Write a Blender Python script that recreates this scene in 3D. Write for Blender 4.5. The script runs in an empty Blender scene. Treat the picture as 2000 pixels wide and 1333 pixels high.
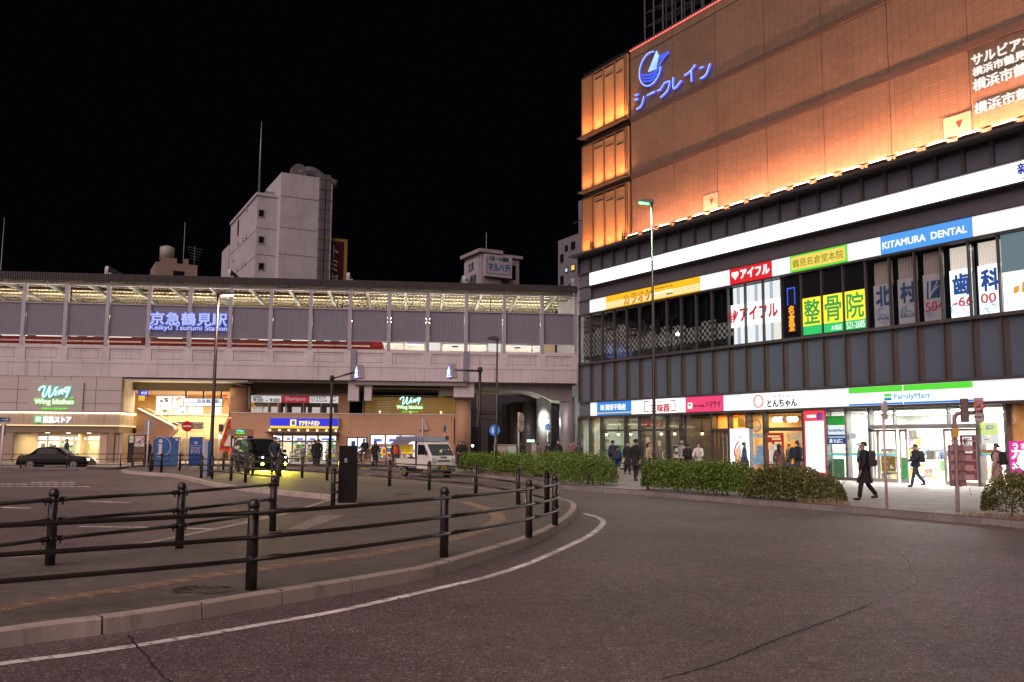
import bpy,bmesh,math,random
from mathutils import Vector,Matrix
from mathutils.geometry import tessellate_polygon
random.seed(7)
SC=bpy.context.scene
COL=SC.collection
rad=math.radians
# -- camera
FPX,CX,CY,CAMZ=1739.0,1000.0,666.5,1.75
PIT,ROL=rad(6.53),rad(0.37)
_f=Vector((0,math.cos(PIT),math.sin(PIT)))
_r0=Vector((1,0,0));_u0=Vector((0,-math.sin(PIT),math.cos(PIT)))
_r=_r0*math.cos(ROL)+_u0*math.sin(ROL)
_u=_u0*math.cos(ROL)-_r0*math.sin(ROL)
cam_d=bpy.data.cameras.new("camera");cam=bpy.data.objects.new("camera",cam_d);COL.objects.link(cam)
M=Matrix((_r,_u,-_f)).transposed().to_4x4();M.translation=Vector((0,0,CAMZ))
cam.matrix_world=M
cam_d.sensor_width=36.0;cam_d.lens=FPX/2000*36.0
cam_d.clip_start=0.1;cam_d.clip_end=2000
SC.camera=cam
# -- night sky, soft city light
w=bpy.data.worlds.new("World");SC.world=w;w.use_nodes=True
bg=w.node_tree.nodes["Background"]
bg.inputs[0].default_value=(0.55,0.62,1.0,1);bg.inputs[1].default_value=0.0016
sun_d=bpy.data.lights.new("city_light",'SUN');sun_d.energy=3.0;sun_d.angle=rad(70)
sun_d.color=(1.0,0.73,0.73)
sun=bpy.data.objects.new("city_light",sun_d);COL.objects.link(sun)
sun.rotation_euler=Vector((0.36,0.65,-0.66)).to_track_quat('-Z','Y').to_euler()
SC.view_settings.view_transform='Standard'
SC.view_settings.look='None'
SC.view_settings.exposure=0.0
SC.view_settings.gamma=1.0
SC.cycles.use_denoising=True
SC.cycles.max_bounces=6;SC.cycles.diffuse_bounces=3;SC.cycles.glossy_bounces=3
SC.cycles.transmission_bounces=4;SC.cycles.transparent_max_bounces=8
SC.cycles.sample_clamp_indirect=4.0
SC.cycles.caustics_reflective=False;SC.cycles.caustics_refractive=False
# -- projection helpers
def ray(x,y):
 return _f+_r*((x-CX)/FPX)+_u*((CY-y)/FPX)
def G(x,y,z=0.0):
 d=ray(x,y);t=(z-CAMZ)/d.z
 return Vector((d.x*t,d.y*t,z))
def at_depth(x,y,Y):
 d=ray(x,y);return Vector((0,0,CAMZ))+d*(Y/d.y)
class Fr:
 """a vertical plane: u runs along it to the right, n points out of it, v is the distance in front of it"""
 def __init__(s,u,O):
  s.u=Vector((u[0],u[1],0)).normalized();s.n=Vector((s.u.y,-s.u.x,0));s.O=Vector((O[0],O[1],0))
 def w(s,u,v,z):
  return s.O+s.u*u+s.n*v+Vector((0,0,z))
 def px(s,x,y,v=0.0):
  d=ray(x,y);o=s.O+s.n*v
  t=o.dot(s.n)/d.dot(s.n)
  p=d*t
  return(p-s.O).dot(s.u),CAMZ+d.z*t
 def U(s,x,y=700,v=0.0):return s.px(x,y,v)[0]
 def Z(s,x,y,v=0.0):return s.px(x,y,v)[1]
def vp_dir(x,y=862):
 d=ray(x,y);return Vector((d.x,d.y,0)).normalized()
class Local:
 """plain local axes, for things built once round their own origin"""
 def w(s,u,v,z):return Vector((u,v,z))
LOC=Local()
# -- materials
MATS={}
def _nodes(name):
 m=bpy.data.materials.new(name);m.use_nodes=True
 nt=m.node_tree;return m,nt,nt.nodes["Principled BSDF"]
def mat(name,col,rough=0.6,metal=0.0,var=0.12,scale=2.5,bump=0.0,bscale=60,spec=0.5,stretch=(1,1,1),coat=0.0):
 if name in MATS:return MATS[name]
 m,nt,b=_nodes(name)
 b.inputs["Base Color"].default_value=(*col,1);b.inputs["Roughness"].default_value=rough
 b.inputs["Metallic"].default_value=metal;b.inputs["Specular IOR Level"].default_value=spec
 if coat:b.inputs["Coat Weight"].default_value=coat;b.inputs["Coat Roughness"].default_value=0.05
 if var or bump:
  tc=nt.nodes.new("ShaderNodeTexCoord");mp=nt.nodes.new("ShaderNodeMapping")
  mp.inputs["Scale"].default_value=stretch
  nt.links.new(tc.outputs["Object"],mp.inputs[0])
 if var:
  n=nt.nodes.new("ShaderNodeTexNoise");n.inputs["Scale"].default_value=scale;n.inputs["Detail"].default_value=6;n.inputs["Roughness"].default_value=0.65
  nt.links.new(mp.outputs[0],n.inputs[0])
  r=nt.nodes.new("ShaderNodeMapRange");r.inputs[1].default_value=0.25;r.inputs[2].default_value=0.75
  r.inputs[3].default_value=1-var;r.inputs[4].default_value=1+var
  nt.links.new(n.outputs[0],r.inputs[0])
  mx=nt.nodes.new("ShaderNodeVectorMath");mx.operation='SCALE'
  mx.inputs[0].default_value=col;nt.links.new(r.outputs[0],mx.inputs[3])
  nt.links.new(mx.outputs[0],b.inputs["Base Color"])
  rr=nt.nodes.new("ShaderNodeMapRange");rr.inputs[3].default_value=max(0,rough-.08);rr.inputs[4].default_value=min(1,rough+.08)
  nt.links.new(n.outputs[0],rr.inputs[0]);nt.links.new(rr.outputs[0],b.inputs["Roughness"])
 if bump:
  n2=nt.nodes.new("ShaderNodeTexNoise");n2.inputs["Scale"].default_value=bscale;n2.inputs["Detail"].default_value=4
  nt.links.new(mp.outputs[0],n2.inputs[0])
  bp=nt.nodes.new("ShaderNodeBump");bp.inputs["Strength"].default_value=bump;bp.inputs["Distance"].default_value=0.01
  nt.links.new(n2.outputs[0],bp.inputs["Height"]);nt.links.new(bp.outputs[0],b.inputs["Normal"])
 MATS[name]=m;return m
def emit(name,col,s,base=(0.02,0.02,0.02)):
 if name in MATS:return MATS[name]
 m,nt,b=_nodes(name)
 b.inputs["Base Color"].default_value=(*base,1);b.inputs["Roughness"].default_value=0.4
 b.inputs["Emission Color"].default_value=(*col,1);b.inputs["Emission Strength"].default_value=s
 MATS[name]=m;return m
def glass(name,tint=(0.9,0.95,0.95),alpha=0.12,rough=0.03):
 """a clear pane: mostly lets light through, mirrors a little"""
 if name in MATS:return MATS[name]
 m,nt,b=_nodes(name)
 out=nt.nodes["Material Output"]
 t=nt.nodes.new("ShaderNodeBsdfTransparent");t.inputs[0].default_value=(*tint,1)
 g=nt.nodes.new("ShaderNodeBsdfGlossy");g.inputs["Roughness"].default_value=rough
 mx=nt.nodes.new("ShaderNodeMixShader")
 fr=nt.nodes.new("ShaderNodeFresnel");geo=nt.nodes.new("ShaderNodeNewGeometry");ior=nt.nodes.new("ShaderNodeMapRange")
 ior.inputs[3].default_value=1.5;ior.inputs[4].default_value=1/1.5
 nt.links.new(geo.outputs["Backfacing"],ior.inputs[0]);nt.links.new(ior.outputs[0],fr.inputs[0])
 ad=nt.nodes.new("ShaderNodeMath");ad.operation='ADD';ad.inputs[1].default_value=alpha*0.3;nt.links.new(fr.outputs[0],ad.inputs[0])
 nt.links.new(ad.outputs[0],mx.inputs[0]);nt.links.new(t.outputs[0],mx.inputs[1]);nt.links.new(g.outputs[0],mx.inputs[2])
 nt.links.new(mx.outputs[0],out.inputs[0]);MATS[name]=m;return m
def stained(name,col,dark=0.55,streak=6.0):
 """concrete with rain streaks running down and blotches"""
 if name in MATS:return MATS[name]
 m,nt,b=_nodes(name);b.inputs["Roughness"].default_value=0.85
 tc=nt.nodes.new("ShaderNodeTexCoord")
 def noise(sc,sv,det=6):
  mp=nt.nodes.new("ShaderNodeMapping");mp.inputs["Scale"].default_value=sv;nt.links.new(tc.outputs["Object"],mp.inputs[0])
  n=nt.nodes.new("ShaderNodeTexNoise");n.inputs["Scale"].default_value=sc;n.inputs["Detail"].default_value=det;n.inputs["Roughness"].default_value=.7
  nt.links.new(mp.outputs[0],n.inputs[0]);return n.outputs[0]
 def rng(s,a,bb,c,d):
  r=nt.nodes.new("ShaderNodeMapRange");r.inputs[1].default_value=a;r.inputs[2].default_value=bb;r.inputs[3].default_value=c;r.inputs[4].default_value=d
  nt.links.new(s,r.inputs[0]);return r.outputs[0]
 def mul(a,c):
  x=nt.nodes.new("ShaderNodeMath");x.operation='MULTIPLY';nt.links.new(a,x.inputs[0]);nt.links.new(c,x.inputs[1]);return x.outputs[0]
 s1=rng(noise(1.0,(streak,streak,.12)),.55,.78,1.0,dark)
 s2=rng(noise(.5,(1,1,1)),.3,.7,.86,1.1)
 s3=rng(noise(14,(1,1,1)),.3,.7,.93,1.06)
 v=mul(mul(s1,s2),s3)
 mx=nt.nodes.new("ShaderNodeVectorMath");mx.operation='SCALE';mx.inputs[0].default_value=col;nt.links.new(v,mx.inputs[3])
 rust=nt.nodes.new("ShaderNodeMix");rust.data_type='RGBA'
 rust.inputs[7].default_value=(.22,.13,.06,1);nt.links.new(mx.outputs[0],rust.inputs[6])
 nt.links.new(rng(noise(1.3,(3,3,.1)),.66,.8,0,.55),rust.inputs[0])
 nt.links.new(rust.outputs[2],b.inputs["Base Color"])
 MATS[name]=m;return m
def goods(name,sat=0.8,val=0.7,white=0.35,em=0.0):
 """every separate packet, print or box takes a colour of its own"""
 if name in MATS:return MATS[name]
 m,nt,b=_nodes(name);b.inputs["Roughness"].default_value=.5
 g=nt.nodes.new("ShaderNodeNewGeometry")
 wn=nt.nodes.new("ShaderNodeTexWhiteNoise");wn.noise_dimensions='1D';nt.links.new(g.outputs["Random Per Island"],wn.inputs["W"])
 cr=nt.nodes.new("ShaderNodeValToRGB");cr.color_ramp.interpolation='CONSTANT'
 cols=[(.7,.05,.04),(.8,.75,.66),(.85,.5,.05),(.05,.25,.55),(.8,.8,.78),(.1,.4,.12),(.75,.62,.1),(.4,.2,.1),(.85,.82,.75),(.08,.08,.1),(.6,.12,.25),(.75,.7,.6)]
 els=cr.color_ramp.elements
 while len(els)<len(cols):els.new(.5)
 for i,c in enumerate(cols):
  els[i].position=i/len(cols);els[i].color=(*c,1)
 nt.links.new(wn.outputs[0],cr.inputs[0]);nt.links.new(cr.outputs[0],b.inputs["Base Color"])
 if em:nt.links.new(cr.outputs[0],b.inputs["Emission Color"]);b.inputs["Emission Strength"].default_value=em
 MATS[name]=m;return m
 # -- mesh builder
def link(o,parent=None):
 COL.objects.link(o)
 if parent:o.parent=parent
 return o
def base_of(o):
 p=Vector((0,0,0))
 while o:p+=o.location;o=o.parent
 return p
class MB:
 def __init__(s):s.v=[];s.f=[];s.mi=[];s.cur=0;s.sm=[]
 def face(s,pts,smooth=False):
  i=len(s.v);s.v+=[tuple(p)for p in pts];s.f.append(tuple(range(i,i+len(pts))));s.mi.append(s.cur);s.sm.append(smooth)
 def box(s,fr,u0,u1,v0,v1,z0,z1):
  P=[fr.w(u,v,z)for z in(z0,z1)for(u,v)in((u0,v0),(u1,v0),(u1,v1),(u0,v1))]
  i=len(s.v);s.v+=[tuple(p)for p in P]
  for q in((0,1,2,3),(7,6,5,4),(0,4,5,1),(1,5,6,2),(2,6,7,3),(3,7,4,0)):
   s.f.append(tuple(i+k for k in q));s.mi.append(s.cur);s.sm.append(False)
  return s
 def prism(s,fr,poly,v0,v1):
  """polygon in (u, z), thickness v0..v1"""
  n=len(poly);i=len(s.v)
  s.v+=[tuple(fr.w(u,v0,z))for u,z in poly]+[tuple(fr.w(u,v1,z))for u,z in poly]
  tri=tessellate_polygon([[Vector((u,z,0))for u,z in poly]])
  for t in tri:
   s.f.append(tuple(i+k for k in t));s.f.append(tuple(i+n+k for k in reversed(t)));s.mi+=[s.cur]*2;s.sm+=[False]*2
  for k in range(n):
   j=(k+1)%n;s.f.append((i+k,i+j,i+n+j,i+n+k));s.mi.append(s.cur);s.sm.append(False)
  return s
 def slab(s,pts,z0,z1):
  """polygon on the ground, z0..z1"""
  n=len(pts);i=len(s.v)
  s.v+=[(p[0],p[1],z0)for p in pts]+[(p[0],p[1],z1)for p in pts]
  tri=tessellate_polygon([[Vector((p[0],p[1],0))for p in pts]])
  for t in tri:
   s.f.append(tuple(i+n+k for k in t));s.mi.append(s.cur);s.sm.append(False)
  for k in range(n):
   j=(k+1)%n;s.f.append((i+k,i+j,i+n+j,i+n+k));s.mi.append(s.cur);s.sm.append(False)
  return s
 def path(s,pts,r,n=8,cap=True,ry=None):
  """tube along points; r is a number or a list"""
  pts=[Vector(p)for p in pts];R=r if isinstance(r,(list,tuple))else[r]*len(pts)
  i0=len(s.v);prev=None
  for k,p in enumerate(pts):
   d=(pts[min(k+1,len(pts)-1)]-pts[max(k-1,0)]).normalized()
   if prev is None:
    a=Vector((0,0,1))if abs(d.z)<.9 else Vector((1,0,0))
    x=d.cross(a).normalized()
   else:x=(prev-d*prev.dot(d)).normalized()
   prev=x;y=d.cross(x)
   for q in range(n):
    t=2*math.pi*q/n;s.v.append(tuple(p+(x*math.cos(t)+y*math.sin(t))*R[k]))
  for k in range(len(pts)-1):
   for q in range(n):
    a=i0+k*n+q;b=i0+k*n+(q+1)%n
    s.f.append((a,b,b+n,a+n));s.mi.append(s.cur);s.sm.append(n>5)
  if cap:
   s.f.append(tuple(i0+q for q in reversed(range(n))));s.f.append(tuple(i0+(len(pts)-1)*n+q for q in range(n)));s.mi+=[s.cur]*2;s.sm+=[False]*2
  return s
 def lathe(s,c,prof,n=16,sx=1.0,sy=1.0):
  """profile of (radius, z) round the vertical through c"""
  i0=len(s.v);c=Vector(c)
  for r,z in prof:
   for q in range(n):
    t=2*math.pi*q/n;s.v.append((c.x+r*sx*math.cos(t),c.y+r*sy*math.sin(t),c.z+z))
  for k in range(len(prof)-1):
   for q in range(n):
    a=i0+k*n+q;b=i0+k*n+(q+1)%n
    s.f.append((a,b,b+n,a+n));s.mi.append(s.cur);s.sm.append(True)
  s.f.append(tuple(i0+q for q in reversed(range(n))));s.f.append(tuple(i0+(len(prof)-1)*n+q for q in range(n)));s.mi+=[s.cur]*2;s.sm+=[False]*2
  return s
 def disc(s,fr,u,v,z,r,th=.02,n=24,r2=None):
  return s.prism(fr,[(u+r*math.cos(2*math.pi*k/n),z+(r2 or r)*math.sin(2*math.pi*k/n))for k in range(n)],v,v+th)
 def ring(s,fr,u,v,z,r0,r1,th=.02,n=32,a0=0,a1=360,sx=1.0):
  for k in range(n):
   t0=rad(a0+(a1-a0)*k/n);t1=rad(a0+(a1-a0)*(k+1)/n)
   s.prism(fr,[(u+sx*r0*math.cos(t0),z+r0*math.sin(t0)),(u+sx*r1*math.cos(t0),z+r1*math.sin(t0)),(u+sx*r1*math.cos(t1),z+r1*math.sin(t1)),(u+sx*r0*math.cos(t1),z+r0*math.sin(t1))],v,v+th)
  return s
 def ball(s,c,r,n=12,m=8,sz=1.0,sx=1.0,sy=1.0):
  c=Vector(c)
  return s.lathe(c,[(r*math.sin(math.pi*(k+.02)/(m+.04)),-r*sz*math.cos(math.pi*(k+.02)/(m+.04)))for k in range(m+1)],n,sx,sy)
 def build(s,name,mats,parent=None,bevel=0.0,seg=2,sub=0):
  if not isinstance(mats,(list,tuple)):mats=[mats]
  off=base_of(parent)
  me=bpy.data.meshes.new(name)
  me.from_pydata([(a-off.x,b-off.y,c-off.z)for a,b,c in s.v],[],s.f)
  for m in mats:me.materials.append(m)
  me.polygons.foreach_set('material_index',s.mi);me.polygons.foreach_set('use_smooth',s.sm)
  bm=bmesh.new();bm.from_mesh(me);bmesh.ops.recalc_face_normals(bm,faces=bm.faces)
  bm.to_mesh(me);bm.free()
  me.update()
  o=link(bpy.data.objects.new(name,me),parent)
  if bevel:
   b=o.modifiers.new('bevel','BEVEL');b.width=bevel;b.segments=seg;b.limit_method='ANGLE';b.angle_limit=rad(40)
  if sub:
   b=o.modifiers.new('sub','SUBSURF');b.levels=sub;b.render_levels=sub
  return o
def tag(o,label=None,cat=None,group=None,kind=None):
 if label:o['label']=label
 if cat:o['category']=cat
 if group:o['group']=group
 if kind:o['kind']=kind
 return o
def thing(name,label,cat,loc=(0,0,0),rz=0.0,group=None):
 o=bpy.data.objects.new(name,None);COL.objects.link(o);o.empty_display_size=.2
 o.location=loc;o.rotation_euler=(0,0,rz)
 return tag(o,label,cat,group)
def dup(root,loc=None,rz=None,label=None,group=None):
 r=root.copy();COL.objects.link(r)
 if loc is not None:r.location=loc
 if rz is not None:r.rotation_euler=(0,0,rz)
 if label:r['label']=label
 if group:r['group']=group
 for ch in list(root.children):
  c=ch.copy();COL.objects.link(c);c.parent=r
  for g in ch.children:
   d=g.copy();COL.objects.link(d);d.parent=c
 return r
def B(name,m,parent,fr,*a,bevel=0.0):
 return MB().box(fr,*a).build(name,m,parent,bevel)
 # -- lettering
_tsc=bpy.data.scenes.new("scratch")
def mesh_of(o):
 _tsc.collection.objects.link(o)
 vl=_tsc.view_layers[0];vl.update()
 me=bpy.data.meshes.new_from_object(o.evaluated_get(vl.depsgraph))
 _tsc.collection.objects.unlink(o)
 return me
def text(body,fr,box,v,m,parent,name='lettering',bold=0.0,ext=0.01,shear=0.0,vertical=False):
 """lettering fitted into box = (u0, u1, z0, z1) on frame fr, standing off v; box None-able width keeps proportion"""
 cu=bpy.data.curves.new(name,'FONT');cu.body="\n".join(body)if vertical else body
 cu.size=1.0;cu.extrude=0.0;cu.shear=shear;cu.resolution_u=3
 if vertical:cu.space_line=.95
 o=bpy.data.objects.new(name,cu)
 me0=mesh_of(o)
 bpy.data.objects.remove(o);bpy.data.curves.remove(cu)
 xs=[q.co.x for q in me0.vertices];ys=[q.co.y for q in me0.vertices]
 if not xs:return None
 x0,x1,y0,y1=min(xs),max(xs),min(ys),max(ys)
 u0,u1,z0,z1=box
 kz=(z1-z0)/(y1-y0)
 ku=kz if u1 is None else(u1-u0)/(x1-x0)
 off=base_of(parent)
 for q in me0.vertices:
  q.co=fr.w(u0+(q.co.x-x0)*ku,v+ext,z0+(q.co.y-y0)*kz)-off
 me0.materials.clear();me0.materials.append(m)
 bm=bmesh.new();bm.from_mesh(me0)
 bmesh.ops.recalc_face_normals(bm,faces=bm.faces)
 if ext>.004:
  back=fr.n*-ext if isinstance(fr,Fr)else Vector((0,-ext,0))
  r=bmesh.ops.extrude_face_region(bm,geom=list(bm.faces))
  for q in[g for g in r['geom']if isinstance(g,bmesh.types.BMVert)]:q.co+=back
  bmesh.ops.recalc_face_normals(bm,faces=bm.faces)
 if bold>0:
  src=list(bm.verts)+list(bm.edges)+list(bm.faces);nv=fr.n if isinstance(fr,Fr)else Vector((0,1,0));uu=(fr.w(1,0,0)-fr.w(0,0,0))
  for q,(sx,sz)in enumerate(((-1,-1),(1,-1),(-1,1),(1,1))):
   r=bmesh.ops.duplicate(bm,geom=src)
   for g in r['geom']:
    if isinstance(g,bmesh.types.BMVert):g.co+=uu*(sx*bold*ku)+Vector((0,0,sz*bold*kz))+nv*(.0012*(q+1))
 bm.to_mesh(me0);bm.free()
 return link(bpy.data.objects.new(name,me0),parent)
def tpx(body,fr,v,xl,xr,yt,yb,m,parent,**k):
 """lettering fitted between pixel columns xl..xr, its left edge running from row yt down to yb"""
 u0=fr.px(xl,(yt+yb)/2,v)[0];u1=fr.px(xr,(yt+yb)/2,v)[0]if xr else None
 return text(body,fr,(u0,u1,fr.px(xl,yb,v)[1],fr.px(xl,yt,v)[1]),v,m,parent,**k)
def crom(P,n=8,closed=False):
 out=[];L=len(P)
 for i in range(L if closed else L-1):
  p0=P[(i-1)%L if closed else max(i-1,0)];p1=P[i];p2=P[(i+1)%L];p3=P[(i+2)%L if closed else min(i+2,L-1)]
  for k in range(n):
   t=k/n
   out.append(0.5*((2*p1)+(p2-p0)*t+(2*p0-5*p1+4*p2-p3)*t*t+(3*p1-p0-3*p2+p3)*t**3))
 if not closed:out.append(P[-1])
 return out
def resample(P,step):
 out=[P[0]];acc=0.0
 for a,b in zip(P,P[1:]):
  L=(b-a).length;t=step-acc
  while t<=L:
   out.append(a+(b-a)*(t/L));t+=step
  acc=(acc+L)%step if L else acc
 return out
def offset(P,d):
 """shift a ground polyline sideways (left of its run for d > 0)"""
 out=[]
 for i,p in enumerate(P):
  t=(P[min(i+1,len(P)-1)]-P[max(i-1,0)]);t.z=0;t.normalize()
  out.append(p+Vector((-t.y,t.x,0))*d)
 return out
 # -- frames of the two big buildings
ST=Fr((0.9942,0.1077),G(200,903.4,.15))
MA=Fr((0.5289,-0.8487),G(1615.5,936.6,.15))
LF=Fr((1,0),(0,0))
# -- ground
def asphalt():
 m,nt,b=_nodes("asphalt");b.inputs["Specular IOR Level"].default_value=.28;b.inputs["Roughness"].default_value=.62
 tc=nt.nodes.new("ShaderNodeTexCoord")
 def noise(sc,det=3,rough=.6):
  n=nt.nodes.new("ShaderNodeTexNoise");n.inputs["Scale"].default_value=sc;n.inputs["Detail"].default_value=det;n.inputs["Roughness"].default_value=rough
  nt.links.new(tc.outputs["Object"],n.inputs[0]);return n.outputs[0]
 def rng(s,a,bb,c,d):
  r=nt.nodes.new("ShaderNodeMapRange");r.inputs[1].default_value=a;r.inputs[2].default_value=bb;r.inputs[3].default_value=c;r.inputs[4].default_value=d
  nt.links.new(s,r.inputs[0]);return r.outputs[0]
 def mul(a,c):
  x=nt.nodes.new("ShaderNodeMath");x.operation='MULTIPLY';nt.links.new(a,x.inputs[0]);nt.links.new(c,x.inputs[1]);return x.outputs[0]
 vo=nt.nodes.new("ShaderNodeTexVoronoi");vo.inputs["Scale"].default_value=75;nt.links.new(tc.outputs["Object"],vo.inputs[0])
 sep=nt.nodes.new("ShaderNodeSeparateColor");nt.links.new(vo.outputs["Color"],sep.inputs[0])
 grain=rng(sep.outputs[0],0,1,.45,1.6)
 peb=rng(sep.outputs[1],.93,1.0,1.0,2.6)
 v2=nt.nodes.new("ShaderNodeTexVoronoi");v2.inputs["Scale"].default_value=50;nt.links.new(tc.outputs["Object"],v2.inputs[0])
 sp2=nt.nodes.new("ShaderNodeSeparateColor");nt.links.new(v2.outputs["Color"],sp2.inputs[0])
 peb=mul(peb,mul(rng(sp2.outputs[0],.955,.96,1.0,2.1),rng(sp2.outputs[1],0,.10,.55,1.0)))
 big=rng(noise(.22,4),.3,.7,.70,1.2)
 mid=rng(noise(2.2,5),.3,.7,.88,1.1)
 v=mul(mul(grain,peb),mul(big,mid))
 mx=nt.nodes.new("ShaderNodeVectorMath");mx.operation='SCALE';mx.inputs[0].default_value=(.124,.098,.097);nt.links.new(v,mx.inputs[3])
 nt.links.new(mx.outputs[0],b.inputs["Base Color"])
 bp=nt.nodes.new("ShaderNodeBump");bp.inputs["Strength"].default_value=.5;bp.inputs["Distance"].default_value=.006
 nt.links.new(vo.outputs["Distance"],bp.inputs["Height"]);nt.links.new(bp.outputs[0],b.inputs["Normal"])
 nt.links.new(rng(noise(6,4),.3,.7,.52,.72),b.inputs["Roughness"])
 return m
M_asphalt=asphalt()
def pavers(name,col,w,h,mortar=.012,dark=.6,rot=0.0,off=.5):
 m,nt,b=_nodes(name);b.inputs["Roughness"].default_value=.75
 tc=nt.nodes.new("ShaderNodeTexCoord");mp=nt.nodes.new("ShaderNodeMapping");mp.inputs["Rotation"].default_value=(0,0,rot)
 nt.links.new(tc.outputs["Object"],mp.inputs[0])
 br=nt.nodes.new("ShaderNodeTexBrick");br.inputs["Scale"].default_value=1
 br.inputs["Brick Width"].default_value=w;br.inputs["Row Height"].default_value=h;br.inputs["Mortar Size"].default_value=mortar;br.offset=off
 br.inputs["Color1"].default_value=(*[c*1.12 for c in col],1);br.inputs["Color2"].default_value=(*[c*.86 for c in col],1)
 br.inputs["Mortar"].default_value=(*[c*dark for c in col],1)
 nt.links.new(mp.outputs[0],br.inputs[0])
 n=nt.nodes.new("ShaderNodeTexNoise");n.inputs["Scale"].default_value=1.1;n.inputs["Detail"].default_value=7;n.inputs["Roughness"].default_value=.7
 nt.links.new(tc.outputs["Object"],n.inputs[0])
 r=nt.nodes.new("ShaderNodeMapRange");r.inputs[1].default_value=.3;r.inputs[2].default_value=.7;r.inputs[3].default_value=.75;r.inputs[4].default_value=1.15
 nt.links.new(n.outputs[0],r.inputs[0])
 n3=nt.nodes.new("ShaderNodeTexNoise");n3.inputs["Scale"].default_value=120;n3.inputs["Detail"].default_value=2
 nt.links.new(tc.outputs["Object"],n3.inputs[0])
 r3=nt.nodes.new("ShaderNodeMapRange");r3.inputs[1].default_value=.3;r3.inputs[2].default_value=.7;r3.inputs[3].default_value=.8;r3.inputs[4].default_value=1.2
 nt.links.new(n3.outputs[0],r3.inputs[0])
 mu=nt.nodes.new("ShaderNodeMath");mu.operation='MULTIPLY';nt.links.new(r.outputs[0],mu.inputs[0]);nt.links.new(r3.outputs[0],mu.inputs[1])
 mx=nt.nodes.new("ShaderNodeVectorMath");mx.operation='SCALE';nt.links.new(br.outputs[0],mx.inputs[0]);nt.links.new(mu.outputs[0],mx.inputs[3])
 nt.links.new(mx.outputs[0],b.inputs["Base Color"])
 bp=nt.nodes.new("ShaderNodeBump");bp.inputs["Strength"].default_value=.4;bp.inputs["Distance"].default_value=.004;bp.invert=True
 nt.links.new(br.outputs["Fac"],bp.inputs["Height"]);nt.links.new(bp.outputs[0],b.inputs["Normal"])
 return m
M_paver=pavers("grey_paver",(.138,.120,.104),.22,.11,.006,.62,rad(20))
M_walk=pavers("walkway_slab",(.25,.23,.22),.6,.6,.006,.7,rad(-58),0)
M_kerb=stained("kerb_concrete",(.40,.35,.30),.28,2.2)
M_kerb2=stained("old_kerb_concrete",(.085,.07,.062),.5,3.0)
g=MB();S=420
for i in range(-2,2):
 for j in range(-1,3):g.face([(i*S,j*S,0),(i*S+S,j*S,0),(i*S+S,j*S+S,0),(i*S,j*S+S,0)])
tag(g.build("road",M_asphalt),kind='structure')
def worn(name,col,lo=.42,hi=.56,scale=9.0):
 """paint with chips through which the asphalt shows"""
 m,nt,b=_nodes(name);b.inputs["Roughness"].default_value=.7
 tc=nt.nodes.new("ShaderNodeTexCoord");n=nt.nodes.new("ShaderNodeTexNoise");n.inputs["Scale"].default_value=scale;n.inputs["Detail"].default_value=9;n.inputs["Roughness"].default_value=.75
 nt.links.new(tc.outputs["Object"],n.inputs[0])
 r=nt.nodes.new("ShaderNodeMapRange");r.inputs[1].default_value=lo;r.inputs[2].default_value=hi;nt.links.new(n.outputs[0],r.inputs[0])
 n2=nt.nodes.new("ShaderNodeTexNoise");n2.inputs["Scale"].default_value=1.2;n2.inputs["Detail"].default_value=3;nt.links.new(tc.outputs["Object"],n2.inputs[0])
 r2=nt.nodes.new("ShaderNodeMapRange");r2.inputs[1].default_value=.35;r2.inputs[2].default_value=.6;r2.inputs[3].default_value=.45;r2.inputs[4].default_value=1.0;nt.links.new(n2.outputs[0],r2.inputs[0])
 mu=nt.nodes.new("ShaderNodeMath");mu.operation='MULTIPLY';nt.links.new(r.outputs[0],mu.inputs[0]);nt.links.new(r2.outputs[0],mu.inputs[1])
 mi=nt.nodes.new("ShaderNodeMix");mi.data_type='RGBA';mi.inputs[6].default_value=(.07,.066,.066,1);mi.inputs[7].default_value=(*col,1)
 nt.links.new(mu.outputs[0],mi.inputs[0]);nt.links.new(mi.outputs[2],b.inputs["Base Color"]);return m
M_white=worn("worn_white_paint",(.85,.82,.80),.36,.5)
M_white2=worn("faded_white_paint",(.42,.40,.38),.40,.62)
def ribbon(P,wd,z,m,name,jag=0.0,kind='structure'):
 b=MB();L=offset(P,wd/2);R=offset(P,-wd/2)
 if jag:
  L=[p+Vector((random.uniform(-jag,jag),random.uniform(-jag,jag),0))for p in L];R=[p+Vector((random.uniform(-jag,jag),random.uniform(-jag,jag),0))for p in R]
 for i in range(len(P)-1):
  b.face([(L[i].x,L[i].y,z),(R[i].x,R[i].y,z),(R[i+1].x,R[i+1].y,z),(L[i+1].x,L[i+1].y,z)])
 return tag(b.build(name,m),kind=kind)
 # -- kerb line of the near island (foot of the kerb, on the road)
front_px=[(-330,1322),(0,1268),(120,1250),(240,1235),(385,1211),(500,1190),(650,1165),(750,1147),(850,1127),(950,1095.5),(1030,1069),(1080,1046),(1110,1025),(1125,1009),(1127.5,999)]
back_px=[(1120,990),(1098,984),(1060,979.5),(1010,972),(968,966),(900,957.5),(832,950),(750,942.5),(696,938)]
far_px=[(640,932),(560,926),(480,921.5),(400,918.5),(320,917.5),(275,918.5),(243,921.5),(238,924)]
bay_px=[(262,927),(340,933.5),(408,949),(476,960),(544,967),(600,973),(640,977),(648,981),(640,987),(622,992),(571,1010),(493,1030),(442,1042),(340,1065.5),(238,1084.5),(102,1102),(0,1110),(-330,1120)]
front=crom([G(*p)for p in front_px],10)
tip=crom([G(*p)for p in front_px[-3:]+back_px],10)
rest=crom([G(*p)for p in back_px],8)
outer=crom([G(*p)for p in front_px+back_px+far_px+bay_px],8)
inner=offset(outer,.15)
pv=MB().slab([(p.x,p.y)for p in offset(outer,.05)],-.02,.146)
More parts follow.
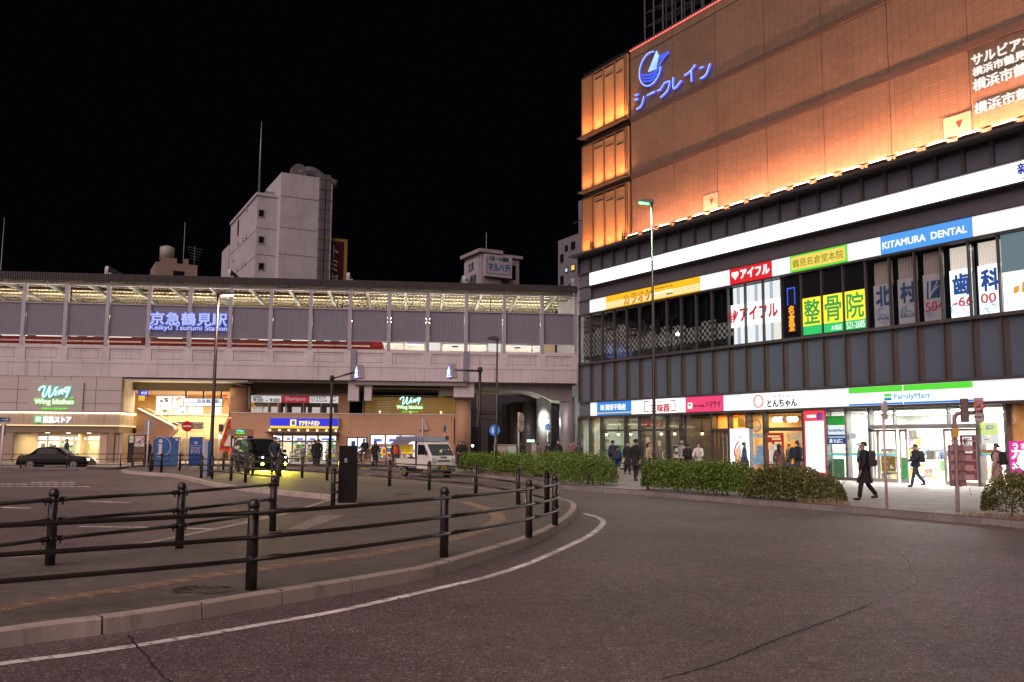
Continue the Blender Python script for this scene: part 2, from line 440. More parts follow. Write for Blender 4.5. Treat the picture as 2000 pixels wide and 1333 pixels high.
tag(pv.build("pavement",M_paver),kind='structure')
def kerb_run(P,step,name,m,wd=.17,h=.152,gap=.012):
 """kerb stones laid end to end along the line, each with its own two ends"""
 pts=resample(P,step/4);b=MB();k=0
 while k+4<len(pts):
  seg=pts[k:k+5];ins=offset(pts,wd)[k:k+5]
  lean=offset(pts,.018)[k:k+5]
  sh=gap/step
  def cut(Q):
   Q=[q.copy()for q in Q];Q[0]=Q[0].lerp(Q[1],sh*4);Q[-1]=Q[-1].lerp(Q[-2],sh*4);return Q
  a,c,l=cut(seg),cut(ins),cut(lean);hh=h+random.uniform(-.004,.004)
  for i in range(4):
   b.face([(a[i].x,a[i].y,0),(a[i+1].x,a[i+1].y,0),(l[i+1].x,l[i+1].y,hh-.015),(l[i].x,l[i].y,hh-.015)])
   l2=[l[q]+(c[q]-l[q])*.12 for q in(i,i+1)]
   b.face([(l[i].x,l[i].y,hh-.015),(l[i+1].x,l[i+1].y,hh-.015),(l2[1].x,l2[1].y,hh),(l2[0].x,l2[0].y,hh)],True)
   b.face([(l2[0].x,l2[0].y,hh),(l2[1].x,l2[1].y,hh),(c[i+1].x,c[i+1].y,hh),(c[i].x,c[i].y,hh)])
  for q in(0,4):
   b.face([(a[q].x,a[q].y,0),(l[q].x,l[q].y,hh-.015),(c[q].x,c[q].y,hh),(c[q].x,c[q].y,0)])
  k+=4
 return tag(b.build(name,m),kind='structure')
kerb_run(outer,1.0,"kerb",M_kerb)
line_px=[(-300,1350),(0,1298),(130,1281),(265,1262),(400,1240),(520,1219),(640,1198),(760,1172),(860,1149),(960,1125),(1040,1098),(1110,1067),(1150,1047),(1172,1030),(1178,1019),(1165,1010),(1140,1004)]
ribbon(crom([G(*p)for p in line_px],12),.125,.004,M_white,"road_marking")
def mark(px,wd,m=M_white2,n=6):ribbon(crom([G(*p)for p in px],n),wd,.004,m,"road_marking")
mark([(155,1029),(300,1031),(452,1035)],.16,M_white)
mark([(170,980),(210,981),(252,982)],.3,M_white)
mark([(5,991),(30,992.5),(60,993)],.25,M_white)
mark([(0,931.5),(30,932),(64,932.5)],.3)
for yy,x0,x1 in((947,0,150),(951.5,0,165),(943.5,60,148)):
 x=x0
 while x<x1:
  mark([(x,yy),(x+12,yy-1.5),(x+24,yy)],.16,M_white,3);x+=30
mark([(555,988),(580,989),(604,990)],.16)
mark([(60,1000),(180,997),(330,1000)],.1);mark([(250,996),(330,997),(400,1000)],.1)
mark([(230,918),(330,921),(420,930),(500,940)],.15)
M_crack=mat("crack_tar",(.02,.018,.018),.9,var=0)
def crack(px,wd):
 P=resample(crom([G(*p)for p in px],10),.06)
 ribbon([p+Vector((random.gauss(0,.008),random.gauss(0,.008),0))for p in P],wd,.005,M_crack,"road_crack",wd*.3)
crack([(252,1240),(265,1262),(285,1283),(300,1305),(322,1325),(340,1345)],.018)
crack([(1290,1328),(1390,1300),(1455,1276),(1530,1245),(1620,1212),(1690,1185)],.014)
crack([(1690,1185),(1740,1165),(1792,1138),(1780,1115),(1772,1095),(1740,1070),(1690,1050),(1640,1036),(1560,1024),(1480,1012)],.009)
def tactile(name,col,bar=True):
 m,nt,b=_nodes(name);b.inputs["Roughness"].default_value=.75;b.inputs["Base Color"].default_value=(*col,1)
 tc=nt.nodes.new("ShaderNodeTexCoord");n=nt.nodes.new("ShaderNodeTexNoise");n.inputs["Scale"].default_value=5;n.inputs["Detail"].default_value=8
 nt.links.new(tc.outputs["Object"],n.inputs[0])
 r=nt.nodes.new("ShaderNodeMapRange");r.inputs[1].default_value=.3;r.inputs[2].default_value=.7;r.inputs[3].default_value=.7;r.inputs[4].default_value=1.15;nt.links.new(n.outputs[0],r.inputs[0])
 mx=nt.nodes.new("ShaderNodeVectorMath");mx.operation='SCALE';mx.inputs[0].default_value=col;nt.links.new(r.outputs[0],mx.inputs[3]);nt.links.new(mx.outputs[0],b.inputs["Base Color"]);return m
M_tac=tactile("tactile_tan",(.30,.225,.155))
tac_px=[(-250,1238),(0,1189),(100,1172),(250,1150),(400,1126),(500,1112),(600,1098),(700,1086),(800,1069),(870,1056),(930,1039),(962,1024),(974,1014),(965,1001),(940,990),(905,980)]
tp=crom([G(x,y,.15)for x,y in tac_px],10)
tb=MB();pts=resample(tp,.3)
for a,c in zip(pts,pts[1:]):
 d=(c-a).normalized();nrm=Vector((-d.y,d.x,0))
 tb.slab([(a+nrm*.15+d*.006)[:2],(a-nrm*.15+d*.006)[:2],(c-nrm*.15-d*.006)[:2],(c+nrm*.15-d*.006)[:2]][::-1],.14,.1505)
 for q in(-.11,-.037,.037,.11):
  A=a+nrm*q+d*.02;C=c+nrm*q-d*.02
  tb.slab([(A+nrm*.014)[:2],(A-nrm*.014)[:2],(C-nrm*.014)[:2],(C+nrm*.014)[:2]][::-1],.145,.156)
tag(tb.build("tactile_paving",M_tac),kind='structure')
M_mesh=tactile("pale_plate",(.25,.22,.19))
pb=MB();q=[G(x,y,.15)for x,y in((560,1035),(598,1034),(676,1007),(624,1006))]
pb.slab([p[:2]for p in q],.14,.1505);tag(pb.build("tactile_paving",M_mesh),kind='structure')
for a,c in(((705,1016),(745,1017)),((690,1021),(690,1021))):
 pass
 # -- sidewalk along the shopping building
rk=[(600,905),(760,910),(880,926),(960,935),(1030,942),(1100,955),(1257,968),(1360,977),(1460,985.5),(1600,997),(1730,1008),(1865,1020.5),(2000,1033),(2500,1085)]
rkerb=crom([G(*p)for p in rk[2:]],8)
back=[MA.w(22,-.6,0),MA.w(-19.8,-.6,0)]
sw=[(p.x,p.y)for p in rkerb]+[(30,20),back[0][:2],back[1][:2],(14,100),(-2,100),ST.w(24,3.2,0)[:2]]
tag(MB().slab(sw,-.02,.146).build("sidewalk",M_walk),kind='structure')
kerb_run(rkerb,1.2,"kerb",M_kerb2,.2,.16)
ribbon(offset(rkerb,-.12),.1,.0045,M_white2,"road_marking")
# -- sidewalk at the foot of the station
stk=[G(-160,921),G(0,919),G(150,918),G(235,918),G(262,914),G(330,912.5),G(420,911)]
st_pts=[(p.x,p.y)for p in stk]+[ST.w(8.6,4.5,0)[:2],ST.w(24,3.0,0)[:2],ST.w(26.5,2.2,0)[:2],ST.w(26.5,-12,0)[:2],ST.w(-30,-12,0)[:2]]
tag(MB().slab(st_pts,-.02,.146).build("sidewalk",M_walk),kind='structure')
kerb_run(crom([Vector((*p,0))for p in st_pts[:10]],6),1.2,"kerb",M_kerb2,.2,.16)
def manhole(x,y,z,r,label):
 c=G(x,y,z);b=MB()
 b.lathe((c.x,c.y,z-.03),[(r,0),(r,.034),(r*.93,.034),(r*.93,.030),(.01,.030)],40)
 for k in range(7):
  for q in range(-3,4):
   if(k+q)%2==0 and math.hypot((k-3)/3.6,q/3.6)<1:
    u,v=(k-3)*r*.24,q*r*.24
    b.slab([(c.x+u+dx*r*.1,c.y+v+dy*r*.1)for dx,dy in((-1,-1),(1,-1),(1,1),(-1,1))],z-.01,z+.005)
 for a in range(28):
  t=a/28*2*math.pi;d=Vector((math.cos(t),math.sin(t),0));e=Vector((-d.y,d.x,0))
  b.slab([(c+d*r*.8+e*.012)[:2],(c+d*r*.8-e*.012)[:2],(c+d*r*.9-e*.012)[:2],(c+d*r*.9+e*.012)[:2]],z-.01,z+.005)
 tag(b.build("manhole_cover",mat("cast_iron",(.09,.08,.075),.42,.55,.3,8)),label,"manhole cover")
manhole(395,1152,.15,.33,"large round iron manhole cover beside the nearest railing post")
manhole(787,966,.15,.3,"far round manhole cover in the paving behind the front railing")
# -- shared materials
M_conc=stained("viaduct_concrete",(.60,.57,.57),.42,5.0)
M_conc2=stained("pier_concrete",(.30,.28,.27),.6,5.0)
M_steel=mat("pale_painted_steel",(.36,.36,.40),.45,.1,.08)
M_clad=mat("grey_cladding",(.245,.245,.29),.5,.15,.06,.7)
M_dark=mat("dark_steel",(.035,.033,.035),.45,.3,.2)
M_black=mat("black_paint",(.012,.012,.013),.35,0,.2)
M_brown=mat("brown_beam",(.10,.075,.055),.6)
M_cream=mat("cream_panel",(.52,.42,.28),.6,0,.06)
M_tan=mat("tan_render",(.58,.35,.205),.75,0,.08,1.2,.15,80)
M_offw=mat("offwhite_panel",(.50,.46,.42),.6,0,.06,.8)
M_whitep=mat("white_panel",(.72,.70,.66),.5,0,.05)
M_pipe=mat("pale_pipe",(.48,.45,.40),.45)
M_alu=mat("bronze_aluminium",(.10,.085,.075),.4,.4,.1)
M_fr=mat("silver_frame",(.40,.36,.32),.4,.4,.1)
M_glass=glass("shop_glass")
M_goods=goods("shelf_goods",em=.25)
M_print=goods("printed_sheets",em=.35)
E_white=emit("white_light",(1,.97,.92),4.0)
E_warm=emit("warm_light",(1,.72,.38),5.0)
E_soft=emit("soft_white_sign",(1,.98,.97),1.15)
M_tile=pavers("cream_wall_tile",(.55,.43,.27),1.1,.9,.012,.6,0,0)
def area(name,p,sx,sy,e,col,d,parent=None,spread=180):
 l=bpy.data.lights.new(name,'AREA');l.shape='RECTANGLE';l.size=sx;l.size_y=sy;l.energy=e;l.color=col;l.spread=rad(spread)
 o=bpy.data.objects.new(name,l);COL.objects.link(o)
 z=-Vector(d).normalized();x=ST.u if abs(z.dot(ST.u))<.9 else Vector((0,1,0))
 x=(x-z*x.dot(z)).normalized();y=z.cross(x)
 m=Matrix((x,y,z)).transposed().to_4x4();off=base_of(parent);m.translation=Vector(p)-off
 if parent:o.parent=parent
 o.matrix_local=m
 return o
def area_on(fr,name,p,sx,sy,e,col,d,parent=None,spread=180):
 o=area(name,p,sx,sy,e,col,d,parent,spread)
 z=-Vector(d).normalized();x=(fr.u-z*fr.u.dot(z)).normalized();y=z.cross(x)
 m=Matrix((x,y,z)).transposed().to_4x4();m.translation=Vector(p)-base_of(parent);o.matrix_local=m;return o
def pxbox(fr,xl,xr,yt,yb,v):
 """(u0, u1, z0, z1) of a rectangle whose left edge runs from row yt to yb at column xl"""
 return fr.U(xl,(yt+yb)/2,v),fr.U(xr,(yt+yb)/2,v),fr.Z(xl,yb,v),fr.Z(xl,yt,v)
def corrug(fr,u0,u1,v,z0,z1,pitch,depth,m,name,parent):
 b=MB();n=max(2,int((u1-u0)/pitch));p=(u1-u0)/n
 prof=[]
 for k in range(n):
  a=u0+k*p;prof+=[(a,0),(a+p*.3,0),(a+p*.5,depth),(a+p*.8,depth)]
 prof.append((u1,0))
 for(a,da),(c,dc)in zip(prof,prof[1:]):
  b.face([fr.w(a,v+da,z0),fr.w(c,v+dc,z0),fr.w(c,v+dc,z1),fr.w(a,v+da,z1)])
 return b.build(name,m,parent)
 # -- the elevated station
sta=thing("railway_station","long elevated concrete railway station with ribbed grey screens and a pale canopy","station",ST.w(10,-6,0))
UL,UR=-14.0,35.2
posts=[-.24+2.97*k for k in range(-5,12)]+[35.1]
B("parapet",M_conc,sta,ST,UL,UR,-.7,0,6.42,8.77)
b=MB()
for p in posts:b.box(ST,p-.32,p+.32,-.02,.06,7.62,8.52)
b.box(ST,UL,UR,-.02,.06,8.52,8.78);b.box(ST,UL,UR,-.02,.06,6.41,7.62);b.box(ST,UL,UR,.05,.085,7.42,7.47)
b.build("parapet_frame",M_conc,sta)
for p in posts[:-1]:
 a,c=p+.5,p+2.47
 b=MB();b.box(ST,a,c,-.01,.022,7.8,7.835);b.box(ST,a,c,-.01,.022,8.36,8.395);b.box(ST,a,a+.035,-.01,.022,7.8,8.395);b.box(ST,c-.035,c,-.01,.022,7.8,8.395);b.build("panel_beading",M_conc,sta)
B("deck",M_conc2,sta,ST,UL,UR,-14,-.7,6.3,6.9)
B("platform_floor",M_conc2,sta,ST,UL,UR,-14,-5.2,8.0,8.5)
B("platform_wall",mat("platform_white",(.6,.58,.55),.5),sta,ST,UL,UR,-14.2,-14,8.5,13.5)
pk={1+3*k for k in range(-2,6)}
for i,p in enumerate(posts):
 peak=(i-5)%3==0 or i==len(posts)-1
 b=MB().box(ST,p-.13,p+.13,-.2,.1,8.74,14.2 if peak else 13.35)
 if peak:
  b.prism(Fr((-ST.n.x,-ST.n.y),ST.w(p-.12,0,0)),[(-.13,14.1),(-.13,14.45),(.02,14.72),(3.0,14.74),(3.0,14.5),(.25,14.42),(.15,14.1)],-.24,0)
 b.build("screen_post",M_steel,sta)
for p in posts[:-1]:
 corrug(ST,p+.14,p+2.83,-.12,9.47,11.83,.11,.03,M_clad,"screen_panel",sta)
b=MB().box(ST,UL,UR,-.16,.02,13.22,13.38);b.box(ST,UL,UR,-.16,-.02,11.83,11.9);b.box(ST,UL,UR,-.16,-.02,9.42,9.47);b.build("top_rail",M_steel,sta)
corrug(ST,UL,UR,.3,13.5,14.08,.16,.05,mat("weathered_roof_edge",(.05,.045,.042),.6,.2,.3),"roof_edge",sta)
M_sheet=mat("cream_roof_sheet",(.62,.56,.38),.6,0,.12,1.5)
b=MB();n=int((UR-UL)/.3)
for k in range(n):
 a=UL+(UR-UL)*k/n;c=UL+(UR-UL)*(k+1)/n;m_=(a+c)/2
 for q0,z0,q1,z1 in((a,13.86,m_,13.78),(m_,13.78,c,13.86)):
  b.face([ST.w(q0,.3,z0-.02),ST.w(q1,.3,z1-.02),ST.w(q1,-14,z1-.3),ST.w(q0,-14,z0-.3)])
b.build("canopy_sheet",M_sheet,sta)
B("canopy_roof",M_dark,sta,ST,UL,UR,-14.1,.32,14.0,14.06)
b=MB()
for v in(-1.0,-2.6,-4.2,-5.8,-7.4,-9.0,-10.6):b.box(ST,UL,UR,v-.05,v+.05,13.5,13.74)
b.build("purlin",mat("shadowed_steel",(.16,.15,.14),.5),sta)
for p in posts[:-1]:
 u=p+1.2
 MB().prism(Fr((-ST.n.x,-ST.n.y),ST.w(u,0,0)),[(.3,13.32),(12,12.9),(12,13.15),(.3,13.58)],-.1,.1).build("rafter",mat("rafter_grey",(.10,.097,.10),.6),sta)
 if random.random()<.6:MB().box(ST,u+.9,u+.96,-3.1,-3.0,12.4,13.5).box(ST,u+.4,u+1.5,-3.1,-3.0,12.5,12.56).build("conduit",M_dark,sta)
for k in range(12):
 u=UL+1+k*4.0
 B("light_tube",E_warm if False else emit("platform_tube",(1,.9,.68),95.0),sta,ST,u,u+3.0,-6.1,-5.95,12.05,12.1)
 B("tube_lamp",emit("platform_tube2",(1,.9,.68),95.0),sta,ST,u,u+3.4,-2.1,-1.95,11.2,11.25)
for v in(-1.4,-4.4,-8.0):
 prof=[(24.6,6.35),(24.6,5.35),(26.0,5.75),(27.0,5.85),(31.2,5.85),(32.0,5.7),(33.4,5.1),(35.0,5.0),(35.0,6.35)]
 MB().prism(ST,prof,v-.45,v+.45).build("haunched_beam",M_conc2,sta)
def pier(u,v,r,z1,m,nm="round_pier"):
 c=ST.w(u,v,0);MB().lathe((c.x,c.y,0),[(r,.1),(r,z1)],28).build(nm,m,sta)
M_col=mat("grey_steel_casing",(.40,.40,.41),.38,.35,.08,1.5)
for x,v,r in((1148,-1.5,.0),(1062,-4.4,.62),(1108,-1.6,.62),(1034,-8.5,.62),(1010,-12,.6),(990,-15.5,.55)):
 if r:pier(ST.U(x,880,v),v,r,5.4,M_col)
for x0,x1,yb in((680,701,783),(712,726,783),(886,926,776)):
 u0,u1=ST.U(x0,760,-.5),ST.U(x1,760,-.5);z=ST.Z(x0,yb,-.5)
 B("pier_head",M_conc,sta,ST,u0,u1,-2.2,-.35,z,6.43)
c0=ST.U(904,840,-1.4);pier(c0,-1.5,.62,ST.Z(900,776,-1.4),mat("tan_column",(.42,.26,.15),.7,0,.08),"tan_column")
B("column_band",mat("tan_column",(0,0,0)),sta,ST,c0-.7,c0+.7,-2.2,-.8,ST.Z(900,780,-1.4),ST.Z(900,776,-1.4))
for x in(690,910):
 u=ST.U(x,720);B("drain_cover",M_clad,sta,ST,u-.22,u+.22,.06,.14,6.45,8.75)
sg=thing("station_sign","glowing blue characters with an English line below on the ribbed station screen","sign",ST.w(ST.U(368,630),0,0))
E_blue=emit("blue_lit_letter",(.16,.22,1.0),1.0);E_pale=emit("pale_lit_letter",(.48,.56,1.0),1.0)
tpx("京急鶴見駅",ST,.13,293,444,609,635,E_blue,sg,name='glow_edge',bold=.028,ext=.02)
tpx("京急鶴見駅",ST,.16,294,443,610,634,E_pale,sg,bold=.012,ext=.02)
tpx("Keikyū Tsurumi Station",ST,.13,292,444,634,647,E_blue,sg,name='glow_edge',bold=.03,ext=.02)
tpx("Keikyū Tsurumi Station",ST,.16,292.5,443.5,634.5,646.5,E_pale,sg,bold=.008,ext=.02)
b=MB()
for x in(300,330,362,392,424):u=ST.U(x,620);b.box(ST,u-.03,u+.03,-.1,.12,10.0,11.4)
b.build("sign_bracket",M_clad,sg)
# -- the train at the platform
tr=thing("train","red commuter train with a cream stripe and lit windows behind the station parapet","train",ST.w(5,-3.5,8.5))
M_red=mat("train_red",(.20,.008,.012),.3,0,.05);M_cr=mat("train_cream",(.7,.62,.5),.35,0,.05)
E_win=emit("train_window_light",(1,.95,.82),1.6)
uend=ST.U(722,668,-2.2);ust=UL-3
seams=[ST.U(281,665,-2.2)]
cars=[(ust,seams[0]-.2),(seams[0]+.2,uend)]
for a,c in cars:
 B("body",M_red,tr,ST,a,c,-4.9,-2.2,8.55,12.0)
 B("stripe",M_cr,tr,ST,a,c,-2.3,-2.18,9.22,9.33)
 B("window_band",mat("train_dark_band",(.05,.05,.055),.3),tr,ST,a,c,-2.3,-2.185,9.55,10.6)
 u=a+.8;k=0
 while u+2.6<c:
  if k%3==2:
   for q in(0,1.2):MB().box(ST,u+q,u+q+.55,-2.25,-2.14,9.62,10.5).build("door_window",E_win,tr,.05)
   B("door_seam",M_dark,tr,ST,u+.85,u+.89,-2.2,-2.15,8.6,10.6);u+=2.6
  else:
   MB().box(ST,u,u+1.9,-2.25,-2.14,9.6,10.5).build("window",E_win,tr,.08);u+=2.5
  k+=1
MB().prism(ST,[(uend,8.55),(uend+.9,8.6),(uend+1.1,9.3),(uend+.7,10.6),(uend,11.9)],-4.9,-2.2).build("nose",M_red,tr,.1)
M_gate=mat("platform_gate_white",(.62,.60,.60),.4,0,.04)
for i,(x0,x1)in enumerate(((748,788),(790,828),(864,916),(918,950),(986,1038),(1040,1060),(1108,1124))):
 u0,u1=ST.U(x0,680,-4.5),ST.U(x1,680,-4.5)
 pg=thing("platform_gate","","gate",ST.w((u0+u1)/2,-4.8,8.5),group="white gates along the platform edge")
 B("cabinet",M_gate,pg,ST,u0,u1,-5.1,-4.5,8.5,9.72);B("light_bar",emit("gate_bar",(.85,.85,1),1.8),pg,ST,u0+.05,u1-.05,-5.05,-4.55,9.72,9.77)
 if i in(2,4):B("notice_plate",M_black,pg,ST,u0+.8,u0+1.3,-4.5,-4.47,9.55,9.68)
 pg['label']=["white platform gate just right of the train nose","second white platform gate right of the train nose","wide white platform gate with a dark plate above the pedestrian sign at the bracket","narrow white platform gate left of the unlit street lamp head","wide white platform gate with a dark plate right of the unlit lamp head","narrowest white platform gate right of the unlit lamp head","white platform gate at the far end beside the dark glass building"][i]
ad=thing("platform_poster","lit blue and white poster low on the platform right of the train","poster",ST.w(ST.U(860,672,-9),-9,8.6))
for x0,x1,c in((796,826,'a'),(836,860,'b'),(954,978,'b'),(1062,1084,'c'),(1088,1104,'a')):
 B("poster_sheet",{'a':emit("poster_lilac",(.4,.36,.7),.5),'b':emit("poster_white",(.95,.9,.9),.7),'c':emit("poster_orange",(.6,.4,.2),.5)}[c],ad,ST,ST.U(x0,672,-9),ST.U(x1,672,-9),-9.1,-9,8.6,11)
 # -- grocery block on the left
gb=thing("grocery_store","cream panelled grocery store block under the station with an illuminated canopy band","store",ST.w(-4,-4,0))
ge=ST.U(237,770,.04)
b=MB();b.box(ST,UL,ge,-.6,.03,3.75,6.41);b.build("upper_wall",M_offw,gb)
b=MB()
for x in(34,187):u=ST.U(x,770,.04);b.box(ST,u-.015,u+.015,.03,.036,3.75,6.4)
for x in(86,137):u=ST.U(x,770,.04);b.box(ST,u-.015,u+.015,.03,.036,6.1,6.4)
for y in(760.5,787):z=ST.Z(20,y,.04);b.box(ST,UL,ge,.03,.036,z-.015,z+.015)
b.build("panel_joint",M_dark,gb)
sd=MB();sd.box(ST,ge-.02,ge,-3.2,.03,3.75,6.41);sd.build("return_wall",M_offw,gb)
zf0,zf1=ST.Z(100,830.5,.3),ST.Z(100,807,.3);gf=ST.U(234,820,.3)
fas=MB().box(ST,UL,gf,-3.2,.3,zf0,zf1).build("fascia",pavers("wood_look_board",(.55,.45,.32),3.2,.12,.004,.75,0,.3),gb)
b=MB();b.box(ST,UL,gf+.1,.3,.36,zf1,zf1+.06);b.box(ST,gf,gf+.1,-3.2,.3,zf1,zf1+.06);b.build("top_light_strip",emit("strip_top",(1,.82,.5),7.0),gb)
b=MB();b.box(ST,UL,gf+.1,.3,.34,zf0-.05,zf0-.01);b.box(ST,gf,gf+.1,-3.2,.3,zf0-.05,zf0-.01);b.build("lower_light_strip",emit("strip_low",(1,.72,.4),2.2),gb)
B("cornice",mat("cornice_grey",(.3,.27,.24),.6),gb,ST,UL,gf+.16,-3.2,.4,zf1+.06,zf1+.16)
zl=ST.Z(100,845,.0);b=MB().box(ST,UL,gf-.1,-3.2,.05,zl,zf0-.05);b.build("lintel",mat("taupe_beam",(.26,.2,.15),.6),gb)
ox0,ox1=ST.U(27,870,0),ST.U(195,870,0)
B("side_wall",mat("taupe_wall",(.36,.28,.22),.6),gb,ST,UL,ox0,-3.2,0,.1,zl)
for x0,x1,v,m in((195,209,-.1,M_cream),(210,222,.02,mat("taupe_column",(.34,.24,.16),.5)),(222,240,-.15,M_cream)):
 B("pillar",m,gb,ST,ST.U(x0,870,v),ST.U(x1,870,v),-3.2,v,.1,zl)
B("end_wall",mat("taupe_wall",(0,0,0)),gb,ST,ge-.1,ge,-7,-.15,.1,zl)
vb=-4.2
b=MB();b.box(ST,ox0-.1,ox0,vb,0,.1,zl);b.box(ST,ox0,ox1,vb,0,zl,zl+.1);b.build("porch_wall",M_cream,gb)
fx0,fx1=ST.U(67,870,vb),ST.U(195,870,vb)
B("porch_back",M_cream,gb,ST,ox0,fx0,vb-.1,vb,.1,zl)
B("porch_door",M_whitep,gb,ST,ST.U(32,870,vb),ST.U(51,870,vb),vb,vb+.04,.15,ST.Z(40,853,vb));B("porch_window",emit("door_pane",(1,.93,.8),.9),gb,ST,ST.U(33.5,870,vb),ST.U(48.5,870,vb),vb+.04,vb+.05,ST.Z(40,870,vb),ST.Z(40,856,vb))
zt=ST.Z(100,861,vb)
b=MB();zs=[ST.Z(100,853,vb)];
b.box(ST,fx0,fx1,vb-.08,vb+.04,zs[0],zl);b.box(ST,fx0,fx1,vb-.08,vb+.04,zt-.06,zt+.06)
for k in range(6):u=fx0+(fx1-fx0)*k/5;b.box(ST,u-.05,u+.05,vb-.08,vb+.05,.1,zs[0])
b.build("shopfront_frame",M_fr,gb)
for k in range(5):
 a=fx0+(fx1-fx0)*k/5;c=fx0+(fx1-fx0)*(k+1)/5
 B("transom_pane",emit("transom_lit",(1,.93,.8),1.3),gb,ST,a+.06,c-.06,vb-.02,vb,zt+.08,zs[0]-.05)
 B("shop_window",M_glass,gb,ST,a+.06,c-.06,vb-.02,vb,.15,zt-.07)
for k in range(3):
 u=ox0+(ox1-ox0)*(.25+.25*k);c=ST.w(u,-2,zl-.03);MB().lathe(c,[(.16,0),(.16,.025)],16).build("downlight",E_white,gb)
area("porch_lamp",ST.w((ox0+ox1)/2,-2.2,zl-.1),5,2,430,(1,.78,.48),(0,0,-1),gb)
b=MB();b.box(ST,fx0-.5,fx1+.5,vb-8.1,vb-8,.1,zl);b.box(ST,fx0-.6,fx0-.5,vb-8,vb-.1,.1,zl);b.box(ST,fx1+.5,fx1+.6,vb-8,vb-.1,.1,zl);b.box(ST,fx0-.5,fx1+.5,vb-8,vb-.1,zl,zl+.1);b.build("hall_wall",mat("hall_white",(.7,.66,.58),.6),gb)
area("hall_lamp",ST.w((fx0+fx1)/2,vb-3.5,zl-.1),6,5,950,(1,.9,.72),(0,0,-1),gb)
def shelf(fr,u0,u1,v0,v1,z0,z1,rows,label,parent=None,group=None,dens=.16,name="shelf_rack"):
 t=thing(name,label,"shelf",fr.w((u0+u1)/2,(v0+v1)/2,z0),group=group)
 b=MB();b.box(fr,u0,u1,v0,v0+.05,z0,z1)
 for k in range(rows+1):z=z0+(z1-z0)*k/rows;b.box(fr,u0,u1,v0+.05,v1,z-.02,z+.02)
 b.build("shelf_frame",M_whitep,t)
 b=MB()
 for k in range(rows):
  z=z0+(z1-z0)*k/rows+.02;h=(z1-z0)/rows-.1;u=u0+.03
  while u<u1-dens:
   wd=random.uniform(.5,1.2)*dens;hh=random.uniform(.5,1)*h
   b.box(fr,u,u+wd,v0+.06,v1-random.uniform(.0,.1),z,z+hh);u+=wd+.015
 b.build("goods",M_goods,t);return t
for k,(a,c)in enumerate(((.15,.36),(.44,.6),(.66,.9))):
 shelf(ST,fx0+(fx1-fx0)*a,fx0+(fx1-fx0)*c,vb-3.4-.4*k,vb-2.6-.4*k,.15,1.75,4,["grocery shelf behind the orange posters at the left of the shop glass","grocery shelf in the middle of the grocery shop window","packed grocery shelf at the right of the grocery shop window"][k],group="shelves in the grocery hall")
for(x0,x1,y0,y1,c,lab)in((80,89,866,876,(.85,.22,.02),"orange sale poster on the grocery shop glass"),(96,103,866,875,(.7,.35,.03),"brown and green sale poster on the grocery shop glass"),(170,175,867,879,(.85,.6,.03),"narrow yellow poster at the right of the grocery shop glass")):
 p=thing("poster",lab,"poster",ST.w(ST.U(x0,870,vb),vb+.05,1));bx=pxbox(ST,x0,x1,y0,y1,vb+.05)
 B("sheet",emit("poster_"+lab[:6],c,.9),p,ST,bx[0],bx[1],vb+.05,vb+.06,bx[2],bx[3])
def wing(fr,v,xc,yw,kx,lab,panel=None,small=True):
 """script word above, plain words below, a small leaf and a small line"""
 t=thing("store_sign",lab,"sign",fr.w(fr.U(xc,yw,v),v,fr.Z(xc,yw+20*kx,v)))
 if panel:
  bx=pxbox(fr,*panel,v);MB().box(fr,bx[0],bx[1],v-.12,v,bx[2],bx[3]).build("backboard",M_offw,t,.02)
 Ec=emit("cyan_edge",(.05,.85,.75),1.3);Ew=emit("neon_white",(.8,1,.97),1.6);Eg=emit("green_edge",(.12,.9,.03),1.2);Ew2=emit("neon_white_green",(.85,1,.75),1.5)
 W=[(-30,0),(-27,-6),(-19,-8.5),(-20,0),(-22,8),(-20.5,12),(-16,8),(-11,-3),(-9,-9),(-8.5,0),(-10,7),(-8,12),(-3,7),(1,-2),(3,-7)]
 I=[(4,-1),(3,5),(2,8),(5,7)]
 N=[(8,5),(11,-2),(11,2),(9,7),(13,1),(16,-3),(17,0),(15,5),(18,5)]
 Gg=[(28,-5),(23,-7),(20,-2),(22,2),(27,-3),(30,-8),(28,1),(25,8),(24,13)]
 def P(p,q):return fr.w(fr.U(xc+p*kx,yw,v),q,fr.Z(xc,yw+p*kx*.0+p_y*kx,v))
 for nm,r,dv,m in(("glow_edge",.075,.06,Ec),("script",.045,.12,Ew)):
  b=MB()
  for S_ in(W,I,N,Gg):
   pts=[]
   for p,p_y in S_:pts.append(fr.w(fr.U(xc+p*kx,yw,v),v+dv,fr.Z(xc,yw+p_y*kx,v)))
   b.path(crom(pts,5),r*kx,6)
  b.ball(fr.w(fr.U(xc+5.5*kx,yw,v),v+dv,fr.Z(xc,yw-6.5*kx,v)),r*1.1*kx,8,5)
  b.build(nm,m,t)
 tpx("Wing kitchen",fr,v+.03,xc-40*kx,xc+37*kx,yw+15*kx,yw+28.5*kx,Eg,t,name='glow_edge',bold=.05,ext=.02)
 tpx("Wing kitchen",fr,v+.08,xc-39*kx,xc+36*kx,yw+15.8*kx,yw+27.8*kx,Ew2,t,bold=.025,ext=.02)
 lf=[(32,16),(34,13),(38,11.5),(36.5,14.5)]
 MB().prism(fr,[(fr.U(xc+p*kx,yw,v),fr.Z(xc,yw+q*kx,v))for p,q in lf],v+.05,v+.1).build("leaf",Eg,t)
 if small:tpx("KEIKYU TSURUMI",fr,v+.05,xc-25*kx,xc+24*kx,yw+33*kx,yw+36*kx,Eg,t,name='small_lettering',bold=.03,ext=.02)
 return t
wing(ST,.15,107,764,1.0,"glowing script sign on a square cream panel above the grocery store canopy",(55,162,745.5,802.5))
t=thing("grocery_sign","backlit white characters with a green square on the lit grocery canopy","sign",ST.w(ST.U(105,820,.34),.34,zf0))
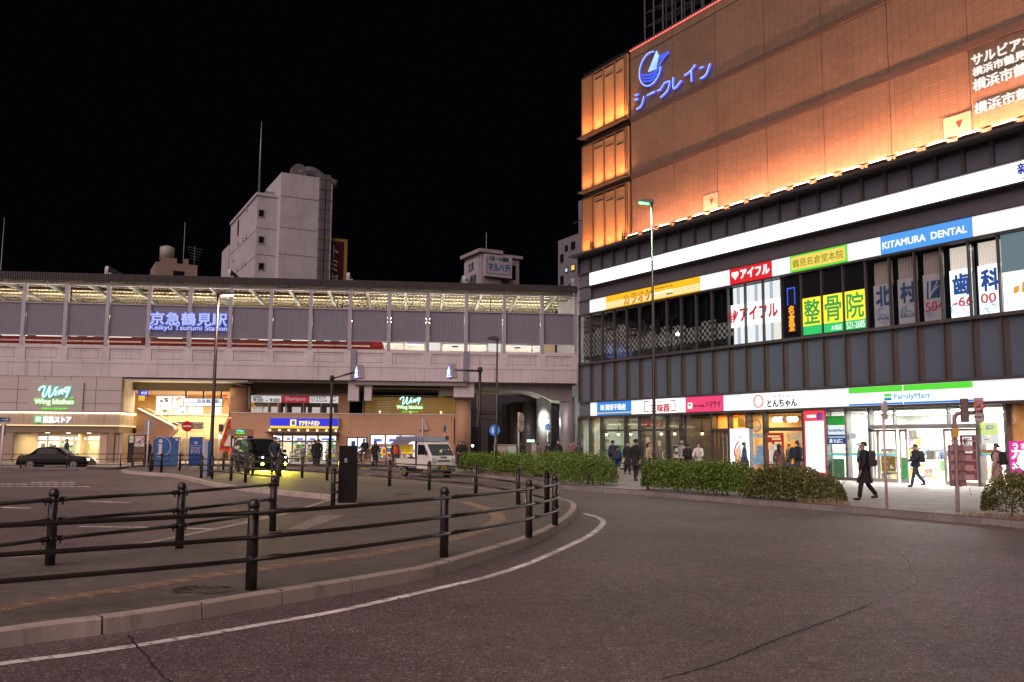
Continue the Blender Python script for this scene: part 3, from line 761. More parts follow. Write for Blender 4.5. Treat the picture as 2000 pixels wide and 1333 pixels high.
bx=pxbox(ST,68,82,812,826,.34);B("logo_square",emit("green_logo",(.15,.75,.2),1.1),t,ST,bx[0],bx[1],.34,.42,bx[2],bx[3])
B("logo_patch",emit("logo_patch",(.75,1,.85),1.4),t,ST,bx[0]+.12,bx[1]-.05,.42,.44,bx[2]+.1,bx[3]-.1)
tpx("京急ストア",ST,.34,84,139,813,826,emit("letter_glow_violet",(.75,.7,1),1.3),t,name='glow_edge',bold=.05,ext=.03)
tpx("京急ストア",ST,.4,84.5,138.5,813.5,825.5,emit("letter_white",(1,1,1),2.0),t,bold=.02,ext=.03)
# -- the stair hall
hall=thing("stair_hall","warm lit station stair hall with a landing and posters behind the information boards","station entrance",ST.w(4,-6,0))
hx0,hx1=ge,ST.U(455,800,-1.2)
B("soffit",M_offw,hall,ST,hx0,hx1+1.2,-2.6,-.05,6.2,6.3)
bz0,bz1=ST.Z(300,763,-2.6),ST.Z(300,745,-2.6)
B("front_beam",M_brown,hall,ST,hx0-.2,ST.U(700,760,-2.6),-3.0,-2.6,bz0,6.3)
VB=-12.0
B("back_wall",mat("hall_cream",(.62,.47,.27),.6),hall,ST,hx0-4,hx1+5,VB-.1,VB,.1,6.3)
B("side_wall",mat("hall_cream",(0,0,0)),hall,ST,hx0-4,hx0-3.9,VB,-3.2,.1,6.3);B("side_wall",mat("hall_cream",(0,0,0)),hall,ST,hx1+3,hx1+3.1,VB,-3.2,3.0,6.3)
B("ceiling",mat("hall_ceiling",(.6,.5,.35),.6),hall,ST,hx0-4,hx1+3,VB,-3.0,ST.Z(360,765,-3.2)+.12,ST.Z(360,765,-3.2)+.2)
zl2=ST.Z(360,811,-8)
MB().box(ST,ST.U(300,830,-8),hx1+4,-8.2,-8,.1,zl2).build("landing_wall",M_tile,hall)
B("landing_cap",M_whitep,hall,ST,ST.U(300,830,-8),hx1+4,-8.3,-7.9,zl2,zl2+.06)
B("landing_floor",M_tan,hall,ST,hx0-4,hx1+4,VB,-8.2,zl2-1.1,zl2-1.0)
b=MB()
for k in range(12):b.box(ST,ST.U(345,880,-6),ST.U(436,880,-6),-8.0,-4.6-.28*k,.1+.0,.3+.15*k)
b.build("lower_steps",mat("grey_step",(.22,.19,.16),.6),hall)
def pz(x,y,v):return ST.px(x,y,v)
poly=[pz(262,912,-3.4),pz(268,802,-3.4),pz(338,836,-3.4),pz(346,842,-3.4),pz(330,858,-3.4),pz(330,912,-3.4)]
MB().prism(ST,poly,-3.9,-3.4).build("left_balustrade",M_tan,hall)
b=MB()
for(x0,y0),(x1,y1)in(((268,801),(339,836)),((347,838),(330,856))):
 a,c=pz(x0,y0,-3.35),pz(x1,y1,-3.35);b.prism(ST,[a,c,(c[0],c[1]+.14),(a[0],a[1]+.14)],-3.95,-3.34)
b.build("balustrade_cap",M_whitep,hall)
b=MB()
for dy in(0,9):
 pts=[ST.w(*(lambda q:(q[0],-7.0,q[1]))(pz(x,y+dy,-7.0)))for x,y in((282,799),(290,799),(338,824),(372,840),(425,840))]
 b.path(pts,.03,6)
b.build("handrail",M_pipe,hall)
b=MB();n=11
for k in range(n):
 x=429+k*1.6;y=870-k*5.2;a=pz(x,y,-3.2)
 b.box(ST,a[0],a[0]+1.6,-4.8,-3.2,a[1]-.45,a[1])
b.build("red_stair",mat("red_riser",(.62,.09,.02),.5),hall)
a0,a1,c1,c0_=pz(436,868,-3.1),pz(450,820,-3.1),pz(451,812,-3.1),pz(428,858,-3.1)
a=[pz(427,852,-3.1),pz(449,806,-3.1),pz(450.5,806,-3.1),pz(450.5,812,-3.1),pz(429.5,856,-3.1)]
MB().prism(ST,a,-3.15,-3.05).build("stair_string",M_whitep,hall)
a=[pz(437,872,-3.0),pz(452,838,-3.0),pz(452,872,-3.0)]
MB().prism(ST,a,-3.1,-2.98).build("stair_side",M_whitep,hall)
area("hall_lamp",ST.w((hx0+hx1)/2,-7.0,ST.Z(360,765,-3.2)),8,3,1350,(1,.76,.42),(0,0,-1),hall)
area("hall_lamp",ST.w((hx0+hx1)/2,-4.2,ST.Z(360,765,-3.2)),8,1.0,560,(1,.76,.42),(0,0,-1),hall)
area("soffit_lamp",ST.w((hx0+hx1)/2,-1.6,5.2),7,.6,70,(1,.76,.45),(0,0,1),hall)
def wallposter(x0,x1,y0,y1,v,lab,base,prints,cat="poster",em=1.25,col=(1,.98,.93),name="poster"):
 bx=pxbox(ST,x0,x1,y0,y1,v);t=thing(name,lab,cat,ST.w((bx[0]+bx[1])/2,v,bx[2]))
 B("panel",emit("lit_panel_%d"%int(em*100)if col==(1,.98,.93)else "lit_"+name+lab[:4],col,em),t,ST,bx[0],bx[1],v-.05,v,bx[2],bx[3])
 b=MB()
 for(a,c,e,f)in prints:
  U0=bx[0]+(bx[1]-bx[0])*a;U1=bx[0]+(bx[1]-bx[0])*c;Z0=bx[3]-(bx[3]-bx[2])*f;Z1=bx[3]-(bx[3]-bx[2])*e
  b.box(ST,U0,U1,v-.01,v+.012,Z0,Z1)
 if prints:b.build("print",M_print,t)
 return t
R=random.Random(3)
def prints(n,R=R):
 out=[]
 for _ in range(n):
  a=R.uniform(.04,.8);e=R.uniform(.04,.85);out.append((a,min(.97,a+R.uniform(.04,.2)),e,min(.97,e+R.uniform(.03,.16))))
 return out
wallposter(305,335,774,809,VB+.06,"tall white poster with black, orange and yellow prints left of the hanging station sign",None,prints(16))
wallposter(337,364,774,809,VB+.06,"white shop display with a grey cabinet just left of the hanging station sign",None,prints(14))
wallposter(367,396,790,809,VB+.06,"plain white shutter panel with a small red emblem under the hanging station sign",None,[(.44,.56,.2,.38),(.2,.8,.55,.6)])
wallposter(412,432,792,809,VB+.06,"white panel with yellow green and red shapes right of the hanging station sign",None,prints(7))
wallposter(434,455,772,778,-9,"small red illuminated shop sign high at the right of the stair hall",None,[(.5,.9,.2,.8)],"sign",.8,(.9,.03,.02),"shop_sign")
wallposter(445,456,785,793,-9,"red panel below the small red illuminated shop sign",None,[],"sign",.6,(.85,.04,.02),"red_panel")
wallposter(270,282,771,783,-4.2,"yellow panel below the small blue sign at the hall's left corner",None,[],"sign",.8,(.95,.55,.05),"yellow_panel")
t=wallposter(269.5,290.5,763,773,-3.2,"small blue illuminated sign at the upper left corner of the stair hall",None,[],"sign",.7,(.06,.07,.75),"corner_sign")
tpx("のりば",ST,-3.19,276,287,765,770.5,E_soft,t,bold=.02)
for(x0,x1,y0,y1,s)in((337,397,824.5,829.5,"← Keikyu Line   改札口"),(366,396.5,832,837,"ホーム  Platform →")):
 t=wallposter(x0,x1,y0,y1,-7.9,"dark blue direction board with white words, "+("upper" if y0<830 else "lower")+" of two on the landing wall",None,[],"sign",.12,(.10,.12,.42),"direction_board_")
 t.name="direction_board";tpx(s,ST,-7.88,x0+2,x1-2,y0+1.2,y1-1.2,emit("dim_white",(.9,.9,.95),.55),t,bold=.01)
v=-3.3
bx=pxbox(ST,358,435,777.5,794,v);t=thing("hanging_sign","long white illuminated station name sign hanging on three black rods","sign",ST.w((bx[0]+bx[1])/2,v,bx[2]))
MB().box(ST,bx[0],bx[1],v-.25,v-.01,bx[2],bx[3]).build("housing",M_black,t);B("face",E_soft,t,ST,bx[0]+.04,bx[1]-.04,v-.01,v+.01,bx[2]+.04,bx[3]-.04)
B("stripe",emit("sign_stripe",(.12,.3,.8),.9),t,ST,bx[0]+.04,bx[1]-.04,v+.01,v+.014,bx[2]+.3,bx[2]+.34)
tpx("京急鶴見駅",ST,v+.01,385,429,780,787,emit("navy_letter",(.05,.08,.42),.5),t,bold=.015)
for x in(363,397,432):u=ST.U(x,770,v);B("rod",M_black,t,ST,u-.06,u+.06,v-.2,v-.1,bx[3],bz0+.3)
# -- drug store
ds=thing("drugstore_building","low tan rendered drug store with a bright blue sign under the viaduct","store",ST.w(18,-4,0))
DV=-1.6
d0,d1=ST.U(450,850,DV),ST.U(886,850,DV);dz=ST.Z(600,808.5,DV)
ent=pxbox(ST,531,659,846,906,DV);win1=pxbox(ST,677,717,854,888,DV);win2=pxbox(ST,723,812,850.5,868,DV);win3=pxbox(ST,723,812,870,897,DV)
b=MB();zb=.1
def wallwith(b,fr,u0,u1,v0,v1,z0,z1,holes):
 """wall pieces round rectangular holes that do not overlap in u"""
 hs=sorted(holes);u=u0
 for(a,c,e,f)in hs:
  b.box(fr,u,a,v0,v1,z0,z1)
  if e>z0:b.box(fr,a,c,v0,v1,z0,e)
  if f<z1:b.box(fr,a,c,v0,v1,f,z1)
  u=c
 b.box(fr,u,u1,v0,v1,z0,z1)
hw=(win2[0],win2[1],win3[2],win2[3])
door=pxbox(ST,449,494,852,906,DV);door=(d0+.05,door[1],.1,door[3])
wallwith(b,ST,d0,d1,DV-.3,DV,.1,dz,[door,(ent[0],ent[1],.1,ent[3]),win1,hw])
b.box(ST,d0-.02,d0+.28,DV-6,DV-.3,.1,dz);b.box(ST,d1-.3,d1,DV-3,DV-.3,.1,dz)
b.build("wall",M_tan,ds)
b=MB()
for x in(660,684,871,882):u=ST.U(x,850,DV);b.box(ST,u-.012,u+.012,DV,DV+.004,.1 if x>860 else ent[3],dz)
b.build("render_joint",mat("joint_brown",(.2,.12,.07),.8),ds)
B("parapet_cap",M_whitep,ds,ST,d0-.05,d1+.05,DV-.45,DV+.05,dz,dz+.07)
B("roof",M_conc2,ds,ST,d0,d1,DV-8,DV-.45,dz-.3,dz-.1)
UV=-3.0
w0=pxbox(ST,490,661,769,806,UV)
b=MB();b.box(ST,hx1-.1,w0[0],UV-.3,UV+.35,dz-.3,bz0+.2);b.box(ST,w0[1],ST.U(682,790,UV),UV-.3,UV+.02,dz-.3,bz0+.2);b.box(ST,w0[0],w0[1],UV-.3,UV-.05,w0[3],bz0+.2);b.build("upper_wall",M_tan,ds)
cu=ST.U(467,790,UV+.5);cc=ST.w(cu,UV+.6,0);MB().lathe((cc.x,cc.y,0),[(.72,dz-.3),(.72,bz0+.25)],28).build("round_column",M_tan,ds)
b=MB();b.box(ST,w0[0],w0[1],UV-.1,UV+.03,w0[3]-.14,w0[3])
for k in range(6):u=w0[0]+(w0[1]-w0[0])*k/5;b.box(ST,u-.04,u+.04,UV-.1,UV+.04,dz,w0[3])
b.build("upper_window_frame",M_fr,ds)
B("upper_room",mat("dim_room",(.12,.11,.10),.7),ds,ST,w0[0],w0[1],UV-1.6,UV-1.5,dz-.2,w0[3])
for k,(a,c,m)in enumerate(((0,.12,1),(.13,.18,0),(.22,.3,1),(.36,.4,1),(.46,.56,1),(.62,.64,1),(.69,.78,1),(.86,.94,1))):
 B("white_blind",emit("dim_blind",(1,.9,.85),.38,(.5,.5,.5)),ds,ST,w0[0]+(w0[1]-w0[0])*a,w0[0]+(w0[1]-w0[0])*c,UV-.6,UV-.5,dz-.2,w0[3]-1.0)
hb=thing("hair_salon_sign","strip of salon banners in white and red across the upper floor windows","sign",ST.w((w0[0]+w0[1])/2,UV,dz+.8))
e0=emit("banner_white",(1,.95,.95),.55,(.5,.5,.5));er=emit("banner_red",(.62,.04,.07),.45,(.3,.02,.03));dk=mat("print_black",(.01,.01,.01),.6,var=0)
bz=(ST.Z(490,786,UV),ST.Z(490,773,UV))
for x0,x1,m in((491,549,e0),(550,604,er),(605,661,e0)):
 B("banner",m,hb,ST,ST.U(x0,780,UV),ST.U(x1,780,UV),UV-.04,UV+.05,*bz)
tpx("営業時間",ST,UV+.05,494,511,774,778,dk,hb,bold=.02);tpx("9:00 – 9:00",ST,UV+.05,495,546,778.5,785,dk,hb,bold=.02)
tpx("Shampoo",ST,UV+.05,557,597,775,785,emit("banner_letter",(1,.7,.7),.5),hb)
tpx("CUT & BLOW",ST,UV+.05,607,637,774,779,dk,hb,bold=.015);tpx("CUT & COLOR",ST,UV+.05,607,639,780.5,785,dk,hb,bold=.015)
tpx("· 5,500~",ST,UV+.05,643,658,774,778.5,dk,hb);tpx("· 9,900~",ST,UV+.05,643,658,780.5,785,dk,hb)
b=MB()
for x in(498,512):u,z=ST.px(x,793,UV-.3);b.ring(ST,u,UV-.3,z,.17,.21,.03,16)
b.build("hoop",M_black,hb)
b=MB();P=[(462,746),(462,750),(472,754),(487,756),(487,800)]
b.path([ST.w(ST.U(x,y,-2.2),-2.2,ST.Z(x,y,-2.2))for x,y in P],.1,8);b.build("drain_pipe",M_pipe,ds)
bx=pxbox(ST,526,664,815,838.5,DV);t=thing("drugstore_sign","wide bright blue sign box with yellow lettering and a yellow foot stripe","sign",ST.w((bx[0]+bx[1])/2,DV,bx[2]))
MB().box(ST,bx[0],bx[1],DV,DV+.3,bx[2],bx[3]).build("housing",M_fr,t,.03)
zy=bx[2]+.24
B("face",emit("deep_blue_lit",(.025,.03,.75),1.0),t,ST,bx[0]+.12,bx[1]-.12,DV+.3,DV+.32,zy,bx[3]-.1)
B("foot_stripe",emit("yellow_lit",(1,.62,.02),1.2),t,ST,bx[0]+.12,bx[1]-.12,DV+.3,DV+.32,bx[2]+.08,zy)
Ey=emit("letter_yellow",(1,.8,.1),1.7)
q=pxbox(ST,567,578.5,820,832,DV+.32);B("symbol_square",Ey,t,ST,q[0],q[1],DV+.32,DV+.34,q[2],q[3])
tpx("薬",ST,DV+.34,569,577,821.5,831,emit("letter_blue",(.02,.03,.6),.8),t,bold=.03)
tpx("マツモトキヨシ",ST,DV+.32,584,624,822,831.5,Ey,t,bold=.04,shear=.25)
cz=ST.Z(520,845,DV);cu0,cu1=ST.U(522,850,DV),ST.U(663,850,DV)
B("entrance_canopy",M_alu,ds,ST,cu0,cu1,DV,DV+1.3,cz-.05,cz+.05)
for k in range(8):
 p=ST.w(cu0+(cu1-cu0)*(.04+.13*k),DV+.2,cz+.18);MB().ball(p,.07,8,6).build("spot_lamp",E_warm,ds)
zt=ST.Z(545,861,DV);zh=ST.Z(545,851,DV)
b=MB();b.box(ST,ent[0],ent[1],DV-.2,DV-.06,zh,ent[3]);b.box(ST,ent[0],ent[1],DV-.2,DV-.06,zt-.12,zt)
cuts=[ST.U(x,880,DV)for x in(531,551,570.5,596,620,657)]
for u in cuts:b.box(ST,u-.06,u+.06,DV-.22,DV-.05,.1,zh)
b.build("shopfront_frame",M_fr,ds)
for k in range(5):
 B("transom_pane",emit("transom_blue",(.85,.88,1),1.5),ds,ST,cuts[k]+.1,cuts[k+1]-.08,DV-.16,DV-.14,zt+.04,zh-.05)
 B("shop_window",M_glass,ds,ST,cuts[k]+.07,cuts[k+1]-.07,DV-.14,DV-.12,.2,zt-.14)
b=MB()
for k in range(5):b.box(ST,cuts[k]+.3,cuts[k+1]-.2,DV-.14,DV-.13,zt+.06,zt+.2)
b.build("transom_print",emit("blue_print",(.12,.15,.8),.9),ds)
def hallbox(parent,fr,u0,u1,v0,v1,z0,z1,m,e,col):
 b=MB();b.box(fr,u0,u1,v0-.1,v0,z0,z1);b.box(fr,u0-.1,u0,v0,v1,z0,z1);b.box(fr,u1,u1+.1,v0,v1,z0,z1);b.box(fr,u0-.1,u1+.1,v0-.1,v1,z1,z1+.1)
 b.build("interior_wall",m,parent)
 area_on(fr,"ceiling_lamp",fr.w((u0+u1)/2,(v0+v1)/2,z1-.05),(u1-u0)*.8,(v1-v0)*.7,e,col,(0,0,-1),parent)
hallbox(ds,ST,ent[0]-.5,ent[1]+.3,DV-7,DV-.3,.12,ent[3],mat("hall_white",(0,0,0)),700,(1,.95,.9))
hallbox(ds,ST,win1[0]-.1,hw[1]+.2,DV-5,DV-.3,.12,win2[3],mat("hall_white",(0,0,0)),420,(.95,.97,1))
for k,(x0,x1)in enumerate(((540,553),(572,595),(598,630),(634,656))):
 shelf(ST,ST.U(x0,885,DV-2),ST.U(x1,885,DV-2),DV-2.4-.3*(k%2),DV-1.7-.3*(k%2),.15,1.9,5,["drug store shelf at the left end of the drug store entrance","drug store shelf behind the sliding doors","drug store shelf with red packets behind the dark couple","drug store shelf at the right end of the drug store entrance"][k],group="shelves in the drug store",dens=.2)
b=MB();b.box(ST,win1[0],win1[1],DV-.12,DV+.03,win1[3]-.08,win1[3]);b.box(ST,win1[0],win1[1],DV-.12,DV+.03,win1[2],win1[2]+.08)
for u in(win1[0],(win1[0]+win1[1])/2,win1[1]-.08):b.box(ST,u,u+.08,DV-.12,DV+.03,win1[2]+.08,win1[3]-.08)
b.build("window_frame",M_black,ds)
B("window_pane",emit("opal_pane",(.9,.95,1),1.25),ds,ST,win1[0]+.08,win1[1]-.08,DV-.1,DV-.08,win1[2]+.08,win1[3]-.08)
b=MB();u=win1[0]+.35;b.box(ST,u,u+.3,DV-.08,DV-.07,win1[2]+.5,win1[3]-.3);b.build("window_print",mat("print_blue",(.05,.1,.4),.5),ds)
b=MB();b.box(ST,hw[0],hw[1],DV-.15,DV+.04,win3[3],win2[2]);b.box(ST,hw[0]-.08,hw[1]+.08,DV-.1,DV+.05,hw[3],hw[3]+.1)
for k in range(4):u=hw[0]+(hw[1]-hw[0])*k/3;b.box(ST,u-.07,u+.07,DV-.12,DV+.05,hw[2],hw[3])
b.build("window_surround",M_fr,ds)
for k in range(3):
 a,c=hw[0]+(hw[1]-hw[0])*k/3+.08,hw[0]+(hw[1]-hw[0])*(k+1)/3-.08
 B("lit_transom",emit("transom_white",(1,.96,.95),1.5),ds,ST,a,c,DV-.1,DV-.08,win2[2]+.03,win2[3]-.03)
 B("transom_print",emit("blue_print",(0,0,0),1),ds,ST,a+.2,c-.2,DV-.08,DV-.07,win2[2]+.2,win2[2]+.42)
 B("shop_window",M_glass,ds,ST,a,c,DV-.1,DV-.08,win3[2],win3[3])
 b=MB();b.box(ST,a,c,DV-.4,DV-.35,win3[2]+.55,win3[2]+.72);b.build("blue_band",emit("blue_print",(0,0,0),1),ds)
 B("yellow_band",emit("yellow_lit",(0,0,0),1),ds,ST,a,c,DV-.4,DV-.34,win3[2]+.42,win3[2]+.54)
for k,x in enumerate((722,745)):
 bx=pxbox(ST,x,x+10,875,889,DV+.1);t=thing("sale_poster",["yellow sale poster half hidden behind the woman in the black coat","yellow poster with a red letter B on the drug store window"][k],"poster",ST.w(bx[0],DV+.1,bx[2]))
 B("sheet",emit("yellow_sheet",(1,.6,.02),.9),t,ST,bx[0],bx[1],DV+.08,DV+.1,bx[2],bx[3])
 text("AB"[k]if k else "A",ST,(bx[0]+.12,bx[1]-.1,bx[2]+.12,bx[3]-.12),DV+.1,emit("red_print",(.7,.02,.02),.6),t,bold=.05)
shelf(ST,hw[0]+.2,hw[1]-.2,DV-2.2,DV-1.5,.15,1.7,4,"long drug store shelf behind the windows right of the entrance",group="shelves in the drug store",dens=.2)
B("menu_frame",M_black,ds,ST,door[0]-.05,door[1],DV-.3,DV-.22,.1,door[3])
b=MB();R2=random.Random(5)
for i in range(3):
 for j in range(4):b.box(ST,door[0]+.15+.36*i,door[0]+.45+.36*i,DV-.22,DV-.2,.9+.38*j,1.22+.38*j)
B("menu_light",emit("menu_white",(.9,.95,1),1.1),ds,ST,door[0]+.1,door[0]+1.25,DV-.22,DV-.21,.75,door[3]-.2)
b.build("menu_print",M_print,ds)
t=thing("small_script_sign","small glowing script sign on a tan plate above the dark menu board","sign",ST.w(door[0],DV,door[3]))
bx=pxbox(ST,443,494,838.5,850,DV);B("backplate",mat("tan_plate",(.33,.2,.12),.7),t,ST,bx[0],bx[1],DV,DV+.06,bx[2],bx[3])
tpx("Wing",ST,DV+.06,462,476,840,844.5,emit("cyan_edge",(0,0,0),1),t,bold=.05,shear=.3);tpx("Wing kitchen",ST,DV+.06,461,477.5,845,848.5,emit("green_edge",(0,0,0),1),t,bold=.04)
wl=thing("wall_lamp","black up and down wall lamp glowing on the tan wall near the truck","wall lamp",ST.w(ST.U(892,838,DV),DV,4))
u,z0=ST.px(879.5,839.5,DV);z1=ST.Z(879.5,828,DV)
B("shade",M_black,wl,ST,ST.U(891,835,DV+.1)-.1,ST.U(891,835,DV+.1)+.1,DV+.0,DV+.2,z0,z1)
uu=ST.U(891,835,DV+.1)
B("lit_end",E_warm,wl,ST,uu-.09,uu+.09,DV+.02,DV+.18,z0-.02,z0-.001);B("lit_end",E_warm,wl,ST,uu-.09,uu+.09,DV+.02,DV+.18,z1+.001,z1+.02)
B("wall_return",M_tan,ds,ST,d1,ST.U(905,850,DV-.05),DV-.3,DV-.05,.1,ST.Z(890,868,DV))
for s in(-1,1):area("lamp_glow",ST.w(uu,DV+.12,(z1+.05)if s>0 else(z0-.05)),.1,.1,45,(1,.66,.3),(0,.0,s),wl)
LV=-2.2
lx=pxbox(ST,710,893,771,807,LV);lt=ST.Z(710,754,LV)
sc=thing("louvre_screen","horizontal slat screen lit yellow from behind above the tan store","screen",ST.w((lx[0]+lx[1])/2,LV,lx[2]))
n=11
for k in range(n):
 z=lx[2]+(lx[3]-lx[2])*(k+.5)/n
 B("slat",mat("bronze_slat",(.35,.26,.15),.45,.3),sc,ST,lx[0],lx[1],LV-.04,LV,z-.035,z+.035)
b=MB()
for k in range(11):u=lx[0]+(lx[1]-lx[0])*k/10;b.box(ST,u-.02,u+.02,LV-.08,LV-.04,lx[2],lx[3])
for u in(lx[0]-.08,lx[1]):b.box(ST,u,u+.08,LV-.6,LV+.02,lx[2],lt)
b.build("screen_frame",mat("bronze_slat",(0,0,0)),sc)
B("top_light",emit("gold_line",(1,.6,.15),2.0),sc,ST,lx[0],lx[1],LV-.5,LV-.42,lt-.05,lt)
B("back_wall",mat("ochre_wall",(.5,.36,.14),.6),sc,ST,lx[0],lx[1],LV-2.6,LV-2.5,dz-.1,lx[3]-.1)
for f_ in(.17,.5,.83):
 p=ST.w(lx[0]+(lx[1]-lx[0])*f_,LV-1.0,lx[2]+.12);MB().ball(p,.09,8,6).build("flood_lamp",E_warm,sc)
area("screen_lamp",ST.w((lx[0]+lx[1])/2,LV-.9,lx[2]+.1),9,.4,75,(1,.68,.2),(ST.n*-.7+Vector((0,0,1))),sc)
B("ceiling_box",M_dark,sc,ST,lx[0],lx[1],LV-2.5,LV-.1,6.0,6.25)
B("pale_board",M_offw,sc,ST,ST.U(735,790,LV-2),ST.U(765,790,LV-2),LV-2.5,LV-2.4,lx[2],lx[3]-.4)
wing(ST,LV+.04,801,782,.66,"glowing script sign hung on the yellow lit slat screen",None)
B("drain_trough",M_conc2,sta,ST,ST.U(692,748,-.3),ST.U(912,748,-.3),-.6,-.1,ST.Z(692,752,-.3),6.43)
# -- under the viaduct on the right
bk=thing("back_street_building","dark back street building with a lit glass block window seen under the viaduct","building",ST.w(29,-26,0))
BV=-24
B("wall",mat("night_wall",(.07,.07,.08),.8),bk,ST,ST.U(915,850,BV)-2,ST.U(1035,850,BV)+6,BV-6,BV,0,9)
q=pxbox(ST,980,1020,795,834,BV)
B("glass_block_light",emit("block_glow",(.75,.85,.78),.55),bk,ST,q[0],q[1],BV,BV+.05,q[2],q[3])
b=MB()
for k in range(13):u=q[0]+(q[1]-q[0])*k/12;b.box(ST,u-.035,u+.035,BV+.05,BV+.1,q[2],q[3])
for k in range(13):z=q[2]+(q[3]-q[2])*k/12;b.box(ST,q[0],q[1],BV+.05,BV+.09,z-.035,z+.035)
b.build("block_joint",mat("joint_dark",(.05,.05,.05),.8),bk)
B("shop_front",mat("dark_shutter",(.03,.03,.035),.6),bk,ST,ST.U(920,880,BV),ST.U(1010,880,BV),BV,BV+.4,.1,3.4)
B("balcony",mat("blue_grey_band",(.10,.11,.13),.7),bk,ST,ST.U(978,840,BV),ST.U(1022,840,BV),BV,BV+.6,ST.Z(980,847,BV),ST.Z(980,836,BV))
for x in(930,948,963):B("dark_window",mat("dull_glass",(.03,.035,.05),.2,0,0),bk,ST,ST.U(x,800,BV),ST.U(x+9,800,BV),BV,BV+.05,ST.Z(x,830,BV),ST.Z(x,795,BV))
b=MB()
for y0,y1 in((800,806),(808,803),(815,822),(804,812)):
 pts=[ST.w(ST.U(920+14*k,820,-16),-16,ST.Z(920,y0+(y1-y0)*k/8+3*math.sin(k*.4),-16))for k in range(9)]
 b.path(pts,.025,5)
tag(b.build("overhead_wire",M_black),"dark sagging cables strung across the back street under the viaduct","cable")
pl=thing("passage_lamp","bright white lamp on a steel pier casing under the viaduct","lamp",ST.w(ST.U(1062,817,-4),-3.8,4))
p=ST.w(ST.U(1061,817,-3.6),-3.6,ST.Z(1061,817,-3.6));MB().ball(p,.13,10,7).build("bulb",emit("cold_bulb",(.95,1,.85),12),pl);MB().box(ST,ST.U(1061,817,-3.6)-.06,ST.U(1061,817,-3.6)+.5,-3.9,-3.72,p.z-.05,p.z+.05).build("bracket",M_alu,pl)
lp=bpy.data.lights.new("lamp_glow",'POINT');lp.energy=300;lp.color=(.95,1,.8);lp.shadow_soft_size=.12
o=bpy.data.objects.new("lamp_glow",lp);COL.objects.link(o);o.parent=pl;o.location=p+ST.n*.4-pl.location
sl=thing("street_bulb","small bright bulb low in the dark back street left of the hedge","lamp",G(923,900,.15));p=ST.w(ST.U(923,871,-8),-8,ST.Z(923,871,-8))
MB().ball(p,.1,8,6).build("bulb",emit("cold_bulb",(0,0,0),1),sl);MB().path([Vector((p.x,p.y,.1)),p],.03,6).build("stand",M_alu,sl)
# -- the shopping building on the right
mall=thing("shopping_building","tall shopping building with an orange lit tile wall over glass floors and glowing sign bands","building",MA.w(-5,-8,0))
MU0,MU1=-19.65,17.0
bay=lambda k:-18.38+1.2255*k
NB=29
M_mull=mat("bronze_mullion",(.095,.085,.082),.45,.3,.08)
M_span=mat("slate_glass",(.105,.13,.17),.22,0,.05,.6,spec=.6)
M_span2=mat("slate_panel",(.12,.14,.175),.55,0,.05,.6)
M_dgl=mat("dark_glass",(.012,.013,.016),.07,0,0,spec=.8)
E_band=emit("white_band_light",(.97,.99,1),1.9,(.6,.6,.6));E_blank=emit("white_sign_blank",(.86,.95,1),.82,(.6,.6,.6))
def tilewall():
 m,nt,b=_nodes("buff_tile");b.inputs["Roughness"].default_value=.6
 tc=nt.nodes.new("ShaderNodeTexCoord");mp=nt.nodes.new("ShaderNodeMapping");mp.vector_type='POINT'
 sx=nt.nodes.new("ShaderNodeVectorMath");sx.operation='DOT_PRODUCT';sx.inputs[1].default_value=MA.u
 nt.links.new(tc.outputs["Object"],sx.inputs[0])
 sp=nt.nodes.new("ShaderNodeSeparateXYZ");nt.links.new(tc.outputs["Object"],sp.inputs[0])
 cb=nt.nodes.new("ShaderNodeCombineXYZ");nt.links.new(sx.outputs["Value"],cb.inputs[0]);nt.links.new(sp.outputs[2],cb.inputs[1])
 br=nt.nodes.new("ShaderNodeTexBrick");br.inputs["Scale"].default_value=1;br.inputs["Brick Width"].default_value=.42;br.inputs["Row Height"].default_value=.145;br.inputs["Mortar Size"].default_value=.009;br.offset=0
 br.inputs["Color1"].default_value=(.215,.145,.09,1);br.inputs["Color2"].default_value=(.18,.12,.073,1);br.inputs["Mortar"].default_value=(.09,.058,.035,1);br.inputs["Bias"].default_value=0
 nt.links.new(cb.outputs[0],br.inputs[0])
 n=nt.nodes.new("ShaderNodeTexNoise");n.inputs["Scale"].default_value=.5;n.inputs["Detail"].default_value=5;nt.links.new(tc.outputs["Object"],n.inputs[0])
 r=nt.nodes.new("ShaderNodeMapRange");r.inputs[1].default_value=.3;r.inputs[2].default_value=.7;r.inputs[3].default_value=.9;r.inputs[4].default_value=1.08;nt.links.new(n.outputs[0],r.inputs[0])
 mx=nt.nodes.new("ShaderNodeVectorMath");mx.operation='SCALE';nt.links.new(br.outputs[0],mx.inputs[0]);nt.links.new(r.outputs[0],mx.inputs[3]);nt.links.new(mx.outputs[0],b.inputs["Base Color"])
 bp=nt.nodes.new("ShaderNodeBump");bp.inputs["Strength"].default_value=.6;bp.inputs["Distance"].default_value=.01;bp.invert=True;nt.links.new(br.outputs["Fac"],bp.inputs["Height"]);nt.links.new(bp.outputs[0],b.inputs["Normal"]);return m
M_buff=tilewall()
ZT0,ZT1=14.3,26.6
tw0=-14.3
B("core",mat("dark_core",(.03,.03,.035),.8),mall,MA,MU0,MU1,-9.0,-6.4,.1,26)
B("tile_backing",mat("joint_shadow",(.035,.028,.022),.8),mall,MA,tw0,MU1,-.9,-.25,14.2,ZT1)
B("upper_floor_slab",mat("dark_core",(0,0,0)),mall,MA,MU0,MU1,-9,-.05,13.9,14.2)
strips=[ST_ for ST_ in()]
seam_px=[(1314.5,130),(1397,130),(1494,130),(1605,130),(1735,130),(1888,50)]
seams=[tw0]+[MA.U(x,y,-.2)for x,y in seam_px]
d=(seams[-1]-seams[1])/(len(seams)-2)
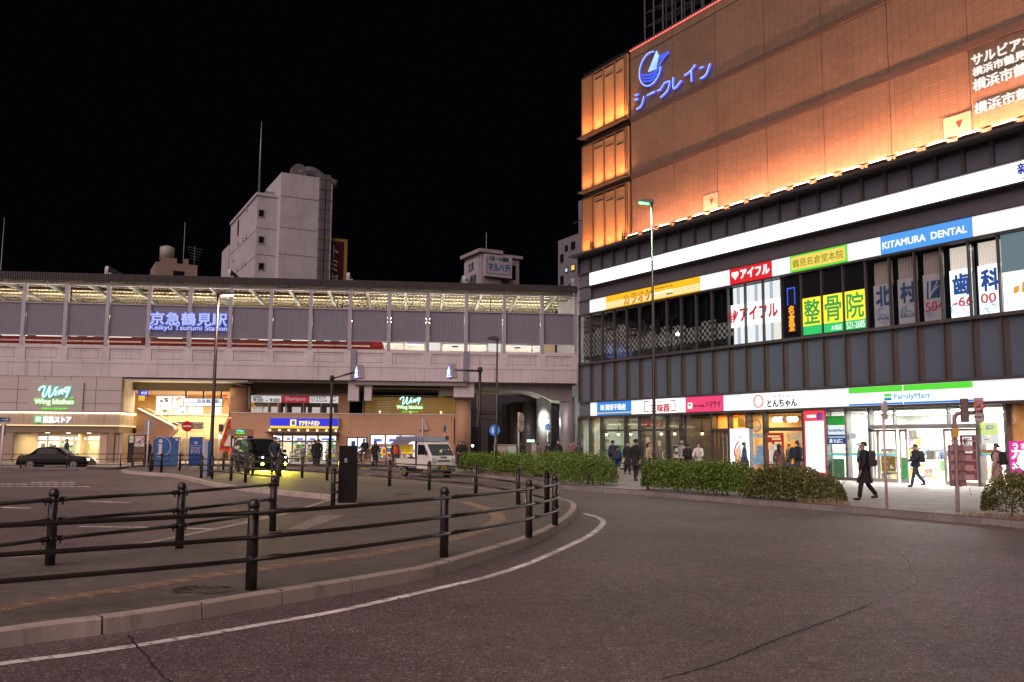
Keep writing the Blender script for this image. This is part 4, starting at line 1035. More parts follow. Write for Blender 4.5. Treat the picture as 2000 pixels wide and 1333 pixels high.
while seams[-1]+d<MU1:seams.append(seams[-1]+d)
seams.append(MU1)
def zrow(x,y):return MA.Z(x,y,-.2)
rows=[]
z1a,z1b=zrow(1240,228),zrow(1240,236);z2a,z2b=zrow(1240,341.5),zrow(1240,349)
s1=(zrow(1314,190),zrow(1314,201));s2=(zrow(1314,309),zrow(1314,320))
zr=[(14.25,min(s2)),(max(s2),min(s1)),(max(s1),26.05),(26.1,ZT1)]
for a,c in zip(seams,seams[1:]):
 for(za,zb)in zr:
  B("tile_panel",M_buff,mall,MA,a+.018,c-.018,-.25,-.2,za,zb)
for(za,zb)in(s1,s2):B("dark_ledge",mat("ledge_brown",(.09,.06,.045),.6),mall,MA,tw0,MU1,-.25,-.14,min(za,zb)+.01,max(za,zb)-.01)
B("roof_edge_light",emit("red_edge_light",(1,.16,.12),1.6),mall,MA,tw0,MU1,-.2,-.12,ZT1+.02,ZT1+.09)
b=MB();u=tw0
while u<MU1:b.box(MA,u,u+.06,-.12,-.1,ZT1+.01,ZT1+.1);u+=.22
b.build("edge_light_clip",M_black,mall)
B("roof_parapet",mat("dark_core",(0,0,0)),mall,MA,tw0,MU1,-.9,-.26,ZT1,ZT1+.3)
for(xl,xr,yt,yb)in((1373,1402.5,384,428),(1843,1898,233,288)):
 q=pxbox(MA,xl,xr,yt,yb,-.15);zt_=q[3]
 dr=MB().box(MA,q[0],q[1],-.2,-.15,14.3,zt_).build("access_door",mat("buff_door",(.34,.24,.17),.5),mall)
 B("door_edge",M_dark,dr,MA,q[0]-.03,q[0],-.2,-.14,14.3,zt_+.03);B("door_edge",M_dark,dr,MA,q[0],q[1]+.03,-.2,-.14,zt_,zt_+.03)
 cu_,w_=(q[0]+q[1])/2+.1,.16
 MB().prism(MA,[(cu_-w_,zt_-.28),(cu_+w_,zt_-.28),(cu_,zt_-.62)],-.15,-.135).build("red_triangle",emit("red_mark",(.8,.03,.02),.7),dr)
 MB().ball(MA.w(q[0]+.15,-.13,14.3+(zt_-14.3)*.32),.06,8,6).build("door_knob",M_alu,dr)
B("light_ledge",M_mull,mall,MA,MU0-.1,MU1,-.1,.75,14.08,14.2)
B("ledge_rail",M_mull,mall,MA,tw0,MU1,.55,.62,14.42,14.48)
k=0;u=tw0+.5
while u<MU1-1:
 f=thing("wall_uplight","","floodlight",MA.w(u+.55,.45,14.2),group="floodlights along the ledge under the tile wall")
 f['label']="small floodlight on the ledge washing the tile wall"
 MB().box(MA,u+.1,u+1.0,.5,.7,14.24,14.34).build("housing",M_dark,f,.01)
 MB().box(MA,u+.3,u+.36,.54,.64,14.2,14.24).box(MA,u+.74,u+.8,.54,.64,14.2,14.24).build("foot",M_dark,f)
 B("lens",emit("orange_lens",(1,.42,.16),4),f,MA,u+.14,u+.96,.53,.67,14.34,14.345)
 g_=min(1.0,.42+.05*k)
 area_on(MA,"flood_beam",MA.w(u+.55,.6,14.36),.9,.14,330*g_,(1,.36,.21),(-MA.n*.24+Vector((0,0,1))),f,150)
 area_on(MA,"high_beam",MA.w(u+.55,.6,14.36),.8,.1,215*g_,(1,.41,.25),(-MA.n*.10+Vector((0,0,1))),f,75)
 u+=1.42;k+=1
M_lat=mat("bronze_lattice",(.40,.25,.12),.55,.1,.15,3)
lz=[(ST_)for ST_ in()]
def lzf(x,y):return MA.Z(x,y,.0)
lev=[(MA.Z(1138,500,0),MA.Z(1138,390,0)),(MA.Z(1138,378,0),MA.Z(1138,288,0)),(MA.Z(1138,272,0),MA.Z(1138,155,0))]
lu0,lu1=MA.U(1136.5,300,0),MA.U(1226,300,0)
cols_u=[MA.U(x,300,0)for x in(1157,1178.5,1200,1220)]
for j,(za,zb)in enumerate(lev):
 lb=thing("lantern_box","%s of three stacked bronze lattice boxes glowing orange from below"%["lowest","middle","topmost"][j],"light box",MA.w((lu0+lu1)/2,-.6,za),group="stacked lattice boxes at the building corner")
 B("back_panel",M_lat,lb,MA,lu0+.05,lu1,-.75,-.7,za,zb)
 for a,c in zip(cols_u,cols_u[1:]):B("lattice_panel",M_lat,lb,MA,a+.05,c-.03,-.12,-.08,za+.12,zb-.12)
 B("floor_tray",M_mull,lb,MA,lu0,lu1,-.7,.40,za-.06,za);B("top_tray",M_mull,lb,MA,lu0,lu1,-.7,.0,zb,zb+.06)
 b=MB()
 for u in[lu0]+cols_u+[lu1-.1]:b.box(MA,u,u+.06,-.7,.02,za,zb)
 b.build("frame_post",mat("bronze_post",(.18,.10,.05),.5,.2),lb)
 b=MB()
 for k in range(9):u=lu0+.1+(cols_u[0]-lu0-.15)*k/9;b.box(MA,u,u+.04,-.45,.0,za+.05,zb-.05)
 b.build("fin",M_lat,lb)
 b=MB();u=cols_u[3]+.1;b.box(MA,u,u+.05,-.1,0,za,zb);b.box(MA,u+.2,u+.26,-.1,0,za,zb);b.build("edge_fin",M_lat,lb)
 b=MB()
 for q in range(3):b.box(MA,cols_u[q]+.2,cols_u[q+1]-.2,-.07,-.05,zb-.5-.2*q,zb-.42-.2*q)
 b.build("fixing_plate",M_dark,lb)
 for a,c,e in zip([lu0]+cols_u,cols_u+[lu1],(66,50,50,50,28)):
  area_on(MA,"tray_light",MA.w((a+c)/2,.36,za+.05),(c-a)*.7,.08,e*(zb-za)/4,(1,.34,.12),(-MA.n*.22+Vector((0,0,1))),lb,110)
 B("gap_beam",M_black,mall,MA,lu0+.05,lu1,-.9,-.1,zb+.06,zb+.35)
 if j==0:
  for x,yt,yb in((1214,455,470),(1152.5,474,486)):
   for dx in(0,4):
    q=pxbox(MA,x+dx,x+dx+2,yt,yb,.03);B("small_mark",M_black,lb,MA,q[0],q[1],.0,.03,q[2],q[3])
bf=thing("billboard_lattice","dark steel lattice frame standing on the shopping building's roof","steel frame",MA.w(-10,-4,26.6))
b=MB();fu0,fu1=MA.U(1259,20,-4),MA.U(1368,20,-4);zb_,zt_=26.4,35.5
nn=8
for v in(-4,-6):
 for k in range(nn+1):
  u=fu0+(fu1+2-fu0)*k/nn;b.path([MA.w(u,v,zb_),MA.w(u,v,zt_)],.06,5)
 for k in range(10):z=zb_+(zt_-zb_)*k/9;b.path([MA.w(fu0,v,z),MA.w(fu1+2,v,z)],.045,5)
for k in range(nn):
 u=fu0+(fu1+2-fu0)*k/nn;u2=fu0+(fu1+2-fu0)*(k+1)/nn
 for q in range(0,9,1):
  z=zb_+(zt_-zb_)*q/9;b.path([MA.w(u,-4,z),MA.w(u2,-6,z+1)],.03,5)
b.build("lattice",mat("dim_steel",(.06,.06,.075),.5,.3),bf)
# -- glass floors
def row(name,za,zb,m,v=-.06,k0=-1,k1=NB,skip=()):
 for k in range(k0,k1):
  if k in skip:continue
  a=MU0+.02 if k<0 else bay(k);c=bay(k+1)
  B(name,m,mall,MA,a+.05,c-.05,v-.04,v,za,zb)
row("clerestory_panel",12.98,14.02,M_span2,-.1)
for k in range(-1,NB):
 a=MU0 if k<0 else bay(k)
 B("fin_post",M_mull,mall,MA,a-.05,a+.10,-.3,.06,12.95,14.06)
B("clerestory_sill",M_mull,mall,MA,MU0,MU1,-.3,.12,12.9,12.97)
bandU=MA.U(1151.4,545)
for k in range(0,12):
 a=bandU+k*(MU1-bandU)/12;c=bandU+(k+1)*(MU1-bandU)/12
 B("band_light",E_band,mall,MA,a+.012,c-.012,-.1,0,12.08,12.885)
B("band_backing",M_mull,mall,MA,MU0,MU1,-.3,-.1,11.95,12.95)
B("recess_panel",mat("grey_recess",(.12,.12,.135),.5),mall,MA,MU0+.9,MU1,-.5,-.35,11.1,12.0)
B("sign_backing",M_mull,mall,MA,MU0,MU1,-.3,-.08,10.2,11.14)
for z in(12.05,11.14,10.2):B("transom_bar",M_mull,mall,MA,MU0,MU1,-.3,.05,z-.045,z+.02)
row("corner_panel",10.25,11.08,M_span2,-.02,-1,0);row("corner_panel",11.2,12.0,M_span2,-.02,-1,0);row("corner_panel",12.1,12.9,M_span2,-.02,-1,0)
ZW0,ZW1=7.02,10.14
row("spandrel_panel",4.5,6.86,M_span,-.12)
b0=[]
for k in range(-1,NB):
 a=MU0 if k<0 else bay(k)
 B("mullion",M_mull,mall,MA,a-.035,a+.035,-.25,.02,4.42,ZW0)
 B("reveal",mat("brown_reveal",(.085,.07,.062),.5),mall,MA,a+.035,a+.26,-.12,-.1,4.5,6.86)
 B("mullion",M_mull,mall,MA,a-.03,a+.03,-.16,.0,ZW0,10.16)
for z in(6.94,):B("transom_bar",M_mull,mall,MA,MU0,MU1,-.3,.09,z-.07,z+.07)
B("transom_bar",M_mull,mall,MA,MU0,MU1,-.3,.09,4.37,4.48)
W={}
def winpane(k0,k1,m,name="window_pane",v=-.1):
 for k in range(k0,k1):
  a=MU0 if k<0 else bay(k);B(name,m,mall,MA,a+.04,bay(k+1)-.04,v-.03,v,ZW0,ZW1)
def checker():
 m,nt,b=_nodes("chequer_print");b.inputs["Roughness"].default_value=.4
 tc=nt.nodes.new("ShaderNodeTexCoord");sx=nt.nodes.new("ShaderNodeVectorMath");sx.operation='DOT_PRODUCT';sx.inputs[1].default_value=MA.u;nt.links.new(tc.outputs["Object"],sx.inputs[0])
 sp=nt.nodes.new("ShaderNodeSeparateXYZ");nt.links.new(tc.outputs["Object"],sp.inputs[0]);cb=nt.nodes.new("ShaderNodeCombineXYZ");nt.links.new(sx.outputs["Value"],cb.inputs[0]);nt.links.new(sp.outputs[2],cb.inputs[1])
 ck=nt.nodes.new("ShaderNodeTexChecker");ck.inputs["Scale"].default_value=5.4;ck.inputs[1].default_value=(.012,.012,.014,1);ck.inputs[2].default_value=(.5,.47,.45,1);nt.links.new(cb.outputs[0],ck.inputs[0])
 nt.links.new(ck.outputs[0],b.inputs["Base Color"]);return m
M_chk=checker()
kc=10
for k in range(-1,kc):
 a=MU0 if k<0 else bay(k);c=bay(k+1)
 hi=9.2 if k<3 else(8.6 if k>5 else 8.9)
 B("chequer_blind",M_chk,mall,MA,a+.04,c-.04,-.42,-.40,ZW0+.45,hi-.25*(k%2))
 B("dark_backing",M_dgl,mall,MA,a+.04,c-.04,-.5,-.43,ZW0,ZW1)
 b=MB()
 for q in range(4):b.box(MA,a+.04,c-.04,-.2,-.17,ZW0+.06+.09*q,ZW0+.09+.09*q)
 b.build("louvre",M_alu,mall)
 B("window_pane",M_glass,mall,MA,a+.04,c-.04,-.13,-.1,ZW0,ZW1)
t=thing("karaoke_window_letters","dark raised letters behind the chequered karaoke windows","lettering",MA.w(bay(6),-.3,9))
tpx("カラオケ",MA,-.3,1225,1322,628,660,mat("gloss_black",(.02,.02,.022),.15,0,0),t,bold=.03,ext=.05)
kb=thing("karaoke_bulb","bare bright bulb shining through the chequered window blind","lamp",MA.w(MA.U(1323,653,-.38),-.38,MA.Z(1323,653,-.38)))
MB().ball(MA.w(MA.U(1323,653,-.35),-.35,MA.Z(1323,653,-.35)),.09,10,6).build("bulb",emit("pale_bulb",(1,.9,.75),14),kb);B("stem",M_dark,kb,MA,MA.U(1323,653,-.35)-.02,MA.U(1323,653,-.35)+.02,-.37,-.33,MA.Z(1323,653,-.35)-.9,MA.Z(1323,653,-.35)-.08)
la,lc=MA.U(1420,620),MA.U(1522,620)
lo=thing("loan_window_sign","bright white window display with a red heart mark and red lettering","sign",MA.w((la+lc)/2,-.3,ZW0))
B("lit_panel",emit("loan_white",(.98,1,1),1.5),lo,MA,la+.05,lc-.03,-.3,-.25,ZW0+.95,ZW1-.95)
b=MB();
B("room_light",emit("loan_room",(.85,.9,.94),1.0),lo,MA,la+.05,lc-.03,-.5,-.45,ZW0,ZW1)
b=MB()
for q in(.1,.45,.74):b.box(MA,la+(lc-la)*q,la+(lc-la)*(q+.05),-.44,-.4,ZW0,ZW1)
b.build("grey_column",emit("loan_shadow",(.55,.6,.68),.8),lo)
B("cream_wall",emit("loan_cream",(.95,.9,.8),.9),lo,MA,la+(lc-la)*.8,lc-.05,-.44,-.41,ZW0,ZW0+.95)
Er=emit("red_letter",(.85,.01,.03),.75)
def heart(parent,u,z,s,v,m,lines=False):
 """round topped v of three strokes, or a plain heart"""
 b=MB()
 if lines:
  for k in range(3):
   o_=k*.16
   for sgn in(-1,1):
    pts=[MA.w(u+sgn*s*(.5-o_),v,z+s*(.25+o_*.55)),MA.w(u+sgn*s*(.42-o_*.9),v,z+s*(.0+o_*.3)),MA.w(u+sgn*s*.06,v,z-s*(.5-o_*1.1))]
    b.path(crom(pts,4),s*.055,6)
 else:
  pts=[]
  for k in range(28):
   a=2*math.pi*k/28;pts.append((u+s*.031*16*math.sin(a)**3,z+s*.031*(13*math.cos(a)-5*math.cos(2*a)-2*math.cos(3*a)-math.cos(4*a))))
  b.prism(MA,pts,v,v+.03)
 b.build("heart_mark",m,parent)
q=pxbox(MA,1423,1440,607,630,-.25);heart(lo,(q[0]+q[1])/2,(q[2]+q[3])/2,q[1]-q[0]+.1,-.22,Er,True)
tpx("アイフル",MA,-.25,1446,1519,603,628,Er,lo,bold=.035)
for k in(0,1,2,3):
 pass
winpane(13,14,M_dgl)
q=pxbox(MA,1539,1557,563,652,-.09);led=thing("led_column","narrow dark window sign with running orange characters and blue dots","sign",MA.w(q[0],-.09,q[2]))
B("board",M_black,led,MA,q[0],q[1],-.09,-.02,q[2],q[3])
text("名倉堂",MA,(q[0]+.1,q[1]-.1,q[2]+.1,q[2]+1.35),-.02,emit("led_orange",(1,.3,.02),1.6),led,vertical=True,bold=.03)
b=MB()
for k in range(12):z=q[2]+1.4+(q[3]-q[2]-1.4)*k/12;b.box(MA,q[0]+.04,q[0]+.08,-.02,0,z,z+.05);b.box(MA,q[1]-.08,q[1]-.04,-.02,0,z,z+.05)
for k in range(5):u=q[0]+.08+(q[1]-q[0]-.16)*k/5;b.box(MA,u,u+.05,-.02,0,q[3]-.08,q[3]-.03)
b.build("blue_dot",emit("led_blue",(.05,.12,1),1.5),led)
winpane(14,17,M_dgl)
os_=thing("clinic_window_sign","three yellow and green lit window panels with big green characters","sign",MA.w(bay(14.5),-.08,ZW0+.1))
Eyl=emit("lemon_lit",(1,.84,.03),1.15);Egr=emit("green_lit",(.02,.68,.17),.9);Egl=emit("green_letter",(.02,.5,.1),.7)
for k,ch in enumerate("整骨院"):
 a,c=bay(14+k)+.07,bay(15+k)-.07
 B("green_panel",Egr,os_,MA,a,c,-.09,-.05,ZW0+.05,ZW0+.48);B("yellow_panel",Eyl,os_,MA,a,c,-.09,-.05,ZW0+.48,ZW0+1.85)
 text(ch,MA,(a+.1,c-.08,ZW0+.58,ZW0+1.75),-.05,Egl,os_,bold=.012)
text("お電話",MA,(bay(15)+.5,bay(16)-.15,ZW0+.12,ZW0+.36),-.05,E_soft,os_);text("521-2685",MA,(bay(16)+.12,bay(17)-.12,ZW0+.1,ZW0+.42),-.05,E_soft,os_)
winpane(17,22,M_dgl,v=-.55)
de=thing("dental_window_sign","row of frosted window sheets with big navy characters and a red phone number","sign",MA.w(bay(18.5),-.3,ZW0))
cgrey=mat("grey_net_curtain",(.30,.28,.26),.8,0,.1);sheet=mat("frosted_sheet",(.32,.34,.37),.5,0,.1);navy=mat("navy_letter_film",(.015,.05,.15),.5)
sheetL=emit("frosted_lit",(.95,.98,1),1.1,(.5,.5,.5));navyL=emit("navy_lit",(.02,.14,.55),.5);curtL=emit("curtain_lit",(.62,.55,.45),.75,(.4,.4,.4));redp=mat("phone_red",(.35,.03,.05),.5);redL=emit("phone_red_lit",(.85,.08,.08),.7)
ks=[(17,"北",0),(18,"村",0),(19,None,0),(20,"歯",1),(21,"科",1)]
for k,ch,lit in ks:
 a,c=bay(k)+.22,bay(k+1)-.06
 corrug(MA,a,c,-.4,ZW0+1.9,ZW1-.1,.12,.05,curtL if lit else cgrey,"net_curtain",de)
 B("frosted_sheet",sheetL if lit else sheet,de,MA,a,c,-.35,-.3,ZW0+.05,ZW0+2.05-.1*(k==17))
 if ch:text(ch,MA,(a+.14,c-.1,ZW0+1.0,ZW0+1.85),-.3,navyL if lit else navy,de,bold=.035)
 else:
  b=MB();b.prism(MA,[(a+.15,ZW0+1.0),(a+.75,ZW0+1.0),(a+.8,ZW0+1.75),(a+.2,ZW0+1.75)],-.3,-.28);b.build("square_logo",navy,de)
  b=MB()
  for q1 in((.3,1.05,.7,1.7),(.3,1.15,.74,1.5)):b.path([MA.w(a+q1[0],-.275,ZW0+q1[1]),MA.w(a+q1[2],-.275,ZW0+q1[3])],.035,5)
  b.path([MA.w(a+.3,-.275,ZW0+1.0),MA.w(a+.34,-.275,ZW0+1.75)],.05,5);b.build("logo_stroke",sheet,de)
 b=MB();R3=random.Random(k)
 for _ in range(5):
  uu,zz,r_=a+R3.uniform(.15,.75),ZW0+R3.uniform(.15,.9),R3.uniform(.08,.2);b.ring(MA,uu,-.3,zz,r_,r_+.025,.01,14,20,300)
 b.build("swirl_print",emit("swirl_lit",(.3,.6,.95),.7)if lit else mat("swirl_blue",(.10,.2,.33),.5),de)
text("www.d",MA,(bay(17)+.35,bay(18)-.08,ZW0+.32,ZW0+.55),-.3,navy,de);text("kita.com",MA,(bay(18)+.3,bay(19)-.07,ZW0+.32,ZW0+.55),-.3,navy,de)
text("504",MA,(bay(19)+.3,bay(20)-.1,ZW0+.45,ZW0+.85),-.3,redp,de,bold=.01);text("-66",MA,(bay(20)+.35,bay(21)-.04,ZW0+.5,ZW0+.88),-.3,redL,de,bold=.01);text("00",MA,(bay(21)+.3,bay(22)-.3,ZW0+.5,ZW0+.88),-.3,redL,de,bold=.01)
for k in(20,21):area_on(MA,"clinic_light",MA.w(bay(k+.5),-.48,ZW1-.2),1,.1,6,(.95,.98,1),(0,0,-1),de)
a,c=bay(22),MU1
B("pale_glass",emit("teal_glass",(.22,.32,.37),.6),mall,MA,a+.05,c,-.3,-.2,ZW0+1.6,ZW1);B("lit_lower",emit("white_lower",(1,.98,.95),1.3),mall,MA,a+.05,c,-.3,-.2,ZW0,ZW0+1.6)
sb=thing("orange_stroke_sign","lit white window with slanting orange strokes at the right edge","sign",MA.w(a+.6,-.2,ZW0+.7))
for k in range(4):MB().prism(MA,[(a+.45+.33*k,ZW0+.7),(a+.65+.33*k,ZW0+.74),(a+.7+.33*k,ZW0+1.0+.15*k),(a+.5+.33*k,ZW0+.96+.15*k)],-.2,-.17).build("stroke",emit("orange_stroke",(1,.38,.03),.9),sb)
# -- sign band of the second floor
zs0,zs1=10.28,11.1
def blank(x0,x1,z0,z1):
 u0=MA.U(x0)if x0<2050 else MU1;u1=MA.U(x1)if x1<2050 else MU1
 n=max(1,round((u1-u0)/2.4))
 for k in range(n):B("blank_sign",E_blank,mall,MA,u0+(u1-u0)*k/n+.01,u0+(u1-u0)*(k+1)/n-.01,-.08,0,z0,z1)
def bandsign(name,lab,x0,x1,z0,z1,face,fname="face"):
 u0,u1=MA.U(x0),MA.U(x1);t=thing(name,lab,"sign",MA.w((u0+u1)/2,0,z0));MB().box(MA,u0+.015,u1-.015,-.08,.015,z0,z1).build(fname,face,t);return t,u0,u1
blank(1152,1183,zs0,zs1)
def UB(x,y):return MA.px(x,y)[0]
def band(name,lab,x0,x1,y,z0,z1,face):
 u0,u1=UB(x0,y),UB(x1,y);t=thing(name,lab,"sign",MA.w((u0+u1)/2,0,z0));MB().box(MA,u0+.015,u1-.015,-.08,.015,z0,z1).build("face",face,t);return t,u0,u1
def bl(x0,x1,y):
 u0,u1=UB(x0,y),(UB(x1,y)if x1<2010 else MU1);n=max(1,round((u1-u0)/2.4))
 for k in range(n):B("blank_sign",E_blank,mall,MA,u0+(u1-u0)*k/n+.01,u0+(u1-u0)*(k+1)/n-.01,-.08,0,*BZ)
BZ=(zs0,zs1)
t,a,c=band("karaoke_sign","long orange and white striped karaoke sign in the upper sign band",1183,1367.5,575,zs0,zs1,emit("amber_lit",(1,.50,.01),1.1))
b=MB()
for k in range(4):b.box(MA,a+.02,c-.02,.015,.02,zs0+.07+.1*k,zs0+.11+.1*k)
b.build("white_line",emit("cream_lit",(1,.9,.7),1.3),t)
w_=c-a
text("カラオケ",MA,(a+w_*.22,a+w_*.52,zs0+.08,zs0+.66),.02,emit("brown_letter_edge",(.25,.1,.01),.5),t,name='letter_edge',bold=.05)
text("カラオケ",MA,(a+w_*.225,a+w_*.515,zs0+.10,zs0+.64),.035,emit("amber_letter",(1,.42,.02),1.0),t,bold=.02)
text("American Dream",MA,(a+w_*.55,a+w_*.74,zs0+.28,zs0+.5),.02,emit("cream_lit",(0,0,0),1),t);text("アメリカンドリーム",MA,(a+w_*.56,a+w_*.74,zs0+.58,zs0+.7),.02,mat("print_black",(0,0,0)),t,bold=.02);text("鶴見店",MA,(a+w_*.68,a+w_*.74,zs0+.13,zs0+.22),.02,mat("print_black",(0,0,0)),t,bold=.02)
bl(1367.5,1425,555)
t,a,c=band("loan_sign","red sign with a white heart and white lettering in the upper band",1425,1507.5,530,zs0,zs1,emit("red_lit",(.85,.012,.02),.9))
heart(t,a+.42,zs0+.45,.5,.02,E_soft);text("アイフル",MA,(a+.8,c-.15,zs0+.2,zs0+.68),.02,E_soft,t,bold=.04)
bl(1507.5,1542.5,520)
t,a,c=band("clinic_name_sign","yellow sign with a green rim and green brush characters",1542.5,1655,503,zs0,zs1,emit("lime_rim",(.12,.75,.05),1.0))
B("yellow_face",emit("gold_face",(1,.66,.12),1.05),t,MA,a+.1,c-.1,.015,.025,zs0+.09,zs1-.09)
text("鶴見名倉堂本院",MA,(a+.2,c-.2,zs0+.2,zs1-.22),.03,emit("moss_letter",(.25,.42,.02),.7),t,bold=.005)
bl(1655,1719,490)
t,a,c=band("dental_sign","sky blue sign with wide white capitals in the upper band",1719,1898,460,zs0,zs1,emit("sky_lit",(.09,.38,.95),.95))
text("KITAMURA  DENTAL",MA,(a+.12,c-.18,zs0+.22,zs1-.3),.02,E_soft,t,bold=.02)
bl(1898,3000,430)
nb=thing("blue_character_sign","blue characters on the topmost white band at the right edge","sign",MA.w(UB(2005,335),0,12.1))
text("新鶴見",MA,(UB(1988,335),UB(1988,335)+1.6,12.36,12.8),.01,emit("royal_letter",(.02,.07,.6),.6),nb,bold=.03);text("☎ 045",MA,(UB(1990,335),UB(1990,335)+.7,12.13,12.27),.01,emit("royal_letter",(0,0,0),1),nb)
# -- neon crane mark and name on the tile wall
nv=-.05
ne=thing("neon_name_sign","blue neon characters and a round sail mark high on the tile wall","sign",MA.w(MA.U(1310,150,nv),nv,20))
E_neon=emit("neon_blue",(.04,.10,1.0),1.3);E_neonc=emit("neon_core",(.35,.55,1.0),1.4)
def npt(x,y):u,z=MA.px(x,y,nv);return MA.w(u,nv,z)
def stroke(b,pts,r):b.path(crom([npt(*p)for p in pts],6)if len(pts)>2 else[npt(*p)for p in pts],r,6)
S=[]
circ=[(1271+21*math.cos(t),135-32*math.sin(t)-.48*21*math.cos(t))for t in[rad(70+k*20)for k in range(15)]]
S+=[circ,[(1253,147),(1270,146),(1286,135)],[(1255,153),(1268,153),(1283,146)],[(1258,159),(1268,159),(1279,154)],[(1306,102),(1290,122),(1277,152)],[(1306,102),(1294,109),(1286,116)]]
S2=[[(1267,140),(1283,100)],[(1271,138),(1284,103)],[(1275,136),(1285,106)],[(1280,133),(1286,108)],[(1267,140),(1282,133)]]
kat=[[(1241,187),(1248,185)],[(1240,196),(1247,194)],[(1244,214),(1254,206),(1259,189)],[(1265,187),(1280,179)],[(1299,162),(1292,174),(1285,178)],[(1299,163),(1309,160),(1304,178),(1291,191)],[(1316,152),(1317,174),(1332,158)],[(1359,127),(1349,140),(1338,148)],[(1351,138),(1352,160)],[(1368,134),(1375,131)],[(1369,154),(1380,146),(1388,125)]]
for nm,SS,r_ in(("circle_mark",S,.06),("sail_mark",S2,.045),("neon_letter",kat,.075)):
 b=MB()
 for s_ in SS:stroke(b,s_,r_)
 b.build(nm,E_neon if nm!="sail_mark" else E_neonc,ne)
b=MB();
for s_ in kat+S[:1]:b.path([p+MA.n*.07 for p in(crom([npt(*q)for q in s_],6)if len(s_)>2 else[npt(*q)for q in s_])],.03,6)
b.build("neon_core",E_neonc,ne)
wl_=thing("tenant_lettering","rows of white raised characters on the tile wall at the right edge","lettering",MA.w(9.5,-.05,18))
E_lw=emit("warm_white_letter",(1,.93,.88),1.0);uL=MA.U(1900,120,-.1)
for s_,xl,yt,yb,n_ in(("サルビアホール",1899,109,130,3.6),("横浜市鶴見区民文化センター",1901,134,151,5.6),("横浜市鶴見国際交流ラウンジ",1902,157,180,7.2),("横浜市鶴見区文化会館",1904,203,225,5.7)):
 u0,z0=MA.px(xl,yb,-.15);z1=MA.Z(xl,yt,-.15);text(s_,MA,(u0,u0+n_,z0,z1),-.15,E_lw,wl_,bold=.02,ext=.04)
 # -- ground floor
BZ=(3.53,4.36)
B("sign_backing",M_mull,mall,MA,MU0,MU1,-.3,-.08,3.45,4.42)
B("transom_bar",M_mull,mall,MA,MU0,MU1,-.35,.09,3.40,3.51)
row("corner_panel",3.55,4.34,M_span2,-.02,-1,0)
bl(1153,1166,800)
t,a,c=band("estate_agent_sign","blue estate agent sign with white characters and a yellow line",1166,1233,797,*BZ,emit("azure_lit",(.02,.27,.85),.9))
text("㈲ 関栄不動産",MA,(a+.4,c-.5,3.83,4.2),.02,E_soft,t,bold=.02);B("yellow_line",emit("yellow_lit",(0,0,0),1),t,MA,a+.02,c-.02,.015,.02,3.64,3.69)
bl(1233,1256,797)
t,a,c=band("noodle_sign","white noodle shop sign with large red characters and black corner brackets",1256,1322,793,*BZ,emit("noodle_white",(1,.98,.97),1.25))
text("三味酉",MA,(a+.75,c-.6,3.6,4.06),.02,emit("red_letter",(0,0,0),1),t,bold=.03);text("こしがちがうどん",MA,(a+1.0,c-.9,4.13,4.25),.02,mat("print_black",(0,0,0)),t)
b=MB()
for e in(0,1):
 u=a+.12 if e==0 else c-.16;b.box(MA,u,u+.05,.015,.02,3.62,4.27)
 for z in(3.62,4.22):b.box(MA,u if e==0 else u-.35,u+.4 if e==0 else u+.05,.015,.021,z,z+.05)
b.build("corner_bracket",mat("print_black",(0,0,0)),t)
bl(1322,1339,790)
t,a,c=band("yakitori_sign","pink sign with black characters and a small white square",1339,1413,787,*BZ,emit("pink_lit",(.95,.06,.2),.95))
q=(a+.2,a+.55);B("white_square",E_soft,t,MA,q[0],q[1],.015,.025,3.72,4.05);B("green_patch",emit("green_lit",(0,0,0),1),t,MA,q[0]+.06,q[1]-.1,.025,.03,3.85,4.0)
text("やきとりの名店",MA,(a+.65,a+1.5,3.78,3.92),.02,mat("print_black",(0,0,0)),t,bold=.01);text("ハマケイ",MA,(a+1.6,c-.2,3.72,4.1),.02,mat("print_black",(0,0,0)),t,bold=.01)
bl(1413,1449,785)
t,a,c=band("pub_sign","white pub sign with a red ring and bold black brush characters",1449,1578,780,*BZ,emit("noodle_white",(0,0,0),1))
b=MB();b.ring(MA,a+1.15,.015,3.95,.28,.33,.02,32);b.build("red_ring",emit("red_letter",(0,0,0),1),t)
b=MB();R4=random.Random(2)
for k in range(5):b.box(MA,a+.85+.05*(k%2),a+1.4-.08*(k%3),.016,.022,3.78+.08*k,3.80+.08*k)
b.build("fine_print",mat("print_grey",(.25,.22,.22),.6),t)
text("とんちゃん",MA,(a+1.75,c-.65,3.62,4.0),.02,mat("print_navy",(.02,.015,.05),.6),t,bold=.025);text("やきとん",MA,(a+2.1,c-1.0,4.07,4.22),.02,emit("red_letter",(0,0,0),1),t)
bl(1578,1657,775)
t,a,c=band("convenience_sign","long convenience store sign with a green top stripe, white field and thin blue foot",1657,1902,765,*BZ,emit("noodle_white",(0,0,0),1))
B("green_stripe",emit("leaf_green_lit",(.10,.78,.04),1.0),t,MA,a+.02,c-.02,.015,.022,4.1,4.355);B("blue_stripe",emit("azure_stripe",(.02,.25,.85),.9),t,MA,a+.02,c-.02,.015,.022,3.535,3.62)
cm=a+(c-a)*.47;B("panel_seam",E_band,t,MA,cm-.01,cm+.01,.02,.03,3.54,4.35)
u0,z0=MA.px(1727.5,782,.02);u1=UB(1741.5,775);z1=MA.Z(1727.5,771,.02);B("logo_green",emit("leaf_green_lit",(0,0,0),1),t,MA,u0,u1,.015,.03,(z0+z1)/2+.02,z1+.03);B("logo_blue",emit("logo_blue",(.01,.3,.65),.8),t,MA,u0,u1,.015,.03,z0-.02,(z0+z1)/2-.02)
tpx("FamilyMart",MA,.02,1747,1817,770,783.5,emit("logo_sky",(.03,.42,.85),.9),t,bold=.01)
bl(1902,3000,760)
